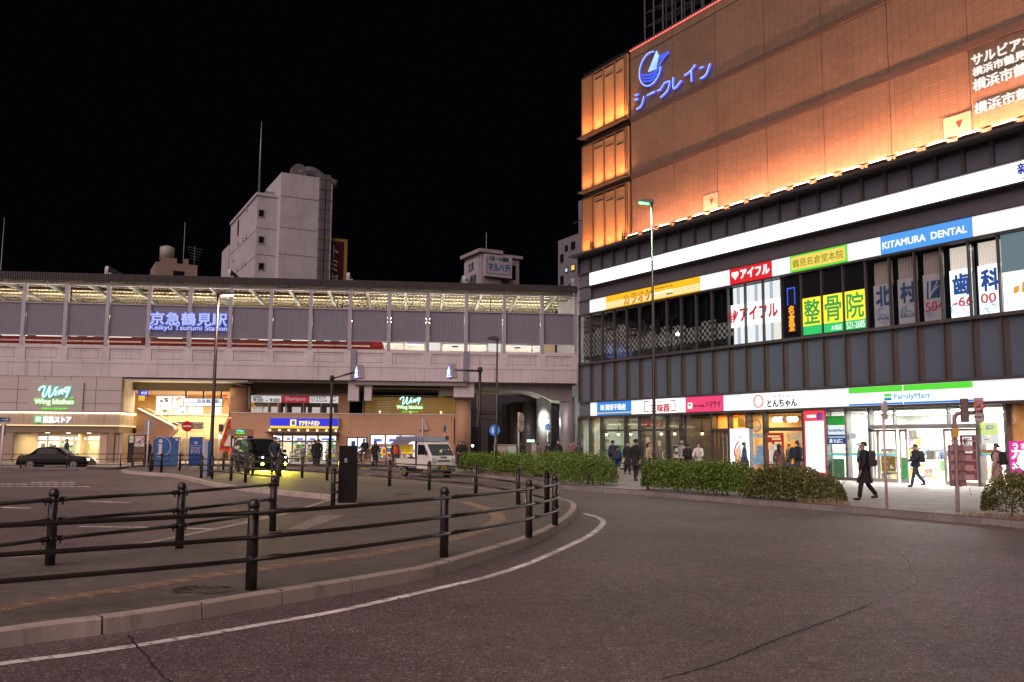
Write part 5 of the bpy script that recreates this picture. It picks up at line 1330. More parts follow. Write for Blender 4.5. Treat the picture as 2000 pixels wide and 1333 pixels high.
# -- shop fronts. cuts are pixel columns at y=860
ZS0,ZS1=.15,3.4
UX=lambda x,v=0:MA.px(x,865,v)[0]
cuts_px=[1130,1152,1174,1221,1248,1302,1329,1391,1424,1459,1493,1570,1613,1654,1699,1911,1966]
for x in cuts_px:
 u=UX(x);B("shop_mullion",M_mull,mall,MA,u-.06,u+.06,-.3,.04,.1,3.4)
B("threshold",M_mull,mall,MA,MU0,UX(1699),-.3,.03,.1,.28)
ZH=2.55
B("door_head",M_mull,mall,MA,UX(1174),UX(1329),-.2,.1,ZH-.05,ZH+.07);B("door_head",M_mull,mall,MA,UX(1391),UX(1459),-.2,.1,ZH-.08,ZH+.04);B("door_head",M_mull,mall,MA,UX(1493),UX(1570),-.2,.1,ZH-.12,ZH+.05)
for x0,x1 in zip(cuts_px[:-2],cuts_px[1:-1]):
 if x0 in(1699,):continue
 B("shop_glass_pane",M_glass,mall,MA,UX(x0)+.06,UX(x1)-.06,-.06,-.04,.28,3.4)
def shoproom(name_,x0,x1,depth,wallm,e,col,floor=None):
 u0,u1=UX(x0),UX(x1);b=MB();b.box(MA,u0+.02,u1-.02,-depth-.1,-depth,.1,3.4);b.box(MA,u0+.02,u0+.1,-depth,-.35,.1,3.4);b.box(MA,u1-.1,u1-.02,-depth,-.35,.1,3.4);b.box(MA,u0+.02,u1-.02,-depth,-.35,3.3,3.4)
 b.build("interior_wall",wallm,mall);B("shop_floor",floor or mat("shop_floor",(.3,.26,.22),.4),mall,MA,u0+.1,u1-.1,-depth,-.32,.1,.16)
 area_on(MA,"shop_lamp",MA.w((u0+u1)/2,-depth/2,3.27),(u1-u0)*.7,depth*.6,e,col,(0,0,-1),mall)
 return u0,u1
Mi_w=mat("shop_white_wall",(.68,.68,.62),.6,0,.04);Mi_o=mat("shop_orange_wall",(.62,.30,.10),.6,0,.08);Mi_d=mat("shop_dark_wall",(.25,.2,.17),.6,0,.1);Mi_t=mat("shop_timber_wall",(.5,.32,.15),.6,0,.1)
shoproom("a",1130,1248,4,Mi_w,110,(.95,1,.85));shoproom("n",1248,1329,4,Mi_d,70,(1,.85,.6));shoproom("b",1329,1391,4,Mi_d,40,(1,.7,.4))
shoproom("o",1391,1459,3.5,Mi_o,300,(1,.55,.16));shoproom("p",1459,1570,4,Mi_t,330,(1,.72,.38))
fm0,fm1=shoproom("f",1613,1966,6.2,mat("store_white",(.78,.76,.72),.5,0,.03),2600,(1,.96,.9),mat("store_floor",(.6,.57,.52),.3));
for k in range(5):
 for j in range(2):
  u=fm0+.8+(fm1-fm0-1.6)*k/5;B("store_tube",emit("store_tube",(1,.98,.95),26),mall,MA,u,u+(fm1-fm0)/6,-2-2.4*j,-1.85-2.4*j,3.22,3.27)
shoproom("r",1966,2500,4,Mi_t,260,(1,.75,.42))
for k,(x0,x1,d_,lab_)in enumerate(((1160,1172,2.6,"shelf of boxes in the second glass bay of the corner shop"),(1202,1219,3.0,"shelf behind the child with the backpack in the corner shop"),(1228,1246,2.4,"shelf in the fourth glass bay left of the noodle shop"),(1258,1275,3.0,"shelf inside the noodle shop left of the lamp post"),(1306,1326,2.6,"shelf in the dim bay right of the noodle shop door"),(1340,1380,2.8,"long low shelf in the dark bay before the orange shop"))):
 shelf(MA,UX(x0,-d_),UX(x1,-d_),-d_-.4,-d_,.16,1.5+.15*(k%3),4,lab_,group="shelves in the small corner shops",dens=.2)
for k,x in enumerate((1162,1184,1208,1232,1262,1292,1318,1345,1372)):
 p=MA.w(UX(x,-1.4),-1.4,2.35);t=thing("pendant_lamp","small warm pendant lamp hanging inside the dim shops left of the orange shop","pendant lamp",p,group="pendant lamps in the left shops")
 MB().ball(p,.09,8,6).build("bulb",emit("pendant_glow",(1,.75,.4),5),t);MB().lathe(p+Vector((0,0,.06)),[(.15,0),(.05,.12),(.01,.9)],12).build("lamp_shade",M_black,t)
def pane_box(name,lab,cat,x0,x1,yt,yb,v,m,th=.04,pr=0,seed=1,pm=None):
 u0,u1=UX(x0,v),UX(x1,v);z0,z1=MA.Z((x0),yb,v),MA.Z(x0,yt,v);t=thing(name,lab,cat,MA.w((u0+u1)/2,v,z0));MB().box(MA,u0,u1,v-th,v,z0,z1).build("panel",m,t)
 if pr:
  R_=random.Random(seed);b=MB()
  for _ in range(pr):
   a_=R_.uniform(.04,.75);e_=R_.uniform(.03,.9);wd=R_.uniform(.08,.3);hh=R_.uniform(.02,.1)
   b.box(MA,u0+(u1-u0)*a_,u0+(u1-u0)*min(.97,a_+wd),v-.01,v+.012,z0+(z1-z0)*e_,z0+(z1-z0)*min(.98,e_+hh))
  b.build("print",pm or M_print,t)
 return t,u0,u1,z0,z1
pane_box("ceiling_cove","warm glowing cove above the leftmost glass bay","lamp",1132,1160,823,826,-3.6,emit("cove_glow",(1,.78,.4),1.2))
for k,(x0,x1)in enumerate(((1156,1168),(1171,1180),(1184,1190))):pane_box("notice_sheet",["cream notice hung in the second glass bay from the corner","small cream notice beside the plant in the doorway","narrow tan notice behind the plant"][k],"notice",x0,x1,860,868,-1.2,emit("dim_cream",(.9,.65,.35),.6))
pl_=thing("potted_plant","leafy potted plant standing just inside the left glass doorway","plant",MA.w(UX(1184,-.9),-.9,.16))
c_=MA.w(UX(1184,-.9),-.9,.16);MB().lathe(c_,[(.14,0),(.2,.35),(.18,.35)],14).build("pot",M_black,pl_)
b=MB();b.path([c_+Vector((0,0,.3)),c_+Vector((.03,0,1.0)),c_+Vector((-.03,.02,1.9))],.02,5);b.build("stem",M_brown,pl_)
b=MB();R5=random.Random(4)
for _ in range(46):
 p=c_+Vector((R5.gauss(0,.18),R5.gauss(0,.18),R5.uniform(1.0,2.1)));d_=Vector((R5.uniform(-1,1),R5.uniform(-1,1),R5.uniform(-.8,.3))).normalized();s_=d_.cross(Vector((0,0,1))).normalized()*.06
 b.face([p,p+d_*.1+s_,p+d_*.24,p+d_*.1-s_])
b.build("foliage",mat("plant_leaf",(.05,.14,.03),.5),pl_)
t,u0,u1,z0,z1=pane_box("noodle_window_letters","red brush lettering on the glass above the noodle shop door","lettering",1252,1299,833,834,-.3,M_mull)
tpx("そばうどん",MA,-.02,1255,1297,822,833,mat("film_red",(.45,.03,.03),.5),t,bold=.015)
for k,(x0,x1,y0,y1)in enumerate(((1262,1268,854,866),(1285,1290,861,871))):pane_box("notice_sheet",["white sheet stuck on the noodle shop door left of the lamp post","white sheet stuck on the noodle shop door right of the lamp post"][k],"notice",x0,x1,y0,y1,-.02,mat("paper_white",(.6,.58,.52),.6))
hd=thing("door_handle_bar","curved pale pull handle on the noodle shop door","door handle",MA.w(UX(1298),.05,1.0));MB().path(crom([MA.w(UX(1298),-.02,1.35),MA.w(UX(1297),.08,1.25),MA.w(UX(1296.5),.1,1.1),MA.w(UX(1297),.08,.95),MA.w(UX(1298),-.02,.85)],4),.02,6).build("bar",M_whitep,hd)
for k in range(5):u=UX(1393)+(UX(1423)-UX(1393))*k/4;B("door_stile",M_mull,mall,MA,u-.07,u+.07,-.14,.02,.28,ZH)
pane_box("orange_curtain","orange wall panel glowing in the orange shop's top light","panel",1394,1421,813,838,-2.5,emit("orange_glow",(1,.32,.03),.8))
pane_box("menu_sheet","column of food photos on the right hand door of the orange shop","menu",1426,1453,845,905,-.08,mat("menu_dark",(.25,.13,.08),.5),pr=26,seed=4);pane_box("menu_sheet","narrow menu strip with photos beside the orange doors","menu",1409,1420,850,915,-.08,emit("menu_amber",(1,.6,.3),.7),pr=10,seed=6)
pane_box("slat_panel","orange slatted panel in the small top light of the yakitori shop","panel",1442,1455,815,835,-1.5,emit("slat_orange",(.8,.3,.05),.5))
t,u0,u1,z0,z1=pane_box("standing_light_sign","bright white standing sign box with red brush strokes before the pub","sign",1426,1458,838,912,.25,emit("lightbox_white",(.92,.95,1),1.9),.2)
text("とんちゃん",MA,(u0+.2,u1-.25,z1-.55,z1-.3),.255,emit("red_letter",(0,0,0),1),t,bold=.02)
b=MB();b.ring(MA,u0+.95,.25,z0+.75,.6,.68,.02,20,120,280);b.build("red_arc",emit("red_letter",(0,0,0),1),t);b=MB();b.prism(MA,[(u0+.3,z0+.15),(u0+.9,z0+.2),(u0+.7,z0+1.2),(u0+.4,z0+.9)],.25,.27);b.build("orange_patch",emit("peach_print",(1,.6,.35),.9),t)
t,u0,u1,z0,z1=pane_box("pub_banner","tall glowing white banner with a red rim between the pub and the convenience store","sign",1571,1612,803,934,.05,emit("banner_red_rim",(.95,.05,.08),1.0),.1)
B("white_field",emit("lightbox_white",(0,0,0),1),t,MA,u0+.1,u1-.06,.05,.06,z0+.3,z1-.5);B("top_lettering",E_soft,t,MA,u0+.2,u1-.5,.05,.06,z1-.34,z1-.2)
text("お",MA,(u1-.4,u1-.12,z1-.42,z1-.1),.06,emit("royal_letter",(0,0,0),1),t,bold=.05)
for k in range(5):pass
for k in range(7):
 u=UX(1497+9.5*k if k>1 else 1462+13*k,-.8);p=MA.w(u,-.8,3.02);t=thing("paper_lantern",["","","","","","",""][k],"lantern",p,group="round lanterns in the pub's top lights")
 t['label']=["glowing lantern at the left of the pub's left top light","glowing lantern at the right of the pub's left top light","first glowing lantern in the pub's wide top light","second lantern in the pub's wide top light","red and white lantern in the middle of the pub's wide top light","lantern just right of the red and white one in the pub","last lantern at the right of the pub's wide top light"][k]
 m_=emit("lantern_glow",(1,.85,.55),3.0)if k!=4 else emit("lantern_red",(.8,.25,.15),.9)
 MB().ball(p,.17,14,8,.95).build("globe",m_,t);MB().lathe(p+Vector((0,0,.15)),[(.07,0),(.07,.05)],10).build("cap",M_black,t)
t,u0,u1,z0,z1=pane_box("pub_emblem","round red ring emblem hung in the pub's left top light","emblem",1468,1489,832,841,-.4,emit("amber_plate",(1,.7,.35),.8));b=MB();b.ring(MA,(u0+u1)/2,-.38,z1+.0,.26,.33,.02,24);b.build("ring",emit("coral",(.9,.2,.08),.9),t)
t,u0,u1,z0,z1=pane_box("menu_board","big red menu poster with a white price list on the pub door","menu",1499,1530,846,908,-.03,emit("menu_red",(.5,.03,.02),.7))
B("price_list",emit("price_white",(1,.92,.85),.8),t,MA,u0+.1,u1-.3,-.03,-.02,z0+.05,z0+1.0);b=MB();R6=random.Random(9)
for k in range(9):b.box(MA,u0+.16,u0+R6.uniform(.5,.95),-.02,-.014,z0+.12+.1*k,z0+.15+.1*k)
b.build("price_line",mat("print_grey",(0,0,0)),t);b=MB()
for(a_,c_,e_,f_)in((.05,.8,.86,.92),(.3,.85,.78,.84),(.05,.3,.6,.7),(.05,.4,.48,.58),(.45,.9,.64,.72)):b.box(MA,u0+(u1-u0)*a_,u0+(u1-u0)*c_,-.03,-.018,z0+(z1-z0)*e_,z0+(z1-z0)*f_)
b.build("yellow_print",emit("amber_print",(1,.6,.25),.9),t)
for k,(x0,x1,y0,y1,c_)in enumerate(((1471,1491,847,855,(.5,.5,.48)),(1478,1489,871,890,(.2,.35,.55)),(1469,1479,890,908,(.2,.35,.5)),(1480,1490,890,908,(.25,.4,.55)),(1537,1546,846,862,(.8,.55,.3)),(1548,1566,846,860,(.7,.5,.3)))):
 pane_box("small_poster",["white notice below the round emblem in the pub window","upper blue seaside poster in the pub window","lower left blue poster in the pub window","lower right blue poster in the pub window","tan hanging menu strip right of the red menu","tan brush written sheets at the pub's right window"][k],"poster",x0,x1,y0,y1,-.03,emit("pst%d"%k,c_,.7),pr=4,seed=k+20)
shelf(MA,UX(1462,-2.5),UX(1490,-2.5),-3.2,-2.8,.9,2.3,3,"bottle shelf deep inside the pub left of its door",dens=.14)
t,u0,u1,z0,z1=pane_box("store_board","upright green white and blue board in the store's first window","sign",1615.5,1652,813.5,868,-.12,E_soft)
h_=z1-z0;B("green_block",mat("board_green",(.02,.25,.03),.4),t,MA,u0,u1,-.12,-.11,z1-h_*.32,z1);B("blue_line",mat("board_blue",(.02,.10,.38),.4),t,MA,u0,u1,-.12,-.11,z0+h_*.27,z0+h_*.34);B("blue_block",mat("board_blue",(0,0,0)),t,MA,u0,u1,-.12,-.105,z0,z0+h_*.24)
text("FamilyMart",MA,(u0+.06,u1-.04,z0+h_*.42,z0+h_*.54),-.11,mat("board_blue",(0,0,0)),t,bold=.02);text("酒 たばこ",MA,(u0+.15,u1-.15,z0+h_*.05,z0+h_*.19),-.105,E_soft,t,bold=.03)
t,u0,u1,z0,z1=pane_box("magazine_rack","green frame with grey cards in the store's first window","rack",1626,1647,896,931,-.3,emit("rack_green",(.03,.5,.1),.5));b=MB()
for i in range(3):
 for j in range(4):b.box(MA,u0+.1+i*(u1-u0-.2)/3,u0+.02+(i+1)*(u1-u0-.1)/3,-.3,-.28,z0+.1+j*(z1-z0-.1)/4,z0+.02+(j+1)*(z1-z0-.05)/4)
b.build("card",mat("card_grey",(.25,.25,.24),.5),t)
tpx("ファミペイ",MA,-.02,1628,1652,875,883,mat("film_green",(.05,.35,.08),.5),t,bold=.03);tpx("チャージ10%",MA,-.02,1656,1672,874,882,mat("film_green",(0,0,0)),t,bold=.03)
for(x0,x1)in((1615,1652),(1656,1697),(1704,1750),(1912,1960)):
 t,u0,u1,z0,z1=pane_box("window_stripe",{1615:"green and blue film stripe across the store's first window",1656:"green and blue film stripe across the store's second window",1704:"green and blue film stripe across the left sliding door",1912:"green and blue film stripe right of the cash machine"}[x0],"film stripe",x0,x1,884.5,887,-.035,mat("film_lime",(.25,.65,.2),.4),.008)
 B("blue_film",mat("film_blue",(.15,.5,.75),.4),t,MA,u0,u1,-.043,-.035,z0-.08,z0)
for k,(x0,x1,op)in enumerate(((1699,1713,0),(1713,1750,1),(1755,1771,1),(1841,1860,1),(1860,1908,0))):
 u0,u1=UX(x0),UX(x1);b=MB();b.box(MA,u0,u1,-.12,-.04,.12,.3);b.box(MA,u0,u1,-.12,-.04,ZH-.2,ZH-.1);b.box(MA,u0,u0+.07,-.12,-.04,.3,ZH-.2);b.box(MA,u1-.07,u1,-.12,-.04,.3,ZH-.2)
 dl=b.build("door_leaf",M_fr,mall);B("door_glass",M_glass,dl,MA,u0+.07,u1-.07,-.09,-.07,.3,ZH-.2)
B("door_head",M_mull,mall,MA,UX(1699),UX(1911),-.3,.12,ZH-.08,ZH+.1)
for x in(1747.5,1853):B("head_post",M_mull,mall,MA,UX(x)-.03,UX(x)+.03,-.2,.02,ZH+.1,3.4)
for a_,c_ in((1699,1747.5),(1747.5,1853),(1853,1911)):B("shop_glass_pane",M_glass,mall,MA,UX(a_)+.05,UX(c_)-.05,-.06,-.04,ZH+.1,3.4)
for k,(x0,x1,d_)in enumerate(((1617,1640,3.2),(1660,1690,4.5),(1708,1745,2.8),(1770,1795,5.8),(1800,1835,5.8),(1915,1945,3.5),(1948,1962,5.0))):
 shelf(MA,UX(x0,-d_),UX(x1,-d_),-d_-.5,-d_,.16,1.6 if k!=3 else 2.2,4,["store shelf behind the green card frame","store shelf behind the black coated walker","store shelf of packets behind the left sliding door","tall shelf at the back of the store behind the man with the backpack","back wall shelf above the store counter","shelf of goods right of the cash machine","small shelf at the store's far right window"][k],group="shelves in the convenience store")
ct=thing("store_counter","white store counter with prints and a till seen through the open doors","counter",MA.w(UX(1815,-3),-3,.16));u0,u1=UX(1790,-3),UX(1842,-3)
B("counter_body",M_whitep,ct,MA,u0,u1,-3.6,-3,.16,1.05);B("counter_top",mat("counter_top",(.5,.45,.38),.3),ct,MA,u0-.05,u1+.05,-3.65,-2.95,1.05,1.1)
MB().box(MA,u0+.4,u0+.8,-3.3,-3.1,1.1,1.55).build("till",M_dark,ct,.02);b=MB();R7=random.Random(1)
for _ in range(14):a_=R7.uniform(u0,u1-.3);z_=R7.uniform(.25,.9);b.box(MA,a_,a_+R7.uniform(.1,.3),-3.0,-2.985,z_,z_+R7.uniform(.06,.2))
b.build("print",M_print,ct)
t,u0,u1,z0,z1=pane_box("cash_machine","crimson cash machine panel beside the right sliding door","cash machine",1875,1910,850,938,-.9,emit("crimson",(.33,.01,.06),.5),.6)
B("label_plate",E_soft,t,MA,u0+.12,u1-.25,-.9,-.885,z1-.75,z1-.08);text("銀行",MA,(u0+.17,u1-.32,z1-.42,z1-.12),-.88,mat("print_crimson",(.3,.02,.06),.5),t,bold=.02);text("ATM",MA,(u0+.17,u1-.32,z1-.7,z1-.48),-.88,mat("print_crimson",(0,0,0)),t,bold=.02)
for k,(x0,x1,y0,y1,c_,pr_)in enumerate(((1678,1694,891,930,(.45,.1,.05),8),(1720,1747,891,921,(.4,.2,.03),12),(1756,1770,894,940,(.06,.6,.15),4),(1911,1950,826,850,(.8,1,.3),8),(1918,1950,850,868,(.9,.9,.9),10),(1918,1942,878,888,(.35,.1,.08),4),(1932,1948,898,932,(.95,.97,1),3),(1660,1672,846,858,(.8,.75,.75),2),(1768,1782,841,858,(.15,.14,.13),3),(1783,1791,840,858,(.2,.18,.16),2),(1835,1843,900,920,(.3,.85,.2),3),(1803,1816,915,932,(.8,.5,.45),5))):
 t,u0,u1,z0,z1=pane_box("store_poster",["dark red food poster behind the walker in the black coat","brown and yellow food poster on the left sliding door","green panel with a blue figure in the open door leaf","yellow green self service poster high in the right window","white poster of goods in the store's right window","red strip poster with food photos in the right window","plain white stand low in the right window","small white notice in the store's second window","dark hanging menu strip over the store entrance","second dark hanging strip over the store entrance","light green poster at the right end of the counter","pink poster on the counter front"][k],"poster",x0,x1,y0,y1,-.1 if k not in(8,9,10,11)else-2.9,emit("sp%d"%k,c_,.8),pr=pr_,seed=40+k)
 if k==3:text("セルフレジ",MA,(u0+.35,u1-.15,z1-.28,z1-.1),-.085,mat("board_blue",(0,0,0)),t,bold=.02)
 if k==8:text("サクコク",MA,(u0+.08,u0+.24,z0+.05,z1-.05),-2.88,E_soft,t,vertical=True,bold=.02)
t,u0,u1,z0,z1=pane_box("ramen_light_poster","magenta light box with a white bowl at the right edge of the photo","poster",1970,2040,862,924,.12,emit("magenta_lit",(.75,.02,.35),1.0),.12);b=MB();b.disc(MA,u0+1.0,.12,z1-.75,.7,.02,28,.55);b.build("bowl",emit("bowl_white",(1,.97,.9),1.3),t);b=MB();b.disc(MA,u0+1.05,.14,z1-.72,.5,.02,24,.38);b.build("soup",emit("soup",(1,.8,.35),1.1),t)
text("うま",MA,(u0+.15,u0+.7,z1-.28,z1-.08),.13,E_soft,t,bold=.03);text("力",MA,(u0+.12,u0+.5,z0+.55,z0+.95),.15,E_soft,t,bold=.05);text("丼セット",MA,(u0+.1,u0+1.1,z0+.1,z0+.4),.13,E_soft,t,bold=.04)
B("timber_post",Mi_t,mall,MA,UX(1975),UX(1983),-.4,-.2,2.6,3.4)
area_on(MA,"spill_fill",MA.w((fm0+fm1)/2,.4,3.35),fm1-fm0,.3,420,(1,.95,.92),(MA.n*.5+Vector((0,0,-1))),mall)  # added fill with no fitting, stands in for shop light spilling on the sidewalk
# -- railings
M_rail=mat("rail_brown_black",(.034,.027,.026),.36,.25,.15,6,spec=.6)
def railing(name,lab,posts_px,inline=True,side=1,prod=None,h=.975,r=.062,clamps=True,z=.15,pts=None,curve=False,lastclamp=False):
 P=pts or[G(x,y,z)for x,y in posts_px]
 root=thing(name,lab,"railing",P[len(P)//2])
 for p in P:
  if p is P[0]and prod=='rail_only_first':continue
  po=MB().lathe(p,[(r,0),(r,h*.885),(r*.86,h*.89),(r*.86,h*.905)],16).build("post",M_rail,root)
  MB().lathe(p,[(r*1.04,h*.905),(r*1.09,h*.925),(r*1.04,h*.95),(r*.85,h*.98),(r*.35,h),(.004,h)],16).build("cap",M_rail,po)
  for fz in(.34,.58,.85):
   b=MB().lathe(p,[(r*1.0,h*fz-.028),(r*1.07,h*fz-.024),(r*1.07,h*fz+.024),(r,h*fz+.028)],14);b.build("clamp",M_rail,po)
 off=0 if inline else side*(r+.028)
 Q=offset(P,off)if off else P
 if curve:Q2=crom(Q,6)
 for i in range(len(P)-1):
  for fz in(.34,.58,.85):
   seg=Q2[i*6:i*6+7]if curve else[Q[i],Q[i+1]]
   b=MB();b.path([q+Vector((0,0,h*fz))for q in seg],.0245,8)
   if inline:
    d=(seg[-1]-seg[0]).normalized()
    for e in(seg[0]+d*(r+.05),seg[-1]-d*(r+.05)):b.path([e-d*.06+Vector((0,0,h*fz)),e+d*.06+Vector((0,0,h*fz))],.034,8)
    for e in(seg[0]+d*(r+.07),seg[-1]-d*(r+.07)):b.path([e+Vector((0,0,h*fz-.07)),e+Vector((0,0,h*fz))],.012,5)
   else:
    d=(seg[-1]-seg[0]).normalized();e=seg[0]+d*.25;b.path([e-d*.09+Vector((0,0,h*fz)),e+d*.09+Vector((0,0,h*fz))],.031,8)
   b.build("rail",M_rail,root)
 return root
n0=G(490,1152,.15);n1=G(0,1133,.15+.975*.34);n1.z=.15
nleft=n0+(n1-n0).normalized()*4.2
railing("kerb_railing","long dark railing curving along the near kerb round the island's tip",None,inline=False,side=-1,pts=[nleft+(nleft-n0)*.9+Vector((0,-.5,0)),nleft,n0,G(867,1088,.15),G(1033,1049.5,.15),G(1084,1026,.15),G(1068,1002,.15)],curve=True)
railing("kerb_railing","dark railing along the far edge of the island before the hedges and truck",[(1068,1002),(1012,985.5),(929,967),(838,957.5),(760.5,950),(695,942.5)])
railing("kerb_railing","dark railing along the bay on the left with three stout posts",None,pts=[G(-420,1190,.15),G(97,1104,.15),G(350,1071,.15),G(532,1038,.15)])
railing("kerb_railing","short dark railing passing behind the black pillar",[(650,989),(693,975)])
railing("kerb_railing","dark railing before the blue and white marker pole and the man in navy",[(393,933.8),(414,936),(450.8,939.3),(479,942.8),(541.8,950)])
railing("kerb_railing","short dark railing end beside the grey backed sign pole before the large information board",[(297,920),(293.3,921.7),(314.8,923.3)])
railing("kerb_railing","dark railing in front of the two blue information boards",[(314.8,923.3),(350.8,919.5),(392,918.6)])
railing("kerb_railing","dark railing before the black van's flank",[(436,918.8),(465.5,921.8),(485,924.8),(493,930)])
railing("kerb_railing","dark railing right of the black van before the drug store doors",[(547,931),(589.8,934),(638.5,938.8),(691,943)])
def thinrail(name,lab,ppx,h=.8):
 P=[G(x,y,.15)for x,y in ppx];root=thing(name,lab,"railing",P[0])
 for p in P:MB().path([p,p+Vector((0,0,h+.03))],.035,6).build("post",M_rail,root)
 for z in(h,h*.62,h*.22):MB().path([p+Vector((0,0,z))for p in P],.022,6).build("rail",M_rail,root)
thinrail("footway_railing","thin three bar railing behind the taxi along the grocery store footway",[(-120,916),(-40,916),(40,915.5),(130,915),(235,913.5),(257.5,911.5),(280,911)])
thinrail("footway_railing","thin railing before the drug store entrance",[(566,906.5),(590,907),(617,907.5),(660,908)],.85)
# -- pillar, poles and signs
bp_=G(677,985,.15);pil=thing("black_pillar","tall black box pillar with a small window standing behind the near railing","pillar",bp_)
dd=vp_dir(1100);F1=Fr((.97,.2),bp_)
MB().box(F1,-.23,.23,-.23,.17,.19,1.62).build("shaft",mat("pillar_black",(.016,.015,.015),.35,.2,.2,4),pil,.008)
B("top_plate",M_black,pil,F1,-.24,.25,-.24,.18,1.62,1.65);B("plinth",M_conc2,pil,F1,-.29,.29,-.28,.23,.14,.19);B("window_box",M_black,pil,F1,-.13,.02,.17,.18,1.2,1.38);B("display",mat("pale_display",(.35,.38,.4),.2),pil,F1,-.09,-.02,.18,.186,1.22,1.33);B("side_door",mat("pillar_grey",(.04,.04,.04),.4,.2),pil,F1,.23,.236,-.19,.14,.24,1.58)
def polething(name,lab,cat,x,y,top_y,r=.04,m=None,z=.15,topx=None):
 p=G(x,y,z);hgt=at_depth(topx or x,top_y,p.y).z-z;t=thing(name,lab,cat,p)
 MB().lathe(p,[(r,0),(r,hgt)],10).build("pole",m or M_whitep,t);return t,p,hgt
M_galv=mat("galvanised",(.45,.44,.43),.4,.4,.1)
FC=Fr((1,.02),(0,0))
def facing(p,a=0.0):
 """frame through p that faces the camera, turned by a"""
 d=Vector((p.x,p.y,0)).normalized();u=Vector((d.y,-d.x,0));c,s_=math.cos(a),math.sin(a);return Fr((u.x*c-u.y*s_,u.x*s_+u.y*c),p)
t,p,h=polething("no_entry_sign","red no entry disc with a white bar on a white pole between the blue boards","road sign",361.5,917,826)
F=facing(p);zc=at_depth(362,833,p.y).z;b=MB();b.disc(F,0,.05,zc,.3,.02);b.build("disc",mat("sign_red",(.6,.02,.02),.4),t);B("bar",M_whitep,t,F,-.22,.22,.07,.08,zc-.05,zc+.05)
t,p,h=polething("round_sign_back","grey back of a round road sign on a thin white pole beside the poster shelter","road sign",286,919,822)
F=facing(p);zc=at_depth(290,829,p.y).z;b=MB();b.disc(F,.02,-.05,zc,.3,.02);b.build("disc",M_galv,t);B("lower_plate",M_galv,t,F,-.18,.22,-.05,-.03,zc-.52,zc-.38)
t,p,h=polething("signal_pole","thin pale pole with a dark box and a bright lamp before the red stairs","pole",425.5,918.5,832,.03)
F=facing(p);zc=at_depth(427,836,p.y).z;MB().box(F,-.05,.2,-.05,.07,zc-.22,zc+.2).build("dark_box",M_alu,t,.01);MB().ball(p+F.n*.12+Vector((.05,0,at_depth(427,853,p.y).z-.15)),.07,8,6).build("lamp",emit("cold_lamp_small",(1,.98,.9),14),t)
def board(lab,xl,xr,yt,yb,col,name="information_board"):
 p=G((xl+xr)/2,yb,.15);F=Fr(ST.u,p);u0,u1=F.px(xl,yb)[0],F.px(xr,yb)[0];z1=F.px(xl,yt)[1];t=thing(name,lab,"information board",p)
 MB().box(F,u0,u1,-.16,0,.15,z1).build("panel",mat("board_"+lab[:5],col,.4,0,.06),t,.015);B("edge",M_whitep,t,F,u1,u1+.07,-.17,-.0,.15,z1);return t,F,u0,u1,z1
t,F,u0,u1,z1=board("large blue information board with a big white letter i inside a ring",296.6,347.5,854,911,(.03,.12,.30))
pw=mat("board_white",(.62,.6,.66),.5);w_=u1-u0;H_=z1-.15
b=MB();b.ring(F,u0+w_*.29,0,.15+H_*.72-.1,w_*.385,w_*.405,.012,40,-112,132);b.build("ring",pw,t)
b=MB();b.disc(F,u0+w_*.29,0,.15+H_*.86,.13,.015,20);b.build("letter_dot",pw,t)
b=MB();uc=u0+w_*.29;b.prism(F,[(uc-.18,.15+H_*.76),(uc+.1,.15+H_*.76),(uc+.1,.15+H_*.44),(uc+.2,.15+H_*.44),(uc+.2,.15+H_*.41),(uc-.2,.15+H_*.41),(uc-.2,.15+H_*.44),(uc-.1,.15+H_*.44),(uc-.1,.15+H_*.725),(uc-.18,.15+H_*.725)],0,.015);b.build("letter_stem",pw,t)
B("corner_mark",pw,t,F,u1-.22,u1-.06,0,.012,z1-.22,z1-.05)
t,F,u0,u1,z1=board("narrow blue board with a small white symbol, the word Information and initials",367.5,394,853.5,909,(.03,.10,.36),"initials_board")
um=(u0+u1)/2;b=MB();b.disc(F,um,0,z1-.4,.1,.012,20);b.build("symbol",pw,t);text("i",F,(um-.02,um+.02,z1-.46,z1-.34),.013,mat("board_narro",(0,0,0)),t);B("line",pw,t,F,u0+.03,u1-.03,0,.012,z1-.6,z1-.58)
text("Information",F,(um-.3,um+.3,z1-.78,z1-.66),.002,pw,t,bold=.01);text("RVS",F,(um-.28,um+.28,z1-1.1,z1-.82),.002,pw,t,bold=-.01)
p=G(400,933,.15);t=thing("marker_pole","slim square marker pole, white on one side and bright blue on the other","pole",p);F=facing(p,.2);hz=at_depth(400,862,p.y).z
MB().box(F,-.11,.06,-.08,.08,.15,hz).build("white_side",mat("marker_white",(.55,.6,.68),.35),t);MB().box(F,.06,.15,-.08,.08,.15,hz+.01).build("blue_side",mat("marker_blue",(.02,.16,.5),.35),t)
p=G(270,911,.15);t=thing("notice_shelter","brown notice board on legs with a white poster of a red shield","notice board",p);F=Fr(ST.u,p);u0,u1=F.px(260,905)[0],F.px(281,905)[0];zt=F.px(260,850)[1]
MB().box(F,u0,u1,-.2,0,.55,zt).build("cabinet",mat("shelter_brown",(.16,.10,.06),.6),t);MB().prism(F,[(u0-.05,zt),(u1+.1,zt),(u1+.1,zt+.06),(u1-.1,zt+.3),(u0+.1,zt+.12)],-.5,.1).build("roof",mat("shelter_roof",(.35,.26,.18),.6),t)
for u in(u0-.04,u1):B("leg",M_alu,t,F,u,u+.06,-.1,-.02,.15,.6)
q=(u0+.04,u1-.04,zt-.72,zt-.04);B("poster",M_whitep,t,F,q[0],q[1],0,.02,q[2],q[3])
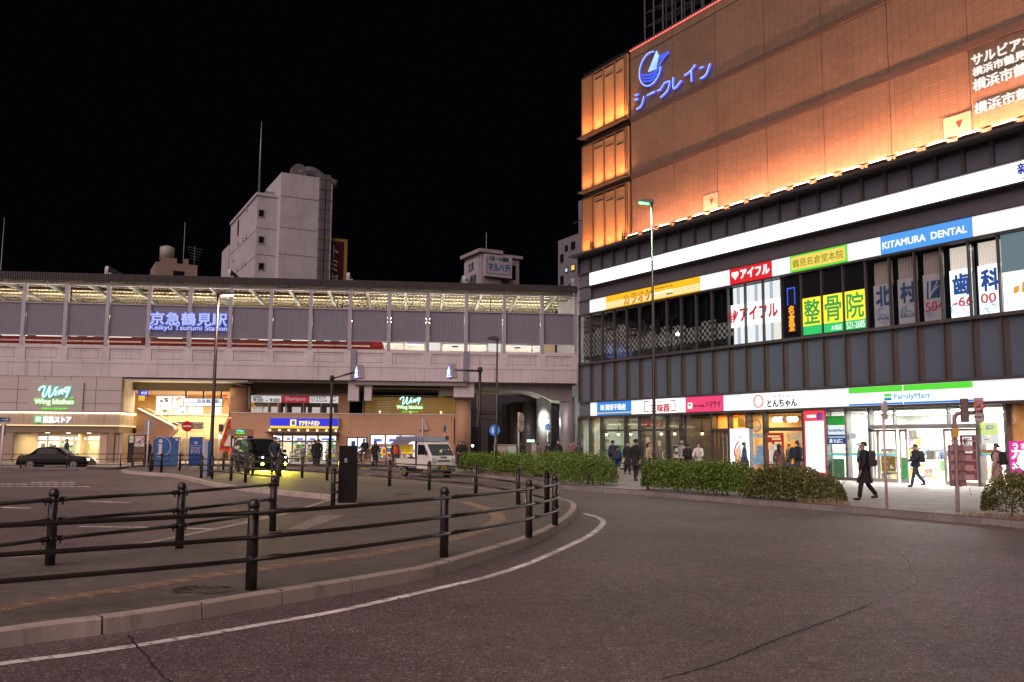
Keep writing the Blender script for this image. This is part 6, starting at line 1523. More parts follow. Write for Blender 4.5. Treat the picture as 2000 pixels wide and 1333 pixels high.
um,zm=(q[0]+q[1])/2,(q[2]+q[3])/2;sh=lambda k:[(um-.26*k,zm+.22*k),(um+.26*k,zm+.22*k),(um+.26*k,zm-.1*k),(um,zm-.3*k),(um-.26*k,zm-.1*k)]
MB().prism(F,sh(1.0),.02,.025).build("shield_rim",mat("shield_red",(.55,.04,.04),.5),t);MB().prism(F,sh(.86),.02,.03).build("shield_field",M_whitep,t);MB().prism(F,[(um-.22,zm-.1),(um-.18,zm-.16),(um+.22,zm+.1),(um+.18,zm+.16)],.03,.034).build("shield_band",mat("shield_red",(0,0,0)),t);b=MB();b.disc(F,um+.02,.03,zm-.08,.09,.008,14);b.build("shield_blue",mat("shield_blue",(.05,.2,.5),.5),t)
p=G(254,904,.15);t=thing("vending_cabinet","tall black cabinet with a pale poster beside the brown notice board","cabinet",p);F=Fr(ST.u,p);u0,u1=F.px(248,900)[0],F.px(259,900)[0];zt=F.px(250,850)[1];MB().box(F,u0,u1,-.6,0,.15,zt).build("case",M_black,t,.02);q=(u0+.1,u1-.02,zt-.55,zt-.06);B("poster",emit("dim_poster",(.8,.75,.55),.5),t,F,q[0],q[1],0,.02,q[2],q[3]);text("PLAT",F,(q[0]+.04,q[1]-.02,zm+.05,zm+.17),.021,mat("print_black",(0,0,0)),t)
t,p,h=polething("arrow_sign_pole","white pole with a small blue arrow plate at the left edge of the photo","road sign",0.5,922,826,.05,M_whitep)
F=facing(p);z0=at_depth(3,824,p.y).z;z1=at_depth(3,816,p.y).z;MB().box(F,-.5,.27,.05,.07,z0,z1).build("plate",mat("plate_blue",(.03,.14,.38),.4),t);B("arrow_bar",pw,t,F,-.1,.12,.07,.08,(z0+z1)/2-.03,(z0+z1)/2+.03);MB().prism(F,[(.1,(z0+z1)/2-.1),(.22,(z0+z1)/2),(.1,(z0+z1)/2+.1)],.07,.08).build("arrow_head",pw,t);B("round_back",M_galv,t,F,-.1,.12,-.1,-.06,z0-.75,z0-.15)
def lamp(lab,x,y,topx,top_y,head,lit,col,e,side=1,z=.15,r=.09):
 p=G(x,y,z);H_=at_depth(topx,top_y,p.y).z;t=thing("street_lamp",lab,"street lamp",p)
 q=Vector((p.x,p.y,H_));MB().path([p,p+Vector((0,0,1.2)),p+Vector((0,0,1.25)),q],[r,r,r*.85,r*.5],12).build("pole",mat("lamp_pole_brown",(.03,.024,.022),.35,.4,.1),t)
 F=facing(p);L=head;s_=side
 poly=[(s_*-.12,H_-.06),(s_*.1,H_-.1),(s_*L,H_-.02),(s_*L,H_+.05),(s_*(L*.6),H_+.13),(s_*.0,H_+.1),(s_*-.12,H_+.04)]
 hd_=MB().prism(F,poly,-.16,.16).build("head",mat("lamp_head"+lab[:4],(.05,.045,.045)if not lit else(.12,.12,.11),.4,.2),t,.03)  # glow of lit lamps put into a paler head colour
 if lit:
  MB().prism(F,[(s_*.12,H_-.125),(s_*(L-.04),H_-.05),(s_*(L-.04),H_-.02),(s_*.12,H_-.09)],-.14,.14).build("lens",emit("lens"+lab[:5],lit,18 if lit[0]==1 else 6),hd_)
  l=bpy.data.lights.new("lamp_light",'SPOT');l.energy=e;l.color=col;l.spot_size=rad(165);l.spot_blend=.6;l.shadow_soft_size=.15
  o=bpy.data.objects.new("lamp_light",l);COL.objects.link(o);o.parent=t;o.location=F.w(s_*L*.6,0,H_-.2)-p
 return t
lamp("warm glowing street lamp on a tall brown pole left of the station entrance",410.5,930,423,574,.72,(1,.72,.5),(1,.72,.55),900,1,.15,.11)
lamp("unlit street lamp with a small dark head before the underpass",969,928,971.5,662,.5,None,None,0,-1,.15,.075)
lamp("green white glowing street lamp on a tall dark pole before the shopping building",1279,938,1270,394,.62,(.10,1,.18),(.74,1,.70),1300,-1,.15,.09)
def crossing(lab,x,y,tx,ty,sx0,sx1,sy0,sy1,mirror):
 p=G(x,y,.15);H_=at_depth(tx,ty,p.y).z;t=thing("crossing_sign",lab,"road sign",p)
 MB().path([p,Vector((p.x,p.y,H_*.5)),Vector((p.x,p.y,H_))],[.12,.1,.09],10).build("pole",mat("lamp_pole_brown",(0,0,0)),t);MB().lathe((p.x,p.y,H_-.22),[(.14,0),(.16,.05),(.16,.2),(.1,.3)],10).build("pole_cap",M_black,t)
 F=Fr((.45,-.89),p);
 u0,z0=F.px(sx0,sy1);u1,z1=F.px(sx1,sy0);d_=.55
 s_=1 if(u0+u1)/2>0 else-1
 MB().path([F.w(0,0,H_-.15),F.w(u0 if s_>0 else u1,0,(z0+z1)/2)],.06,8).build("arm",M_black,t)
 um=(u0+u1)/2-.1;hw_=.52;MB().prism(F,[(um-hw_,z0),(um+hw_,z0),(um+.12,z1),(um-.12,z1)],-.42,0).build("housing",mat("sign_case",(.32,.28,.25),.5),t,.02)
 MB().prism(F,[(um-hw_+.04,z0+.03),(um+hw_-.04,z0+.03),(um+.1,z1-.04),(um-.1,z1-.04)],0,.02).build("face",emit("crossing_blue",(.05,.10,.85),1.0),t)
 E=emit("crossing_white",(.85,.9,1),2.2);hh=z1-z0;b=MB();b.disc(F,um,.02,z0+hh*.80,hh*.055,.015,12)
 for pts in([(um,.72),(um-.02,.48)],[(um,.66),(um-.2,.46)],[(um,.66),(um+.17,.5)],[(um-.02,.48),(um-.22,.2)],[(um-.02,.48),(um+.18,.22)]):b.path([F.w(a_,.03,z0+hh*z_)for a_,z_ in pts],.05,5)
 b.build("walking_figure",E,t);b=MB();b.box(F,um-.36,um+.36,.02,.035,z0+hh*.09,z0+hh*.14);b.build("stripe",E,t)
crossing("lit blue crossing sign on an arm from the pole near the drug store",643.5,909,650,736,692,704,711,741,False)
crossing("lit blue crossing sign on an arm from the pole right of the truck",935.5,918,936.5,720,869.5,888,710,740.5,True)
t,p,h=polething("triangle_sign_back","pale back of a triangular road sign behind the food truck","road sign",824,905,820,.05);F=facing(p);zc=at_depth(826,817,p.y).z;z2=at_depth(826,840,p.y).z;MB().prism(F,[(-.32,z2),(.44,z2),(.44,z2+.16),(.09,zc),(.03,zc),(-.32,z2+.16)],-.05,-.02).build("plate",mat("sign_back_cream",(.5,.42,.38),.5),t);B("bracket",M_galv,t,F,-.14,-.03,-.0,.05,z2+.02,zc-.3)
t,p,h=polething("round_blue_sign","narrow blue round sign seen edge on right of the triangular sign","road sign",867,906,831,.03);F=facing(p,rad(66));zc=at_depth(866,838,p.y).z;b=MB();b.disc(F,-.05,.04,zc,.3,.02);b.build("disc",mat("plate_blue",(0,0,0)),t);b=MB();b.ring(F,-.05,.06,zc,.26,.29,.005,24);b.build("rim",pw,t)
def bluefig(lab,x,y,cx_,cy_,rr,a=0.0,plate=False):
 t,p,h=polething("footway_sign",lab,"road sign",x,y,cy_+4,.035);F=facing(p,a);zc=at_depth(cx_,cy_,p.y).z;uo=F.px(cx_,cy_)[0];b=MB();b.disc(F,uo,.04,zc,rr,.02);b.build("disc",emit("lit_plate_blue",(.03,.16,.55),.45,(.03,.15,.4)),t)
 b=MB()
 for k,sc_ in((-.32,1.0),(.28,.65)):
  u=uo+k*rr;b.disc(F,u,.06,zc+rr*(.38 if sc_==1 else .05),rr*.15*sc_,.01,10);b.box(F,u-rr*.15*sc_,u+rr*.15*sc_,.06,.07,zc-rr*.5,zc+rr*(.2 if sc_==1 else-.1))
 b.build("figure",emit("plate_white",(.8,.8,.85),.7),t)
 if plate:B("lower_plate",emit("plate_white",(0,0,0),1),t,F,uo-rr,uo+rr,.04,.06,zc-rr*1.7,zc-rr*1.25)
bluefig("round blue footway sign half hidden by the unlit lamp's pole",967,915,966,841,.35)
bluefig("round blue footway sign with a small plate in front of the steel piers",1069,905,1069,834,.24,0,True)
t,p,h=polething("mirror_pole","pale pole with two round mirrors seen edge on before the back street","mirror",1012.5,922,806,.05,mat("pole_pink",(.5,.42,.38),.5));F=facing(p,rad(62))
for yy in(818,832):zc=at_depth(1015,yy,p.y).z;b=MB();b.disc(F,.1,.05,zc,.33,.08);b.build("mirror_back",mat("mirror_tan",(.45,.36,.3),.5),t)
def cabinet(lab,x0,x1,yt,yb,m,m2=None,split=None):
 p=G((x0+x1)/2,yb,.15);F=Fr((.99,-.1),p);u0,u1=F.px(x0,yb)[0],F.px(x1,yb)[0];zt=F.px(x0,yt)[1];t=thing("utility_cabinet",lab,"cabinet",p);us=u0+(u1-u0)*(split or 1)
 MB().box(F,u0,us,-.5,0,.15,zt).build("body",m,t,.015)
 if split:MB().box(F,us+.002,u1,-.45,.02,.15,zt-.01).build("side",m2,t,.01)
 b=MB()
 for k in range(6):b.box(F,u0+.2,us-.2,.0,.012,zt-.5-.06*k,zt-.475-.06*k)
 b.build("vent",M_dark,t);B("lid",m,t,F,u0-.03,u1+.03,-.53,.04,zt,zt+.05);return t,F,u0,u1,zt
cabinet("wide grey and pale green utility cabinet behind the hedges",964,1008,870,922,mat("cabinet_taupe",(.30,.25,.20),.5),mat("cabinet_green",(.33,.42,.33),.5),.62)
t,F,u0,u1,zt=cabinet("tall grey cabinet with a silver door right of the mirror pole",1027,1047,866,925,mat("cabinet_brown",(.10,.08,.075),.5),mat("cabinet_silver",(.40,.38,.36),.35,.4),.55)
B("top_screen",emit("pale_screen",(.7,.95,.8),1.2),t,F,u1-.5,u1-.1,-.2,.02,zt+.05,zt+.2)
t=thing("green_fence","green framed mesh fence before the steel piers under the viaduct","fence",G(1080,905,.15));Mg=mat("fence_green",(.03,.2,.13),.5)
Pf=[G(x,903-(x-1040)*.02,.15)for x in(1040,1062,1082,1106,1128)]
for q in Pf:MB().path([q,q+Vector((0,0,1.75))],.045,6).build("post",Mg,t)
for a_,c_ in zip(Pf,Pf[1:]):
 b=MB();
 for z in(.1,1.72):b.path([a_+Vector((0,0,z)),c_+Vector((0,0,z))],.03,5)
 for k in range(14):q=a_.lerp(c_,k/14);b.path([q+Vector((0,0,.1)),q+Vector((0,0,1.7))],.012,4)
 b.build("mesh_panel",Mg,t)
b=MB();P=[G(x,916,.15)for x in(915,921,929)]
for q in P:pass
t=thing("bicycle_stand","low bent steel hoops beside the hedge right of the two women","rack",P[1])
for k,x in enumerate((915,922)):a_=G(x,915,.15);MB().path(crom([a_,a_+Vector((0,0,.75)),a_+Vector((.12,0,.9)),a_+Vector((.38,0,.9)),a_+Vector((.5,0,.75)),a_+Vector((.5,0,0))],4),.03,6).build("hoop",M_fr,t)
t=thing("drug_store_barrier","blue steel barrier frame standing before the drug store windows","barrier",G(740,907,.15));Mb=mat("barrier_blue",(.05,.08,.2),.5)
b0_=G(706,907.5,.15);b1_=G(778,908.5,.15);
for k in range(4):q=b0_.lerp(b1_,k/3);MB().path([q,q+Vector((0,0,1.35))],.04,6).build("post",Mb,t)
for z in(.25,1.33):MB().path([b0_+Vector((0,0,z)),b1_+Vector((0,0,z))],.035,6).build("rail",Mb,t)
B("grey_sheet",mat("sheet_taupe",(.3,.23,.2),.6),t,Fr((b1_-b0_)[:2],b0_),.2,(b1_-b0_).length*.33-.1,-.02,0,.5,1.25)
# -- right foreground street furniture
t,p,h=polething("pink_pole","pale pink pole with a sign seen edge on before the convenience store","pole",1732.5,992,787,.036,mat("pole_rose",(.66,.46,.46),.5),.15,1721)
F=facing(p,rad(78));z0,z1=at_depth(1718,838,p.y).z,at_depth(1718,784,p.y).z;MB().box(F,-.2,.2,.05,.07,z0+.25,z1).build("edge_on_plate",mat("plate_pale",(.45,.42,.45),.4),t,.02);B("clamp",M_galv,t,F,-.06,.1,-.06,.06,z1-.35,z1-.32);B("clamp",M_galv,t,F,-.06,.1,-.06,.06,z0+.35,z0+.38)
p=G(1869,1000,.15);t=thing("bent_sign_pole","bent rusty pole carrying a signal box and a no smoking sign before the cash machine","pole",p);F=facing(p,.05)
def f2(x,y,v=0):u,z=F.px(x,y,v);return F.w(u,v,z)
Mrp=mat("rusty_pole",(.33,.24,.22),.55,.2,.25,6)
MB().path(crom([f2(1871,1005),f2(1868,900),f2(1866,850),f2(1864,820),f2(1868,809),f2(1878,806.5),f2(1904,806)],5),.05,10).build("pole",Mrp,t)
q=[F.px(1877,825)[0],F.px(1893,825)[0],F.px(1885,825)[1],F.px(1885,779)[1]];MB().box(F,q[0],q[1],-.12,.1,q[2],q[3]).build("signal_box",mat("signal_back",(.15,.10,.10),.5,.2),t,.02);B("yellow_band",mat("band_yellow",(.6,.35,.02),.5),t,F,F.px(1866,850)[0]-.065,F.px(1866,850)[0]+.075,-.07,.07,F.px(1866,855)[1],F.px(1866,837)[1])
q=[F.px(1903.5,824)[0],F.px(1922.5,824)[0],F.px(1912,824.5)[1],F.px(1912,777.5)[1]];um=(q[0]+q[1])/2;zz=q[3]-.2
MB().box(F,q[0],q[1],.05,.08,q[2],q[3]).build("no_smoking_plate",mat("plate_warm",(.46,.36,.33),.5),t,.03);b=MB();b.ring(F,um,.08,zz,.105,.13,.006,28);b.prism(F,[(um-.085,zz+.07),(um-.07,zz+.09),(um+.085,zz-.07),(um+.07,zz-.09)],.08,.088);b.build("red_ring",mat("sign_red",(0,0,0)),t);B("cigarette",M_black,t,F,um-.075,um+.05,.08,.085,zz-.04,zz-.01);MB().path([F.w(um+.03,.085,zz-.01),F.w(um+.01,.085,zz+.03),F.w(um+.05,.085,zz+.06)],.009,5).build("smoke_curl",M_black,t)
text("路上禁止",F,(um-.13,um+.13,q[2]+.22,q[2]+.29),.08,M_black,t,bold=.01);text("喫煙はご遠慮ください",F,(um-.12,um+.12,q[2]+.1,q[2]+.14),.08,M_black,t)
q=[F.px(1854,930)[0],F.px(1888,930)[0],F.px(1868,950)[1],F.px(1868,869)[1]];bb=MB().box(F,q[0],q[1],-.16,-.07,q[2],q[3]).build("back_of_board",mat("board_maroon",(.26,.14,.14),.55,.1,.2),t,.03)
b=MB();R8=random.Random(11)
for i in range(2):
 for j in range(4):
  a0=q[0]+.06+i*(q[1]-q[0])*.5;z0=q[2]+.08+j*(q[3]-q[2])*.235;b.box(F,a0,a0+.3+R8.uniform(-.04,.04),-.07,-.04,z0+.06,z0+.2);b.box(F,a0-.02,a0+.36,-.07,-.05,z0+.3,z0+.33)
b.build("rib",mat("board_pinkish",(.46,.27,.25),.5),bb)
hp=thing("handrail_hoop","bent steel hoop rail before the cash machine","rail",MA.w(UX(1897),1.0,.15));MB().path(crom([MA.w(UX(1886),1.0,1.02),MA.w(UX(1893),1.0,1.02),MA.w(UX(1898),1.0,.95),MA.w(UX(1900),1.0,.8),MA.w(UX(1900.5),1.0,.15)],5),.04,8).build("hoop",M_fr,hp)
# -- hedges
def leafmat(name,a,b_,c_):
 m,nt,b=_nodes(name);b.inputs["Roughness"].default_value=.45;b.inputs["Specular IOR Level"].default_value=.35
 g=nt.nodes.new("ShaderNodeNewGeometry");cr=nt.nodes.new("ShaderNodeValToRGB");e=cr.color_ramp.elements;e[0].color=(*a,1);e[1].color=(*c_,1);e[1].position=.995;k=e.new(.6);k.color=(*b_,1);k=e.new(.985);k.color=tuple(x*1.3 for x in b_)+(1,)
 nt.links.new(g.outputs["Random Per Island"],cr.inputs[0]);nt.links.new(cr.outputs[0],b.inputs["Base Color"]);return m
M_leaf=leafmat("hedge_leaf",(.042,.09,.012),(.135,.215,.028),(.34,.20,.03));M_leaf2=leafmat("dry_hedge_leaf",(.05,.075,.016),(.14,.16,.045),(.38,.22,.06));M_twig=mat("twig",(.06,.04,.025),.8)
def hedge(lab,x0,x1,n,hgt,depth,in0=.30,dry=False,loose=False,ls=.05,seed=1):
 Rn=random.Random(seed);kl=resample(rkerb,.1);best=[]
 def col(q):
  d_=q-Vector((0,0,CAMZ));return CX+FPX*d_.dot(_r)/d_.dot(_f)
 seg=[q for q in kl if x0<=col(q)<=x1 and q.y>3]
 if x1>2000:seg=[q for q in kl if col(q)>=x0 and q.y>12]
 inn=offset(seg,in0+depth/2)if x1>2000 else[q for q in offset(kl,in0+depth/2)if q.y>3 and x0<=col(q)<=x1];L=(inn[-1]-inn[0]).length
 t=thing("hedge",lab,"hedge",inn[len(inn)//2]*1.0+Vector((0,0,.15)))
 b=MB();leaf=[]
 ph=[Rn.uniform(0,6)for _ in range(6)]
 def prof(s_,a_):
  """outline radius of the clipped, uneven body at s along and angle a across"""
  e=min(1,(min(s_,1-s_)*L/.55+.001))**.5
  w1=1+.05*math.sin(s_*L*1.7+ph[0])+.04*math.sin(s_*L*4.3+ph[1]+a_*2)+.025*math.sin(s_*L*9+ph[2]+a_*5)
  return e*w1
 stems=MB()
 for k in range(max(6,int(L*3.0))):
  s_=Rn.uniform(.03,.97);q=inn[int(s_*(len(inn)-1))]+Vector((Rn.uniform(-1,1)*depth*.25,Rn.uniform(-1,1)*depth*.25,.15));top=q+Vector((Rn.uniform(-.25,.25),Rn.uniform(-.25,.25),hgt*Rn.uniform(.6,.9)))
  stems.path([q,q.lerp(top,.5)+Vector((Rn.uniform(-.08,.08),Rn.uniform(-.08,.08),0)),top],[.02,.013,.005],5)
  for _ in range(3):
   m_=q.lerp(top,Rn.uniform(.2,.7));stems.path([m_,m_+Vector((Rn.uniform(-.3,.3),Rn.uniform(-.3,.3),Rn.uniform(.1,.3)))],[.009,.004],4)
 stems.build("stem",M_twig,t)
 for _ in range(n):
  s_=Rn.random();a_=Rn.uniform(0,math.pi);rr=Rn.uniform(.35,1.03)**.45
  pr=prof(s_,a_);side=math.cos(a_);side=math.copysign(abs(side)**.55,side);up=abs(math.sin(a_))**.45
  if Rn.random()<.35:up*=Rn.random()
  i=s_*(len(inn)-1);q=inn[int(i)].lerp(inn[min(int(i)+1,len(inn)-1)],i%1)
  tn=(inn[min(int(i)+1,len(inn)-1)]-inn[max(int(i)-1,0)]).normalized();nr=Vector((-tn.y,tn.x,0))
  if loose and s_>.72 and Rn.random()<(s_-.72)*3.2:continue
  p=q+nr*side*rr*pr*depth/2+Vector((0,0,.15+(.12 if not loose else .06)+up*rr*pr*(hgt-.12)*(1-(.55*max(0,s_-.6)/.4 if loose else 0))))
  d_=Vector((Rn.gauss(0,1),Rn.gauss(0,1),Rn.gauss(.5,.8))).normalized();w_=d_.cross(Vector((Rn.uniform(-1,1),Rn.uniform(-1,1),Rn.uniform(-1,1)))).normalized();l_=ls*Rn.uniform(.7,1.5)
  b.face([p-d_*l_,p+w_*l_*.42,p+d_*l_,p-w_*l_*.42])
 for _ in range(int(L*16)):
  s_=Rn.uniform(.02,.98);i=int(s_*(len(inn)-1));q=inn[i]+Vector((Rn.uniform(-.5,.5)*depth*.8,Rn.uniform(-.5,.5)*depth*.8,.15+hgt*prof(s_,1.5)*(1-(.55*max(0,s_-.6)/.4 if loose else 0))-.05))
  for k in range(7):
   p=q+Vector((Rn.gauss(0,.03),Rn.gauss(0,.03),.028*k));d_=Vector((Rn.gauss(0,1),Rn.gauss(0,1),1.0)).normalized();w_=d_.cross(Vector((Rn.uniform(-1,1),Rn.uniform(-1,1),.1))).normalized();l_=ls*Rn.uniform(.6,1.1);b.face([p-d_*l_,p+w_*l_*.4,p+d_*l_,p-w_*l_*.4])
 b.build("foliage",M_leaf2 if dry else M_leaf,t)
hedge("low clipped hedge end right beside the food truck",897,969,11000,.98,1.3,.3,seed=1,ls=.048)
hedge("middle clipped hedge before the wide grey cabinet",971,1034,10000,1.0,1.4,.3,seed=2,ls=.048)
hedge("full green hedge with a round end before the underpass walkers",1034,1192,17000,1.12,1.7,.25,seed=3,ls=.046)
hedge("green hedge at the foot of the green glowing lamp",1259,1466,20000,1.02,1.35,.25,seed=4,ls=.04)
hedge("hedge thinning to loose twigs at its right end before the convenience store",1460,1650,17000,1.0,1.35,.25,True,True,seed=5,ls=.04)
hedge("dry thin hedge at the right edge with stems showing through",1870,2600,16000,1.02,1.2,.25,True,seed=6,ls=.036)
gw=MB();Rg=random.Random(8)
for _ in range(700):
 x=Rg.choice((Rg.uniform(940,1010),Rg.uniform(1560,1655),Rg.uniform(1885,2050)));q=min(rkerb,key=lambda k_:abs(CX+FPX*(k_-Vector((0,0,CAMZ))).dot(_r)/(k_-Vector((0,0,CAMZ))).dot(_f)-x))+Vector((Rg.uniform(0,.3),Rg.uniform(.2,.6),.15));d_=Vector((Rg.gauss(0,.3),Rg.gauss(0,.3),1)).normalized()*Rg.uniform(.08,.22)
 gw.face([q+Vector((-.006,0,0)),q+Vector((.006,0,0)),q+d_])
tag(gw.build("dry_grass",mat("straw",(.28,.19,.09),.8)),kind='stuff')
# -- vehicles
M_tyre=mat("tyre_rubber",(.012,.012,.012),.8,var=.1);M_rim=mat("wheel_rim",(.35,.35,.35),.35,.7,.05);M_cargl=mat("car_glass",(.012,.014,.016),.05,0,0,spec=.2)
def wheel(t,x,y,r,wd,s_):
 w_=MB().path([(x,y-wd/2,r),(x,y+wd/2,r)],r,24).build("wheel",M_tyre,t,.02)
 b=MB();yo=y+s_*wd/2;b.path([(x,yo-s_*.03,r),(x,yo+s_*.008,r)],r*.66,20);b.build("rim",M_rim,w_)
 b=MB()
 for k in range(6):a_=k*math.pi/3;b.path([(x+math.cos(a_)*r*.15,yo+s_*.012,r+math.sin(a_)*r*.15),(x+math.cos(a_)*r*.55,yo+s_*.012,r+math.sin(a_)*r*.55)],r*.06,5)
 b.build("spoke",M_dark,w_)
def loft(secs,m,t,winrows,win_x,gl=M_cargl,ws=None):
 """secs: (x, [(half width, z) ...]) from nose to tail; rows winrows between section indices win_x become side windows"""
 b=MB();n=len(secs[0][1]);idx={}
 for i,(x,row_)in enumerate(secs):
  for s_ in(1,-1):
   for j,(y,z)in enumerate(row_):idx[i,s_,j]=len(b.v);b.v.append((x,s_*y,z))
 for i in range(len(secs)-1):
  for s_ in(1,-1):
   for j in range(n-1):b.f.append((idx[i,s_,j],idx[i+1,s_,j],idx[i+1,s_,j+1],idx[i,s_,j+1]));b.mi.append(0);b.sm.append(True)
  b.f.append((idx[i,1,n-1],idx[i+1,1,n-1],idx[i+1,-1,n-1],idx[i,-1,n-1]));b.mi.append(0);b.sm.append(True)
  b.f.append((idx[i,1,0],idx[i+1,1,0],idx[i+1,-1,0],idx[i,-1,0]));b.mi.append(0);b.sm.append(False)
 for i in(0,len(secs)-1):
  for j in range(n-1):b.f.append((idx[i,1,j],idx[i,1,j+1],idx[i,-1,j+1],idx[i,-1,j]));b.mi.append(0);b.sm.append(False)
 b.build("body",m,t)
 V=lambda i,s_,j:Vector(b.v[idx[i,s_,j]])
 def quad(name,a_,c_,e_,g_,off,mm=gl,ins=.06):
  ce=(a_+c_+e_+g_)/4;q=MB();P_=[v+(ce-v)*ins+off for v in(a_,c_,e_,g_)];q.face(P_);return q.build(name,mm,t)
 for(i0,i1)in win_x:
  for s_ in(1,-1):quad("side_window",V(i0,s_,winrows[0]),V(i1,s_,winrows[0]),V(i1,s_,winrows[1]),V(i0,s_,winrows[1]),Vector((0,s_*.012,.004)))
 if ws:
  for nm,i,k,o in ws:quad(nm,V(i,1,k[0]),V(i,-1,k[0]),V(i+1,-1,k[1]),V(i+1,1,k[1]),Vector(o))
 return V
 # --- the white food truck
tk=thing("food_truck","small white food truck with a striped canopy, red lantern and yellow number plate","truck",(0,0,0))
Mw=mat("truck_white",(.62,.62,.60),.3,0,.05,coat=.3)
cabp=[(.30,.42),(1.62,.42),(1.70,.55),(1.70,.80),(1.64,1.06),(1.10,1.70),(.98,1.76),(.36,1.78),(.28,1.7)]
MB().prism(LF,cabp,-.72,.72).build("cab",Mw,tk,.045,3)
def slant(y0,y1,f0,f1,off=.012):
 a_,c_=Vector((1.64,0,1.06)),Vector((1.10,0,1.70));d_=c_-a_;nrm=Vector((d_.z,0,-d_.x)).normalized()*off
 return[a_+d_*f0+Vector((0,y0,0))+nrm,a_+d_*f0+Vector((0,y1,0))+nrm,a_+d_*f1+Vector((0,y1*.96,0))+nrm,a_+d_*f1+Vector((0,y0*.96,0))+nrm]
b=MB();b.face(slant(-.66,.66,.06,.93));b.build("windscreen",mat("windscreen_glass",(.05,.06,.065),.08,0,0,spec=.3),tk)
b=MB();b.path([(1.60,-.4,1.1),(1.35,-.1,1.39)],.009,4);b.path([(1.60,.15,1.1),(1.38,.4,1.36)],.009,4);b.build("wiper",M_black,tk)
b=MB();R9=random.Random(2)
for _ in range(5):q=slant(0,0,R9.uniform(.15,.5),.9,.016)[0];y_=R9.uniform(-.5,.5);b.box(Local(),q.x-.02,q.x,y_,y_+R9.uniform(.05,.15),q.z,q.z+R9.uniform(.04,.12))
b.build("dash_clutter",M_print,tk)
for s_ in(1,-1):
 b=MB();b.face([(x,s_*.735,z)for x,z in((.42,1.14),(1.34,1.14),(1.02,1.62),(.44,1.64))]);b.build("side_window",M_cargl,tk)
 MB().box(LOC,1.18,1.3,s_*.78-.05,s_*.78+.05,1.15,1.33).build("mirror",M_black,tk,.02)
 MB().box(LOC,.36,.42,s_*.73-.008,s_*.73+.008,.98,1.02).build("door_handle",M_black,tk)
 MB().box(LOC,1.66,1.715,s_*.58-.13,s_*.58+.13,.72,.98).build("headlight",mat("headlight_clear",(.4,.4,.38),.12),tk,.03);MB().box(LOC,1.66,1.72,s_*.58-.12,s_*.58+.12,.63,.69).build("indicator",mat("indicator_white",(.5,.48,.44),.2),tk,.02)
b=MB()
for k in range(3):b.box(LOC,1.69,1.712,-.38,.38,.80+.035*k,.815+.035*k)
b.build("upper_grille",M_dark,tk);b=MB()
for k in range(4):b.box(LOC,1.69,1.715,-.34,.34,.50+.04*k,.52+.04*k)
b.build("lower_grille",M_dark,tk)
pl8=MB().box(LOC,1.70,1.72,-.17,.17,.42,.585).build("number_plate",mat("plate_yellow",(.62,.42,.02),.5),tk);MB().box(LOC,1.72,1.722,-.13,.13,.45,.51).build("plate_figures",M_black,pl8)
nb_=MB().box(LOC,1.66,1.69,-.17,.17,.99,1.06).build("name_board",M_black,tk)
FT=Fr((0,1),(1.69,0));text("焼きいも",FT,(-.15,.15,1.0,1.05),.003,M_whitep,nb_)
MB().box(LOC,1.60,1.72,-.7,.7,.32,.44).build("bumper",mat("bumper_grey",(.09,.09,.09),.5),tk,.02)
B("chassis",M_black,tk,LOC,-1.65,1.6,-.5,.5,.28,.42);MB().box(LOC,-1.68,.26,-.72,.72,.55,.62).build("bed",Mw,tk,.01)
for s_ in(1,-1):MB().box(LOC,-1.68,.26,s_*.72-.02,s_*.72+.02,.62,.92).build("drop_side",Mw,tk,.01)
B("tail_board",Mw,tk,LOC,-1.70,-1.66,-.72,.72,.62,.92)
for x in(1.05,-.95):
 for s_ in(1,-1):wheel(tk,x,s_*.62,.27,.16,s_)
def stripes():
 m,nt,b=_nodes("canvas_stripe");b.inputs["Roughness"].default_value=.8;tc=nt.nodes.new("ShaderNodeTexCoord");wv=nt.nodes.new("ShaderNodeTexWave");wv.inputs["Scale"].default_value=2.1;wv.bands_direction='X';nt.links.new(tc.outputs["Object"],wv.inputs[0]);cr=nt.nodes.new("ShaderNodeValToRGB");cr.color_ramp.interpolation='CONSTANT';cr.color_ramp.elements[0].color=(.04,.06,.17,1);cr.color_ramp.elements[1].color=(.34,.36,.42,1);cr.color_ramp.elements[1].position=.62;nt.links.new(wv.outputs[0],cr.inputs[0]);nt.links.new(cr.outputs[0],b.inputs["Base Color"]);return m
M_str=stripes()
MB().prism(Fr((0,1),(0,0)),[(-.74,1.79),(-.74,1.99),(-.66,2.06),(.66,2.06),(.74,1.99),(.74,1.79)],-1.75,.95).build("canopy",M_str,tk)
b=MB();pts_=[]
for k in range(13):
 x=-1.75+1.75*k/12;dz=.03*(k%2)
 if k:b.face([(xo,-.74,1.84),(x,-.74,1.84),(x,-1.12,1.62+dz),(xo,-1.12,1.62+dzo)])
 xo,dzo=x,dz
b.build("awning_flap",mat("awning_cloth",(.14,.12,.15),.8,0,.3,12),tk);MB().box(LOC,.22,.27,-.75,.75,.6,1.82).build("canvas_wall",mat("canvas_navy",(.03,.04,.12),.8),tk)
for x,y in((-1.6,-.68),(-1.6,.68),(.2,-.68)):MB().path([(x,y,.6),(x,y,1.85)],.02,6).build("canopy_post",M_alu,tk)
b=MB()
for k in range(10):x0_,x1_=-1.3+.12*k,-1.18+.12*k;s0,s1=.05*math.sin(k*1.3),.05*math.sin((k+1)*1.3);b.face([(x0_,-.70+s0*.5,1.6),(x1_,-.70+s1*.5,1.6),(x1_,-.70+s1,1.28-.06*math.sin((k+1)/3.2)),(x0_,-.70+s0,1.28-.06*math.sin(k/3.2))])
b.build("yellow_curtain",emit("yellow_cloth",(.75,.45,.03),.32,(.6,.4,.03)),tk)
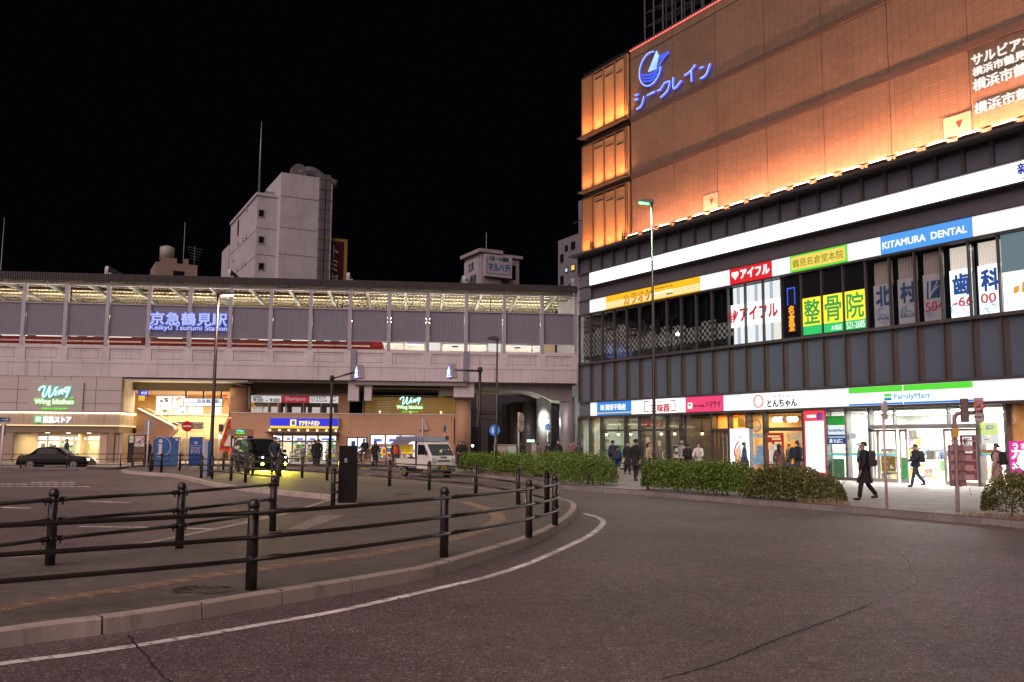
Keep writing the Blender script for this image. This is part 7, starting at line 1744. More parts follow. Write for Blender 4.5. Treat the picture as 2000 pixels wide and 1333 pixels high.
ln=MB().lathe((-1.52,-.86,1.12),[(.08,0),(.13,.05),(.15,.2),(.15,.3),(.12,.45),(.07,.5)],14).build("lantern",emit("lantern_paper",(.55,.07,.03),.35,(.5,.06,.03)),tk);MB().lathe((-1.52,-.86,1.10),[(.085,0),(.085,.03)],12).lathe((-1.52,-.86,1.61),[(.08,0),(.08,.03)],12).build("lantern_ring",M_black,ln)
FL_=Fr((1,0),(-1.52,-1.01));text("おでん",FL_,(-.05,.06,1.2,1.54),.01,M_black,ln,vertical=True,bold=.02)
bx_=MB();
for k in range(5):x=-1.45+.3*k;bx_.box(LOC,x,x+.22,-.55,-.25,.62,.8+.1*(k%3))
bx_.build("stall_goods",goods("stall_goods_mat",em=.1),tk);MB().box(LOC,-.35,-.1,-.35,-.1,1.6,1.75).build("canopy_bulb",emit("stall_bulb",(1,.75,.4),4),tk)
MB().path([(.85,.66,1.98),(1.0,.66,1.98)],.1,14).build("loud_hailer",M_black,tk)
tk.location=G(842,933.5,0)+Vector((0,0,0));a_=math.atan2(-math.cos(rad(38)),math.sin(rad(38)));tk.rotation_euler=(0,0,a_);tk.location-=Vector((math.cos(a_),math.sin(a_),0))*1.2-Vector((.35,0,0))
# --- black van with fog lamps
def car_sections(L,W,roofz,belt,hood,x_ws0,x_ws1,x_r0,x_r1,tailz):
 w_=W/2
 def S(x,top,kw=1.0,roof=False,low=.28):
  if roof:return(x,[(w_*.86*kw,low),(w_*kw,low+.14),(w_*kw,.62),(w_*.985*kw,belt),(w_*.95*kw,belt+.03),(w_*.80*kw,top-.07),(w_*.70*kw,top-.01),(w_*.35*kw,top+.02)])
  return(x,[(w_*.86*kw,low),(w_*kw,low+.14),(w_*kw,min(.62,top-.12)),(w_*.97*kw,top-.07),(w_*.93*kw,top-.03),(w_*.85*kw,top-.01),(w_*.7*kw,top),(w_*.35*kw,top+.015)])
 return S
S=car_sections(4.8,1.84,1.86,1.1,1.1,0,0,0,0,0)
M_cblk=mat("car_black",(.006,.006,.0065),.2,0,0,spec=.14)
vn=thing("black_van","black people carrier with yellow fog lamps and blue white headlights facing the camera","van",(0,0,0))
secs=[S(2.42,.72,.80),S(2.36,.92,.93),S(2.1,1.05,.985),S(1.45,1.12,1),S(.75,1.83,1,True),S(.1,1.9,1,True),S(-.9,1.9,1,True),S(-1.8,1.87,.99,True),S(-2.25,1.78,.96,True),S(-2.4,1.15,.93),S(-2.44,.7,.9)]
V=loft(secs,M_cblk,vn,(4,5),[(4,5),(5,6),(6,7),(7,8)],ws=[("windscreen",3,(6,6),(.02,0,.012)),("rear_window",8,(6,5),(-.012,0,.01))])
b=MB()
for s_ in(1,-1):b.face([Vector((1.40,s_*.86,1.12)),V(4,s_,4)+Vector((0,s_*.01,0)),V(4,s_,5)+Vector((0,s_*.01,0))])
b.build("quarter_window",M_cargl,vn)
for x in(1.5,-1.45):
 for s_ in(1,-1):wheel(vn,x,s_*.83,.34,.22,s_)
M_cchr=mat("dark_chrome",(.25,.25,.26),.15,.9,0)
b=MB()
for k in range(4):b.box(LOC,2.36,2.445,-.55,.55,.68+.06*k,.705+.06*k)
b.build("grille",M_cchr,vn)
for s_ in(1,-1):
 MB().box(LOC,2.26,2.425,s_*.68-.18,s_*.68+.16,.80,.92).build("headlight",mat("headlight_dark",(.1,.1,.12),.1),vn,.03);MB().ball((2.43,s_*.66,.86),.055,8,6).build("headlight_bulb",emit("xenon_blue",(.25,.35,1),16),vn)
 MB().ball((2.44,s_*.66,.50),.075,8,6).build("fog_lamp",emit("fog_yellow",(1,.82,.05),70),vn)
 MB().box(LOC,1.35,1.5,s_*1.0-.1,s_*1.0+.09,1.12,1.28).build("mirror",M_cblk,vn,.04);MB().box(LOC,-2.46,-2.36,s_*.78-.08,s_*.78+.08,.95,1.3).build("tail_lamp",emit("tail_red",(.9,.03,.05),1.0),vn,.02)
MB().box(LOC,2.44,2.46,-.17,.17,.48,.62).build("number_plate",M_whitep,vn);B("skirt",M_black,vn,LOC,-2.2,2.2,-.8,.8,.2,.3)
for s_ in(1,-1):
 l=bpy.data.lights.new("fog_beam",'SPOT');l.energy=2600;l.color=(1,.85,.04);l.spot_size=rad(52);l.spot_blend=.7;l.shadow_soft_size=.05
 o=bpy.data.objects.new("fog_beam",l);COL.objects.link(o);o.parent=vn;o.location=(2.55,s_*.66,.52);o.rotation_euler=(Vector((1,-.36,-.14))).to_track_quat('-Z','Y').to_euler()
hv=rad(36);a_=math.atan2(-math.cos(hv),math.sin(hv));c_=G(534,924,0);vn.location=c_-Vector((math.cos(a_),math.sin(a_),0))*2.4;vn.rotation_euler=(0,0,a_)
# --- black taxi
tx=thing("taxi","black saloon taxi passing before the grocery store on the left","car",(0,0,0))
S=car_sections(4.6,1.7,1.5,.92,.95,0,0,0,0,0)
secs=[S(2.3,.62,.86),S(2.26,.78,.95),S(1.95,.86,.99),S(.98,.93,1),S(.25,1.45,1,True),S(-.4,1.51,1,True),S(-1.0,1.48,1,True),S(-1.62,.98,1),S(-2.2,.94,.98),S(-2.3,.75,.95),S(-2.32,.55,.92)]
S2=[]
for x,r_ in secs:
 S2.append((x,[(y,z if z<.94 or x in(1,0)else z)for y,z in r_]))
M_seat=mat("taxi_glass",(.10,.09,.06),.08,0,0,spec=.7)
V=loft(S2,M_cblk,tx,(4,5),[(4,5),(5,6)],gl=M_cargl,ws=[("windscreen",3,(6,6),(.012,0,.01)),("rear_window",6,(6,6),(-.012,0,.012))])
for x in(1.4,-1.4):
 for s_ in(1,-1):wheel(tx,x,s_*.76,.31,.19,s_)
for s_ in(1,-1):
 MB().box(LOC,2.2,2.31,s_*.6-.2,s_*.6+.18,.6,.76).build("headlight",emit("taxi_headlight",(1,.9,.8),2.5),tx,.03);MB().box(LOC,-2.34,-2.24,s_*.6-.2,s_*.6+.2,.62,.76).build("tail_lamp",emit("tail_red",(0,0,0),1),tx,.02);MB().box(LOC,.95,1.08,s_*.92-.08,s_*.92+.08,.95,1.07).build("mirror",M_black,tx,.02)
B("chrome_trim",M_cchr,tx,LOC,-2.2,2.2,-.856,.856,.55,.575);B("bumper",M_black,tx,LOC,-2.36,2.34,-.78,.78,.3,.5)
MB().box(LOC,-.5,-.15,-.2,.2,1.52,1.66).build("roof_lamp",mat("roof_lamp_white",(.6,.58,.5),.4),tx,.04);B("door_seam",M_dark,tx,LOC,-.36,-.345,-.858,.858,.4,.9)
c_=G(99,917.5,0);tx.scale=(.88,.88,.88);tx.location=c_+ST.n*-.85;tx.rotation_euler=(0,0,math.atan2(ST.u.y,ST.u.x))
# -- buildings beyond the station
dv=vp_dir(79);FB=lambda x,y:Fr((dv.y*1.0,-dv.x),(x,y))
M_apt=stained("apartment_white",(.43,.42,.44),.75,2.0);M_aptd=mat("shade_side",(.34,.32,.335),.8,0,.08)
M_nwin=mat("night_window",(.012,.012,.014),.15,0,0);M_wfr=mat("window_frame_grey",(.30,.29,.30),.5)
def tower(name,lab,cx_,depth):
 q=at_depth(cx_,540,depth);F=Fr((dv.y,-dv.x),(q.x,q.y));return thing(name,lab,"building",(q.x,q.y,0)),F
ap,F=tower("apartment_building","white windowed apartment block with an antenna mast and roof ducts behind the station",497,100)
u_=lambda x,y,v=0:F.px(x,y,v)
ux0,ux1=0.0,u_(548,450)[0];zt=u_(497,381)[1]
Fs=Fr((F.n.x,F.n.y),F.w(0,0,0)[:2]);RL=Fs.px(450,470)[0];B("wall",M_apt,ap,F,0,ux1+.02,RL,0,0,zt);B("parapet",M_apt,ap,F,-.15,ux1,RL,.12,zt,zt+.35)
tz=u_(558,338,1.2)[1];t0,t1=u_(546,450,1.2)[0],u_(626,450,1.2)[0]
B("stair_tower",M_apt,ap,F,t0,t1+.4,-7,1.2,0,tz);
b=MB()
for y in(447,499):
 z=u_(520,y)[1];b.box(F,0,ux1-.1,0,.02,z-.03,z+.03);z2=z+.1;b.box(F,t0,t1,1.2,1.22,z2-.03,z2+.03)
b.box(F,t0,t1,1.2,1.22,u_(560,384,1.2)[1]-.03,u_(560,384,1.2)[1]+.03);b.box(F,-.02,0,-16,0,u_(497,449)[1]-.03,u_(497,449)[1]+.03);b.box(F,-.02,0,-16,0,u_(497,501)[1]-.03,u_(497,501)[1]+.03)
b.build("floor_joint",mat("joint_grey",(.15,.14,.15),.8),ap)
for y in(416,468,520):
 a_,z=u_(503,y);c2=u_(517,y)[0];w_=MB().box(F,a_,c2,-.05,.06,z-.5,z+.48).build("window",M_wfr,ap);B("pane",M_nwin,w_,F,a_+.14,c2-.12,.06,.075,z-.38,z+.36)
def lw(x,y,wd,h_):
 a_,z=Fs.px(x,y);return a_,z
for x,y in((466,445),):
 a_,z=lw(x,y,0,0);w_=B("window",M_wfr,ap,Fs,a_-.5,a_+.5,-.05,.05,z-1,z+1);B("pane",M_nwin,w_,Fs,a_-.4,a_+.4,.05,.07,z-.9,z+.9)
b=MB()
for x,y in((483,409),(476,468),(482,463),(466,475),(456,508),(474,518),(480,514),(437,525),(464,526)):a_,z=lw(x,y,0,0);b.box(Fs,a_-.2,a_+.2,0,.15,z-.2,z+.2)
b.build("vent_hood",M_aptd,ap)
a_,z=lw(449,470,0,0);B("rear_step",M_apt,ap,Fs,a_-5,a_,-3,.1,0,lw(449,434,0,0)[1]-3.2)
B("roof_unit",M_clad,ap,F,u_(526,378)[0],ux1,-4,-2,zt,zt+1.2)
b=MB();d0_,d1_=u_(622.5,450,1.6)[0],u_(645,450,1.6)[0];zz=u_(626,341,1.6)[1]
b.box(F,d0_,d0_+(d1_-d0_)*.42,.8,1.8,0,zz);b.box(F,d0_+(d1_-d0_)*.52,d1_-.15,.8,1.8,0,zz);b.build("duct",mat("duct_grey",(.16,.155,.16),.45,.4,.2),ap);B("duct_slot",M_black,ap,F,d0_+(d1_-d0_)*.42,d0_+(d1_-d0_)*.52,.8,1.5,0,zz-.2);b=MB()
for k in range(14):z=zz-1.2*k-.6;b.box(F,d0_-.05,d1_-.12,.75,1.85,z,z+.07)
b.build("duct_flange",mat("duct_grey",(0,0,0)),ap);B("pale_edge",M_apt,ap,F,d1_-.15,d1_+.1,-3,1.7,0,zz-1)
e_=F.w(u_(585,333)[0],-.5,tz+.75);b=MB();b.path([e_-F.n*.5,e_+F.n*.5],.95,18);b.build("roof_fan",mat("duct_grey",(0,0,0)),ap);b=MB();b.path(crom([e_,e_+F.u*1.6+Vector((0,0,.4)),e_+F.u*3.2+Vector((0,0,-.4)),e_+F.u*4.6+Vector((0,0,-.8))],4),.55,10);b.build("roof_pipe",mat("duct_grey",(0,0,0)),ap)
m0=F.w(u_(509,378)[0],-1.0,zt);mh=u_(513.5,238,-1)[1];b=MB();b.path([m0,Vector((m0.x,m0.y,zt+(mh-zt)*.55)),Vector((m0.x,m0.y,mh))],[.12,.09,.03],6);b.build("antenna_mast",mat("mast_grey",(.25,.25,.28),.4,.4),ap)
q=pxbox(F,641,678,464,560,.6);t=thing("vertical_sign","tall maroon sign with a yellow rim and pale characters beside the apartment block","sign",F.w(q[0],.6,q[2]));B("rim",mat("rim_yellow",(.30,.20,.03),.5),t,F,q[0],q[1],.2,.55,q[2]-4,q[3]);B("face",mat("sign_maroon",(.045,.008,.012),.4),t,F,q[0],q[1]-.45,.55,.62,q[2]-4,q[3]-.35)
text("トミヤ",F,(q[0]+.25,q[1]-1.05,q[2]+.2,q[3]-.9),.62,mat("sign_pale",(.30,.28,.27),.5),t,vertical=True,bold=.02);b=MB();b.build
sp,F2=tower("rooftop_shop_tower","small white rooftop tower with two painted advertising boards",940,92)
k_=lambda x,y,v=0:F2.px(x,y,v)
zt=k_(940,493)[1];e0=0;e1=k_(1019,530)[0]
M_rt=stained("rooftop_white",(.30,.27,.26),.7,2.0)
B("wall",M_rt,sp,F2,0,k_(979,520)[0],-4.2,0,0,zt);B("lower_wall",M_rt,sp,F2,k_(975,520)[0],e1,-3.6,-.6,0,k_(1000,503)[1]);B("eaves",M_rt,sp,F2,-.4,k_(980,520)[0],-4.6,.3,zt,zt+.35);B("lower_eaves",M_rt,sp,F2,k_(978,520)[0],e1+.3,-3.8,-.3,k_(1000,503)[1],k_(1000,503)[1]+.3);B("dark_opening",M_nwin,sp,F2,k_(1002,530)[0],k_(1012,530)[0],-.62,-.55,k_(1005,545)[1],k_(1005,517)[1])
q=pxbox(F2,947.5,1000,496,539,.5);t=thing("stationery_sign","white advertising board with green and blue characters on the rooftop tower's right face","sign",F2.w(q[0],.5,q[2]));B("board",mat("sign_board_white",(.36,.35,.38),.5),t,F2,q[0],q[1],.1,.5,q[2],q[3]);mg=mat("sign_green",(.012,.06,.035),.5);mb=mat("sign_blue_paint",(.02,.10,.28),.5)
w_=q[1]-q[0];hh=q[3]-q[2];text("文具・OA機器",F2,(q[0]+w_*.14,q[1]-w_*.13,q[3]-hh*.27,q[3]-hh*.07),.5,mg,t,bold=.03);text("マルハチ",F2,(q[0]+w_*.12,q[1]-w_*.1,q[2]+hh*.28,q[2]+hh*.6),.5,mb,t,bold=.04)
b=MB();b.box(F2,q[0]+.2,q[0]+.26,.5,.51,q[2]+.4,q[3]-.4);b.box(F2,q[1]-.26,q[1]-.2,.5,.51,q[2]+.3,q[3]-.6);b.box(F2,q[0]+.2,q[1]-.2,.5,.511,q[2]+.3,q[2]+.36);b.build("green_rule",mg,t)
Fl=Fr((F2.n.x,F2.n.y),F2.w(0,0,0)[:2]);a0_,a1_=Fl.px(910,520)[0],Fl.px(938,520)[0];t=thing("stationery_sign","dim advertising board with green and blue characters on the rooftop tower's left face","sign",Fl.w((a0_+a1_)/2,.2,zt-4));B("board",mat("sign_board_white",(0,0,0)),t,Fl,a0_,a1_,0,.2,zt-6,zt-.5);w_=a1_-a0_;
text("文具",Fl,(a0_+w_*.3,a0_+w_*.68,zt-1.75,zt-.75),.2,mg,t,bold=.03);text("OA機器",Fl,(a0_+w_*.1,a1_-w_*.14,zt-3.2,zt-2.2),.2,mg,t,bold=.03);text("マルハチ",Fl,(a0_+w_*.06,a1_-w_*.06,zt-4.9,zt-3.7),.2,mb,t,bold=.04)
p=F2.w(k_(962,480)[0],-1.5,zt);MB().path([p,p+Vector((0,0,2.6))],.035,5).build("antenna",mat("mast_grey",(0,0,0)),sp)
db,F3=tower("dim_apartment_block","dim grey block with two lit windows squeezed beside the orange lantern boxes",1090,75)
Fd=Fr((F3.n.x,F3.n.y),F3.w(0,0,0)[:2]);j_=lambda x,y:Fd.px(x,y)
zt=j_(1091,471)[1];B("wall",mat("dim_wall",(.17,.17,.20),.8,0,.08),db,Fd,0,14,-8,0,0,zt);B("stair_head",mat("dim_wall",(0,0,0)),db,Fd,j_(1122,450)[0],14,-5,-.4,zt,zt+2.9)
for(x0,x1,y0,y1,e)in((1104,1109.5,481,492,0),(1116,1123.5,474,489,0),(1095,1101,498,514,0),(1095,1101,540,557,0),(1104.5,1110,524,534,(.6,.75,.95)),(1116,1124,518,531,(1,.62,.12))):
 a_=j_(x0,(y0+y1)/2)[0];c2=j_(x1,(y0+y1)/2)[0];z0,z1=j_(x0,y1)[1],j_(x0,y0)[1];w_=B("window",M_nwin,db,Fd,a_,c2,-.05,.05,z0,z1);B("pane",emit("lit_pane%d"%x0,e,1.0)if e else M_nwin,w_,Fd,a_+.08,c2-.08,.05,.07,z0+.08,z1-.08)
B("roof_rail",M_dark,db,Fd,j_(1122,450)[0],14,.1,.16,zt+.9,zt+1.0)
tb_,F4=tower("rooftop_building","small tan rooftop building with a water tank far on the left",303,105);r_=lambda x,y,v=0:F4.px(x,y,v)
B("wall",mat("far_tan",(.22,.17,.13),.8),tb_,F4,0,r_(386,520)[0],-6,0,0,r_(303,511)[1]);B("upper_wall",mat("far_tan",(0,0,0)),tb_,F4,r_(318,500)[0],r_(347,500)[0],-5,-.5,0,r_(318,503,-.5)[1]);p=F4.w(r_(330,490)[0],-1.8,r_(330,504)[1]);MB().lathe(p,[(.85,0),(.85,1.6),(.3,1.8)],14).build("water_tank",mat("tank_grey",(.25,.24,.22),.6),tb_);B("dark_opening",M_nwin,tb_,F4,r_(338,532)[0],r_(360,532)[0],0,.06,r_(338,540)[1],r_(338,529)[1])
B("chimney",mat("far_tan",(0,0,0)),tb_,F4,r_(362,520)[0],r_(370,520)[0],-2,-1,0,r_(362,503)[1]);p=F4.w(r_(363,470)[0],-1.5,10);MB().path([p,Vector((p.x,p.y,r_(363,430)[1]))],.03,5).build("antenna",mat("mast_grey",(0,0,0)),tb_);b=MB();e_=F4.w(r_(388,470)[0],-3,r_(388,478)[1])
for k in range(5):b.path([e_+F4.u*(.9-.1*k)+Vector((0,0,-.35*k)),e_-F4.u*(.9-.1*k)+Vector((0,0,-.35*k+.2))],.02,4)
b.path([e_+Vector((0,0,.4)),e_+Vector((0,0,-4.5))],.03,5);b.build("aerial",mat("mast_grey",(0,0,0)),tb_)
p=at_depth(2,520,110);q=at_depth(5,425,110);tag(MB().path([Vector((p.x,p.y,12)),Vector((p.x,p.y,q.z))],[.1,.03],6).build("antenna_mast",mat("mast_grey",(0,0,0))),"thin grey mast rising behind the station roof at the left edge","antenna")
# -- people
def skin_mesh(chains,name,sub=1):
 """chains share vertices by name: [(key, pos, radius or (rx, ry)) ...]; grows one smooth surface round them"""
 me=bpy.data.meshes.new(name);idx={};V=[];E=[];R_=[]
 for ch in chains:
  last=None
  for k,p,r in ch:
   if k not in idx:idx[k]=len(V);V.append(tuple(p));R_.append(r if isinstance(r,tuple)else(r,r))
   if last is not None:E.append((last,idx[k]))
   last=idx[k]
 me.from_pydata(V,E,[]);o=bpy.data.objects.new(name,me)
 bm=bmesh.new();bm.from_mesh(me);bm.verts.layers.skin.verify();bm.to_mesh(me);bm.free()
 sk=me.skin_vertices[0].data
 for i,r in enumerate(R_):sk[i].radius=r;sk[i].use_root=(i==0)
 mo=o.modifiers.new('s','SKIN');mo.use_smooth_shade=True
 s_=o.modifiers.new('d','SUBSURF');s_.levels=sub;s_.render_levels=sub
 out=mesh_of(o);bpy.data.objects.remove(o);bpy.data.meshes.remove(me)
 for p in out.polygons:p.use_smooth=True
 out.name=name;return out
def put(me,name,m,parent):
 me.materials.clear();me.materials.append(m);return link(bpy.data.objects.new(name,me),parent)
cloth=lambda n,c:mat("cloth_"+n,c,.85,0,.18,9)
M_skin=mat("skin",(.42,.24,.17),.55,0,.05);M_hair=mat("black_hair",(.012,.010,.010),.5);M_mask=mat("white_mask",(.62,.62,.62),.8,var=0)
PAL=dict(black=cloth("black",(.013,.013,.015)),navy=cloth("navy",(.018,.028,.055)),blue=cloth("blue",(.03,.07,.19)),grey=cloth("grey",(.12,.12,.125)),beige=cloth("beige",(.42,.34,.20)),brown=cloth("brown",(.15,.085,.065)),pink=cloth("pink",(.42,.27,.23)),white=cloth("white",(.55,.5,.48)),denim=cloth("denim",(.04,.06,.13)),charcoal=cloth("charcoal",(.035,.035,.04)),royal=cloth("royal",(.012,.05,.22)),camo=cloth("camo",(.28,.27,.24)),cream=cloth("cream",(.4,.36,.3)),magenta=cloth("magenta",(.45,.02,.12)),red=cloth("red",(.40,.03,.03)),shoe=mat("shoe_black",(.015,.014,.014),.4),skin=M_skin)
def person(lab,x,y,yaw,hgt=1.68,coat="black",hem=.78,legs="black",step=0.0,arms=(0,0),bag=None,bagc="black",mask=False,hair="short",hairm=None,z=.15,lean=0.0,bend=(0,0),scarf=None,socks=False,slim=1.0,loc=None,sit=False,hat=None,twist=0):
 """yaw 0 faces the camera; step is the stride angle; arms and bend are swing and elbow angles"""
 k=hgt/1.7;t=thing("person",lab,"person",(0,0,0));v3=lambda a,b,c:Vector((a*k,b*k,c*k))
 fw=lambda ang:(math.sin(rad(ang)),math.cos(rad(ang)))
 hipz=.90;J={}
 for s_,nm in((1,'L'),(-1,'R')):
  hip=Vector((s_*.085,0,hipz))
  if sit:kn=hip+Vector((s_*.02,-.36,-.10 if s_>0 else-.28));an=kn+Vector((0,.02 if s_>0 else .14,-.42));
  else:
   a_=step*s_;sx,cz=fw(a_);kn=hip+Vector((s_*.005,-.42*sx-.01,-.42*cz));b_=a_-(22 if a_<0 else 4)*(1 if step else 0);sx,cz=fw(b_);an=kn+Vector((0,-.40*sx+.012,-.40*cz))
  J['hip'+nm],J['kn'+nm],J['an'+nm]=hip,kn,an;J['toe'+nm]=an+Vector((s_*.015,-.15,-.045 if not step or step*s_>0 else-.08))
 dz=min(J['anL'].z,J['anR'].z)-.08
 up=lambda z_:Vector((0,-lean*max(0,z_-hipz),z_))
 for s_,nm in((1,'L'),(-1,'R')):
  sh=up(1.385)+Vector((s_*.165*slim,0,0));ar=arms[0 if s_>0 else 1];be=bend[0 if s_>0 else 1];sx,cz=fw(ar);el=sh+Vector((s_*.06,-.29*sx+.015,-.29*cz));sx,cz=fw(ar+be+8);wr=el+Vector((-s_*(.02+be*.0012),-.25*sx,-.25*cz));J['sh'+nm],J['el'+nm],J['wr'+nm]=sh,el,wr;dd_=(wr-el).normalized();J['ha'+nm]=wr+dd_*.085;J['fd'+nm]=dd_
 K={q:(p-Vector((0,0,dz)))*k for q,p in J.items()}
 U=lambda z_,y_=0:(up(z_)+Vector((0,y_,-dz)))*k
 r=lambda a,b=None:(a*k,(b or a)*k)
 ch=[[('pel',U(.93),r(.125,.10)),('wst',U(1.08),r(.115,.085)),('chs',U(1.28),r(.14,.10)),('nb',U(1.43),r(.07,.06)),('nk',U(1.49,-.005),r(.05)),('jaw',U(1.545,-.025),r(.062,.07)),('hd',U(1.62,-.012),r(.075,.09)),('top',U(1.685,0),r(.05,.06))],[('jaw',0,0),('nose',U(1.585,-.108),r(.014,.016))]]
 for nm in 'LR':
  s_=1 if nm=='L' else-1
  ch.append([('chs',0,0),('sh'+nm,K['sh'+nm],r(.058)),('el'+nm,K['el'+nm],r(.042)),('wr'+nm,K['wr'+nm],r(.029)),('ha'+nm,K['ha'+nm],r(.034,.02))])
  ch.append([('pel',0,0),('hip'+nm,K['hip'+nm],r(.085)),('kn'+nm,K['kn'+nm],r(.056)),('an'+nm,K['an'+nm],r(.038)),('toe'+nm,K['toe'+nm],r(.032,.024))])
  dd_=J['fd'+nm];sd=Vector((0,1,0))if abs(dd_.y)<.7 else Vector((0,0,1))
  for f_,(o_,l_)in enumerate(((-.027,.062),(-.009,.072),(.009,.068),(.027,.052))):
   p0=K['ha'+nm]+(sd*o_+dd_*.02)*k;p1=p0+(dd_*l_*.55+Vector((-s_*.008,0,0)))*k;ch.append([('ha'+nm,0,0),('f%d'%f_+nm,p0,r(.011)),('g%d'%f_+nm,p1,r(.009)),('h%d'%f_+nm,p1+(dd_*l_*.45+Vector((-s_*.02,0,0)))*k,r(.007))])
  p0=K['wr'+nm]+(dd_*.035+Vector((-s_*.005,-.03,0)))*k;ch.append([('wr'+nm,0,0),('t0'+nm,p0,r(.012)),('t1'+nm,p0+(dd_*.045+Vector((0,-.018,0)))*k,r(.009))])
  ch.append([('hd',0,0),('ear'+nm,U(1.61,.01)+Vector((s_*.088*k,0,0)),r(.010,.022))])
 put(skin_mesh(ch,"body"),"body",M_skin,t)
 b=MB()
 for s_ in(1,-1):b.ball(U(1.615,-.098)+Vector((s_*.032*k,0,0)),.011*k,6,4)
 b.build("eyes",mat("eye_dark",(.02,.015,.012),.3),t)
 if mask:
  b=MB()
  for i in range(8):
   a0,a1=rad(200+17.5*i),rad(200+17.5*(i+1));Q=lambda a,z_,rr:U(z_,-.012+math.sin(a)*rr*1.12)+Vector((math.cos(a)*rr*.93*k,0,0));b.face([Q(a0,1.535,.075),Q(a1,1.535,.075),Q(a1,1.60,.103),Q(a0,1.60,.103)],True)
  b.build("mask",M_mask,t)
 else:MB().box(Fr((1,0),U(1.552)[:2]),-.022*k,.022*k,.088*k,.094*k,U(1.550).z,U(1.556).z).build("mouth",mat("lip",(.3,.10,.09),.5),t)
 b=MB();c_=U(1.628,.012);rr=.112*k
 for i in range(7):
  for j in range(20):
   def hp(i,j):
    th=math.pi*.60*i/7 if True else 0;ph=2*math.pi*j/20;front=math.sin(ph)<-.25;th2=th*(.66 if front else(1.0 if hair!="long" else 1.0));w_=1+.05*math.sin(ph*5+i);return c_+Vector((math.sin(th2)*math.cos(ph)*rr*.92*w_,math.sin(th2)*math.sin(ph)*rr*1.02*w_,math.cos(th2)*rr*.98))
   b.face([hp(i,j),hp(i,j+1),hp(i+1,j+1),hp(i+1,j)],True)
 if hair=="long":
  for i in range(4):
   for j in range(9):
    def lp(i,j):ph=rad(-12+204*j/9);w_=rr*(1.0-.02*i);return c_+Vector((math.cos(ph)*w_*.93,math.sin(ph)*w_*1.02+.015*i*k,-.03*k-.075*i*k))
    b.face([lp(i,j),lp(i,j+1),lp(i+1,j+1),lp(i+1,j)],True)
 hm=PAL[hat]if hat in PAL else(hairm or M_hair)
 b.build("hat" if hat else "hair",hm,t)
 if hat=="camo":MB().lathe(c_+Vector((0,-.03*k,.02*k)),[(.12*k,0),(.125*k,.012),(.1*k,.02)],16).build("hat_brim",hm,t)
 if legs!="skin":
  ch=[[('pel',U(.95),r(.138,.112)),('hipL',K['hipL'],r(.10)),('knL',K['knL'],r(.074)),('anL',K['anL']+Vector((0,0,-.025*k)),r(.066))],[('pel',0,0),('hipR',K['hipR'],r(.10)),('knR',K['knR'],r(.074)),('anR',K['anR']+Vector((0,0,-.025*k)),r(.066))]]
  if socks:ch=[[c__[0],c__[1],(c__[2][0],c__[1][1].lerp(c__[2][1],.85),r(.085))]for c__ in ch]
  put(skin_mesh(ch,"trousers"),"trousers",PAL[legs],t)
 for nm in 'LR':put(skin_mesh([[('a',K['an'+nm]+Vector((0,.04*k,-.035*k)),r(.056,.05)),('b',K['toe'+nm].lerp(K['an'+nm],.35)+Vector((0,0,-.015*k)),r(.056,.046)),('c',K['toe'+nm]+Vector((0,-.03*k,0)),r(.046,.034))]],"shoe"),"shoe",PAL["shoe"],t)
 ch=[[('pel',U(.98),r(.155,.125)),('wst',U(1.10),r(.150,.118)),('chs',U(1.29),r(.168,.128)),('nb',U(1.425),r(.092,.08))]]
 for nm in 'LR':ch.append([('chs',0,0),('sh'+nm,K['sh'+nm],r(.082)),('el'+nm,K['el'+nm],r(.066)),('wr'+nm,K['wr'+nm]-(K['wr'+nm]-K['el'+nm])*.06,r(.05))])
 put(skin_mesh(ch,"coat"),"coat",PAL[coat],t)
 if hem<.92 and not sit:
  b=MB();sw=math.sin(rad(abs(step)))*.28;n=20;prof=[(1.06,.165,.130),(.95,.178,.140),((.95+hem)/2,.192,.150+sw*.4),(hem,.205,.155+sw)]
  for(z0,a0,b0),(z1,a1,b1)in zip(prof,prof[1:]):
   for j in range(n):
    P_=lambda a,bb,z_,q:U(z_)+Vector((math.cos(2*math.pi*q/n)*a,math.sin(2*math.pi*q/n)*bb,0))*k*(1+.03*math.sin(q*2.1));b.face([P_(a0,b0,z0,j),P_(a0,b0,z0,j+1),P_(a1,b1,z1,j+1),P_(a1,b1,z1,j)],True)
  b.build("coat_skirt",PAL[coat],t)
 b=MB()
 for j in range(14):
  a0,a1=2*math.pi*j/14,2*math.pi*(j+1)/14;P_=lambda a,rr_,z_:U(z_)+Vector((math.cos(a)*rr_,math.sin(a)*rr_*.9,0))*k;b.face([P_(a0,.098,1.41),P_(a1,.098,1.41),P_(a1,.078,1.49),P_(a0,.078,1.49)],True)
 b.build("scarf" if scarf else "collar",PAL[scarf or coat],t)
 if scarf:MB().box(Fr((1,0),U(1.3)[:2]),-.06*k,.06*k,.12*k,.15*k,U(1.0).z,U(1.42).z).build("inner_top",PAL[scarf],t,.01)
 t.rotation_euler=(0,0,0)
 p=loc or G(x,y,z);base=math.atan2(p.x,p.y)
 t.location=p;t.rotation_euler=(0,0,rad(yaw)-base)
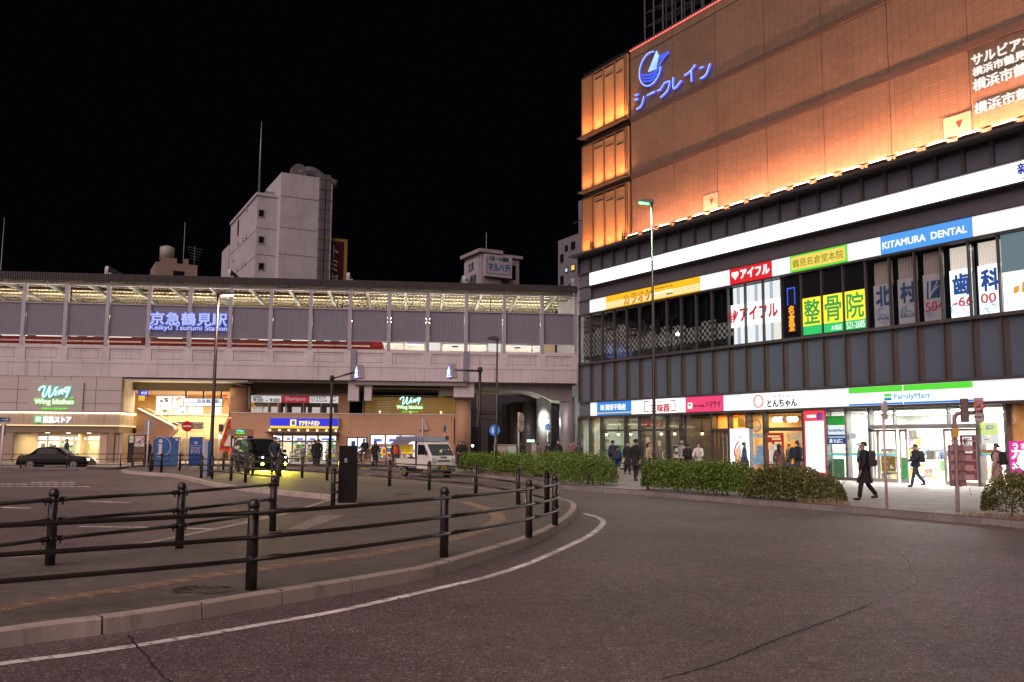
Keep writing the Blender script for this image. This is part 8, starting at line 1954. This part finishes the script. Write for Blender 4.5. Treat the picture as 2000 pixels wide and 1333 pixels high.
 if bag:
  kind,bl_=bag;g_=thing(kind,bl_,kind.replace('_',' '),(0,0,0));mb_=PAL[bagc]
  if kind=="backpack":
   b=MB();b.prism(Fr((1,0),(0,0)),[(-.15*k,U(1.0).z),(.15*k,U(1.0).z),(.165*k,U(1.2).z),(.14*k,U(1.41).z),(.06*k,U(1.46).z),(-.06*k,U(1.46).z),(-.14*k,U(1.41).z),(-.165*k,U(1.2).z)],-.31*k,-.10*k);b.build("pack_body",mb_,g_,.04,3)
   MB().box(Fr((1,0),(0,0)),-.12*k,.12*k,-.35*k,-.31*k,U(1.03).z,U(1.2).z).build("front_pocket",mb_,g_,.015)
   for s_ in(1,-1):MB().path(crom([U(1.42,.14)+Vector((s_*.10*k,0,0)),U(1.475,.02)+Vector((s_*.115*k,0,0)),U(1.36,-.13)+Vector((s_*.12*k,0,0)),U(1.15,-.115)+Vector((s_*.13*k,0,0)),U(1.08,.1)+Vector((s_*.17*k,0,0))],4),.02*k,6).build("strap",mb_,g_)
  else:
   h_=K['haR']if kind!="shoulder_bag" else U(1.0)+Vector((-.22*k,0,.0));w_,hh=(.16,.34)if kind=="carrier_bag" else(.17,.26)
   MB().prism(Fr((0,1),(h_.x,h_.y)),[(-w_*k,h_.z-.10*k-hh),(w_*k,h_.z-.10*k-hh),(w_*.9*k,h_.z-.10*k),(-w_*.9*k,h_.z-.10*k)],-.05*k,.05*k).build("bag_body",mb_,g_,.02)
   MB().path(crom([h_+Vector((0,-.09*k,-.10*k)),h_+Vector((0,-.04*k,.0 if kind!="shoulder_bag" else .4*k)),h_+Vector((0,.04*k,.0 if kind!="shoulder_bag" else .4*k)),h_+Vector((0,.09*k,-.10*k))],5),.01*k,5).build("bag_handle",mb_,g_)
  g_.location=t.location;g_.rotation_euler=t.rotation_euler
 return t
person("man in a navy jacket with his hands in his pockets before the black van",535,927,6,1.80,"navy",.80,"charcoal",0,(4,4),bend=(38,38),hair="short",scarf=None)
person("black clad person, left of the dark pair before the drug store doors",614,908,160,1.70,"black",.6,"black",10,(5,-5))
person("taller black clad person, right of the dark pair before the drug store doors",621,908,195,1.76,"black",.55,"black",-8,(5,-5))
person("small person in a pale coat seen through the railing before the drug store doors",591,906,180,1.35,"camo",.7,"grey",8)
person("woman in a wide black coat walking with a white carrier bag before the yellow posters",732,914,8,1.64,"black",.48,"black",9,(8,12),hair="long",bag=("carrier_bag","white carrier bag in the hand of the woman in the wide black coat"),bagc="white",slim=1.15)
person("person in a dark coat with a brown shoulder bag left of the food truck",771,914,160,1.68,"navy",.7,"black",-12,(-12,12),bag=("shoulder_bag","brown shoulder bag on the person left of the food truck"),bagc="brown")
person("woman in black with long hair and a white mask right of the truck",898,917,5,1.68,"black",.5,"black",0,bend=(60,60),mask=True,hair="long")
person("second woman in black half hidden behind the masked woman by the truck",905,912,0,1.66,"black",.5,"black",0,hair="long")
person("grey jacketed person on the grocery footway seen over the taxi",128,906,60,1.66,"grey",.8,"black",12,bag=None)
person("dark person standing behind the brown notice board",287,909,30,1.62,"black",.55,"black",0)
person("dark figure walking away left of the tall grey cabinet",1018,915,170,1.72,"black",.7,"black",10)
person("person in a long cream brown coat right of the tall grey cabinet",1051,917,170,1.6,"brown",.35,"brown",6)
person("masked woman in black with a red shoulder bag before the green fence",1071,922,25,1.64,"black",.75,"black",10,(5,-5),bend=(50,20),mask=True,hair="long",bag=("shoulder_bag","red shoulder bag on the masked woman before the green fence"),bagc="red")
person("tall masked man in a black jacket before the green fence",1090,922,20,1.78,"black",.8,"black",8,(5,-5),mask=True)
person("masked woman in a grey jacket over a magenta top behind the round hedge",1114,923,20,1.62,"grey",.85,"charcoal",8,mask=True,hairm=mat("grey_hair",(.16,.13,.12),.6),scarf="magenta",hair="long")
person("masked person in brown close behind the woman with the magenta top",1121,918,12,1.7,"brown",.7,"charcoal",6,mask=True)
person("dark coated person at the right end of the group by the corner",1131,919,175,1.6,"charcoal",.6,"black",6)
person("man in dark blue with a rucksack entering the shop doorway",1197,925,165,1.76,"navy",.8,"navy",10,(8,-8),bag=("backpack","dark blue backpack on the man entering the shop doorway"),bagc="navy")
person("child in blue shorts walking with a big grey backpack before the doorway",1206,934,172,1.52,"royal",.9,"royal",14,(10,-10),socks=True,bag=("backpack","big grey backpack on the child in blue shorts"),bagc="charcoal")
person("masked man in a black coat facing the road before the noodle shop",1226,927,15,1.68,"black",.5,"black",5,bend=(30,10),mask=True)
person("person in a long black coat seen from behind with one foot planted",1243,940,150,1.78,"black",.62,"black",7,(6,-10),slim=1.1)
person("person in a beige jacket half hidden by the green lamp's pole",1268,927,60,1.66,"beige",.9,"brown",10,hair="long")
person("person in a grey cap and patterned jacket before the orange shop",1333,925,140,1.76,"camo",.8,"black",8,hat="camo")
person("person hunched under a black backpack before the orange shop",1344,928,150,1.6,"black",.7,"black",8,(8,-8),lean=.12,bag=("backpack","black backpack on the hunched person before the orange shop"))
rd=person("cyclist in a white jersey with rainbow stripes, dark neck warmer and helmet",1365,936,-12,1.66,"white",.95,"white",0,(30,30),bend=(30,30),hat="charcoal",scarf=None)
for k_,(z_,n_)in enumerate(((1.19,"royal"),(1.155,"red"),(1.12,"yellowish"),(1.085,"greenish"))):
 PAL.setdefault("yellowish",cloth("yellow",(.6,.45,.03)));PAL.setdefault("greenish",cloth("green",(.03,.3,.06)));b=MB();b.lathe((0,0,z_),[(.172,0),(.174,.03)],20,1,.82);b.build("jersey_stripe",PAL[n_],rd)
MB().lathe((0,0,1.36),[(.11,0),(.12,.06),(.09,.12)],16).build("neck_warmer",PAL["black"],rd)
LF0=Fr((1,0),(0,0));text("鶴見輪業",LF0,(-.1,.1,1.29,1.34),.165,PAL["black"],rd,name="jersey_print");MB().box(LF0,-.12,.12,.155,.17,1.225,1.255).build("jersey_print",PAL["black"],rd)
person("man in a blue padded jacket walking past the white standing sign",1455,937,100,1.70,"blue",.82,"grey",16,(14,-14),mask=True,bag=("shoulder_bag","dark shoulder bag on the man in the blue padded jacket"),bagc="charcoal")
person("person in a long brown coat before the red menu poster",1523,941,200,1.62,"brown",.35,"brown",10,(10,-5),hair="long",bag=None)
person("masked man in dark blue with a large backpack left of the white banner",1561,944,120,1.76,"navy",.7,"navy",10,(10,-5),mask=True,bag=("backpack","large dark blue backpack on the man left of the white banner"),bagc="navy",slim=1.12)
tb=thing("tote_bag","big blue tote bag between the brown coat and the large backpack","bag",G(1543,941,.15));F=facing(tb.location);MB().prism(F,[(-.3,.55),(.32,.5),(.36,.85),(-.2,1.0)],-.08,.08).build("bag_body",PAL["blue"],tb,.04);MB().path(crom([F.w(-.1,0,.95),F.w(-.05,0,1.2),F.w(.15,0,1.2),F.w(.25,0,.88)],4),.015,5).build("bag_handle",PAL["blue"],tb)
person("person in a long black coat striding left before the convenience store",1690,977,-78,1.70,"black",.52,"black",15,(12,-16),bag=("backpack","black backpack on the person striding before the convenience store"),bagc="charcoal")
person("masked man in blue with a cap looking at his phone at the store door",1790,951,-70,1.66,"navy",.85,"denim",17,(15,10),bend=(60,60),mask=True,hat="black",bag=("backpack","grey backpack on the man at the store door"),bagc="charcoal")
person("person in a pink coat with dark hair at the right edge",1950,965,-95,1.66,"pink",.5,"pink",10,(8,-8),hair="short",bag=("backpack","big black backpack on the person in the pink coat"),bagc="black",slim=1.05)
person("shopper in a grey hood standing at the copier inside the store",1678,0,100,1.66,"grey",.85,"brown",0,(20,20),loc=MA.w(UX(1678,-1.3),-1.3,.17),hat="grey")
person("masked shop clerk in a white top behind the store counter",1840,0,10,1.62,"navy",.8,"black",0,(20,20),loc=MA.w(UX(1842,-4.4),-4.4,.17),mask=True)
person("second masked clerk at the till on the left of the counter",1812,0,-20,1.62,"navy",.8,"black",0,(30,30),loc=MA.w(UX(1814,-4.4),-4.4,.17),mask=True)
person("cook in a cap standing inside the pub behind the blue posters",1488,0,-30,1.66,"cream",.85,"black",0,loc=MA.w(UX(1488,-1.6),-1.6,.17),hat="cream",mask=True)
person("guest sitting inside the pub right of the red menu",1538,0,-60,1.6,"grey",.85,"black",0,loc=MA.w(UX(1540,-1.8),-1.8,.17))
def bicycle(lab,p,yaw):
 t=thing("bicycle",lab,"bicycle",(0,0,0));Mf=mat("bike_frame",(.03,.03,.035),.35,.3)
 for x in(-.52,.52):
  w_=MB();n=22;w_.path([(x+.33*math.cos(2*math.pi*q/n),0,.34+.33*math.sin(2*math.pi*q/n))for q in range(n+1)],.018,6);w_=w_.build("wheel",M_tyre,t);s_=MB()
  for q in range(8):a=q*math.pi/4;s_.path([(x,0,.34),(x+.31*math.cos(a),0,.34+.31*math.sin(a))],.003,4)
  s_.build("spokes",M_rim,w_)
 b=MB()
 for a,c in(((.0,.28),(.36,.80)),((.0,.28),(-.16,.82)),((-.14,.76),(.36,.76)),((0,.28),(-.52,.34)),((-.15,.74),(-.52,.34)),((.52,.34),(.38,.98))):b.path([(a[0],0,a[1]),(c[0],0,c[1])],.017,6)
 b.build("frame",Mf,t);MB().path(crom([Vector((.25,-.26,1.0)),Vector((.38,-.15,1.03)),Vector((.38,.15,1.03)),Vector((.25,.26,1.0))],4),.014,6).build("handlebar",Mf,t);MB().box(LOC,-.28,-.02,-.07,.07,.84,.89).build("saddle",M_black,t,.02);MB().path([(-.05,.12,.28),(.0,0,.28),(.05,-.12,.28)],.02,6).build("pedals",M_black,t)
 t.location=p;t.rotation_euler=(0,0,yaw);return t
p=G(707,912,.0);by=math.atan2(ST.u.y,ST.u.x)+rad(150);bicycle("dark town bicycle ridden past the drug store windows",p,by)
q=p+Vector((math.cos(by),math.sin(by),0))*-.12;person("cyclist in grey green riding past the lit drug store window",0,0,0,1.66,"charcoal",.95,"brown",0,(35,35),bend=(25,25),loc=q+Vector((0,0,.06)),sit=True,bag=("backpack","dark backpack on the cyclist passing the drug store"))
for o in bpy.data.objects:
 if o.get('label','').startswith(("cyclist in grey green","dark backpack on the cyclist")):o.rotation_euler=(0,0,by+math.pi/2);o.location=(q.x,q.y,.40)
bpy.data.scenes.remove(_tsc)
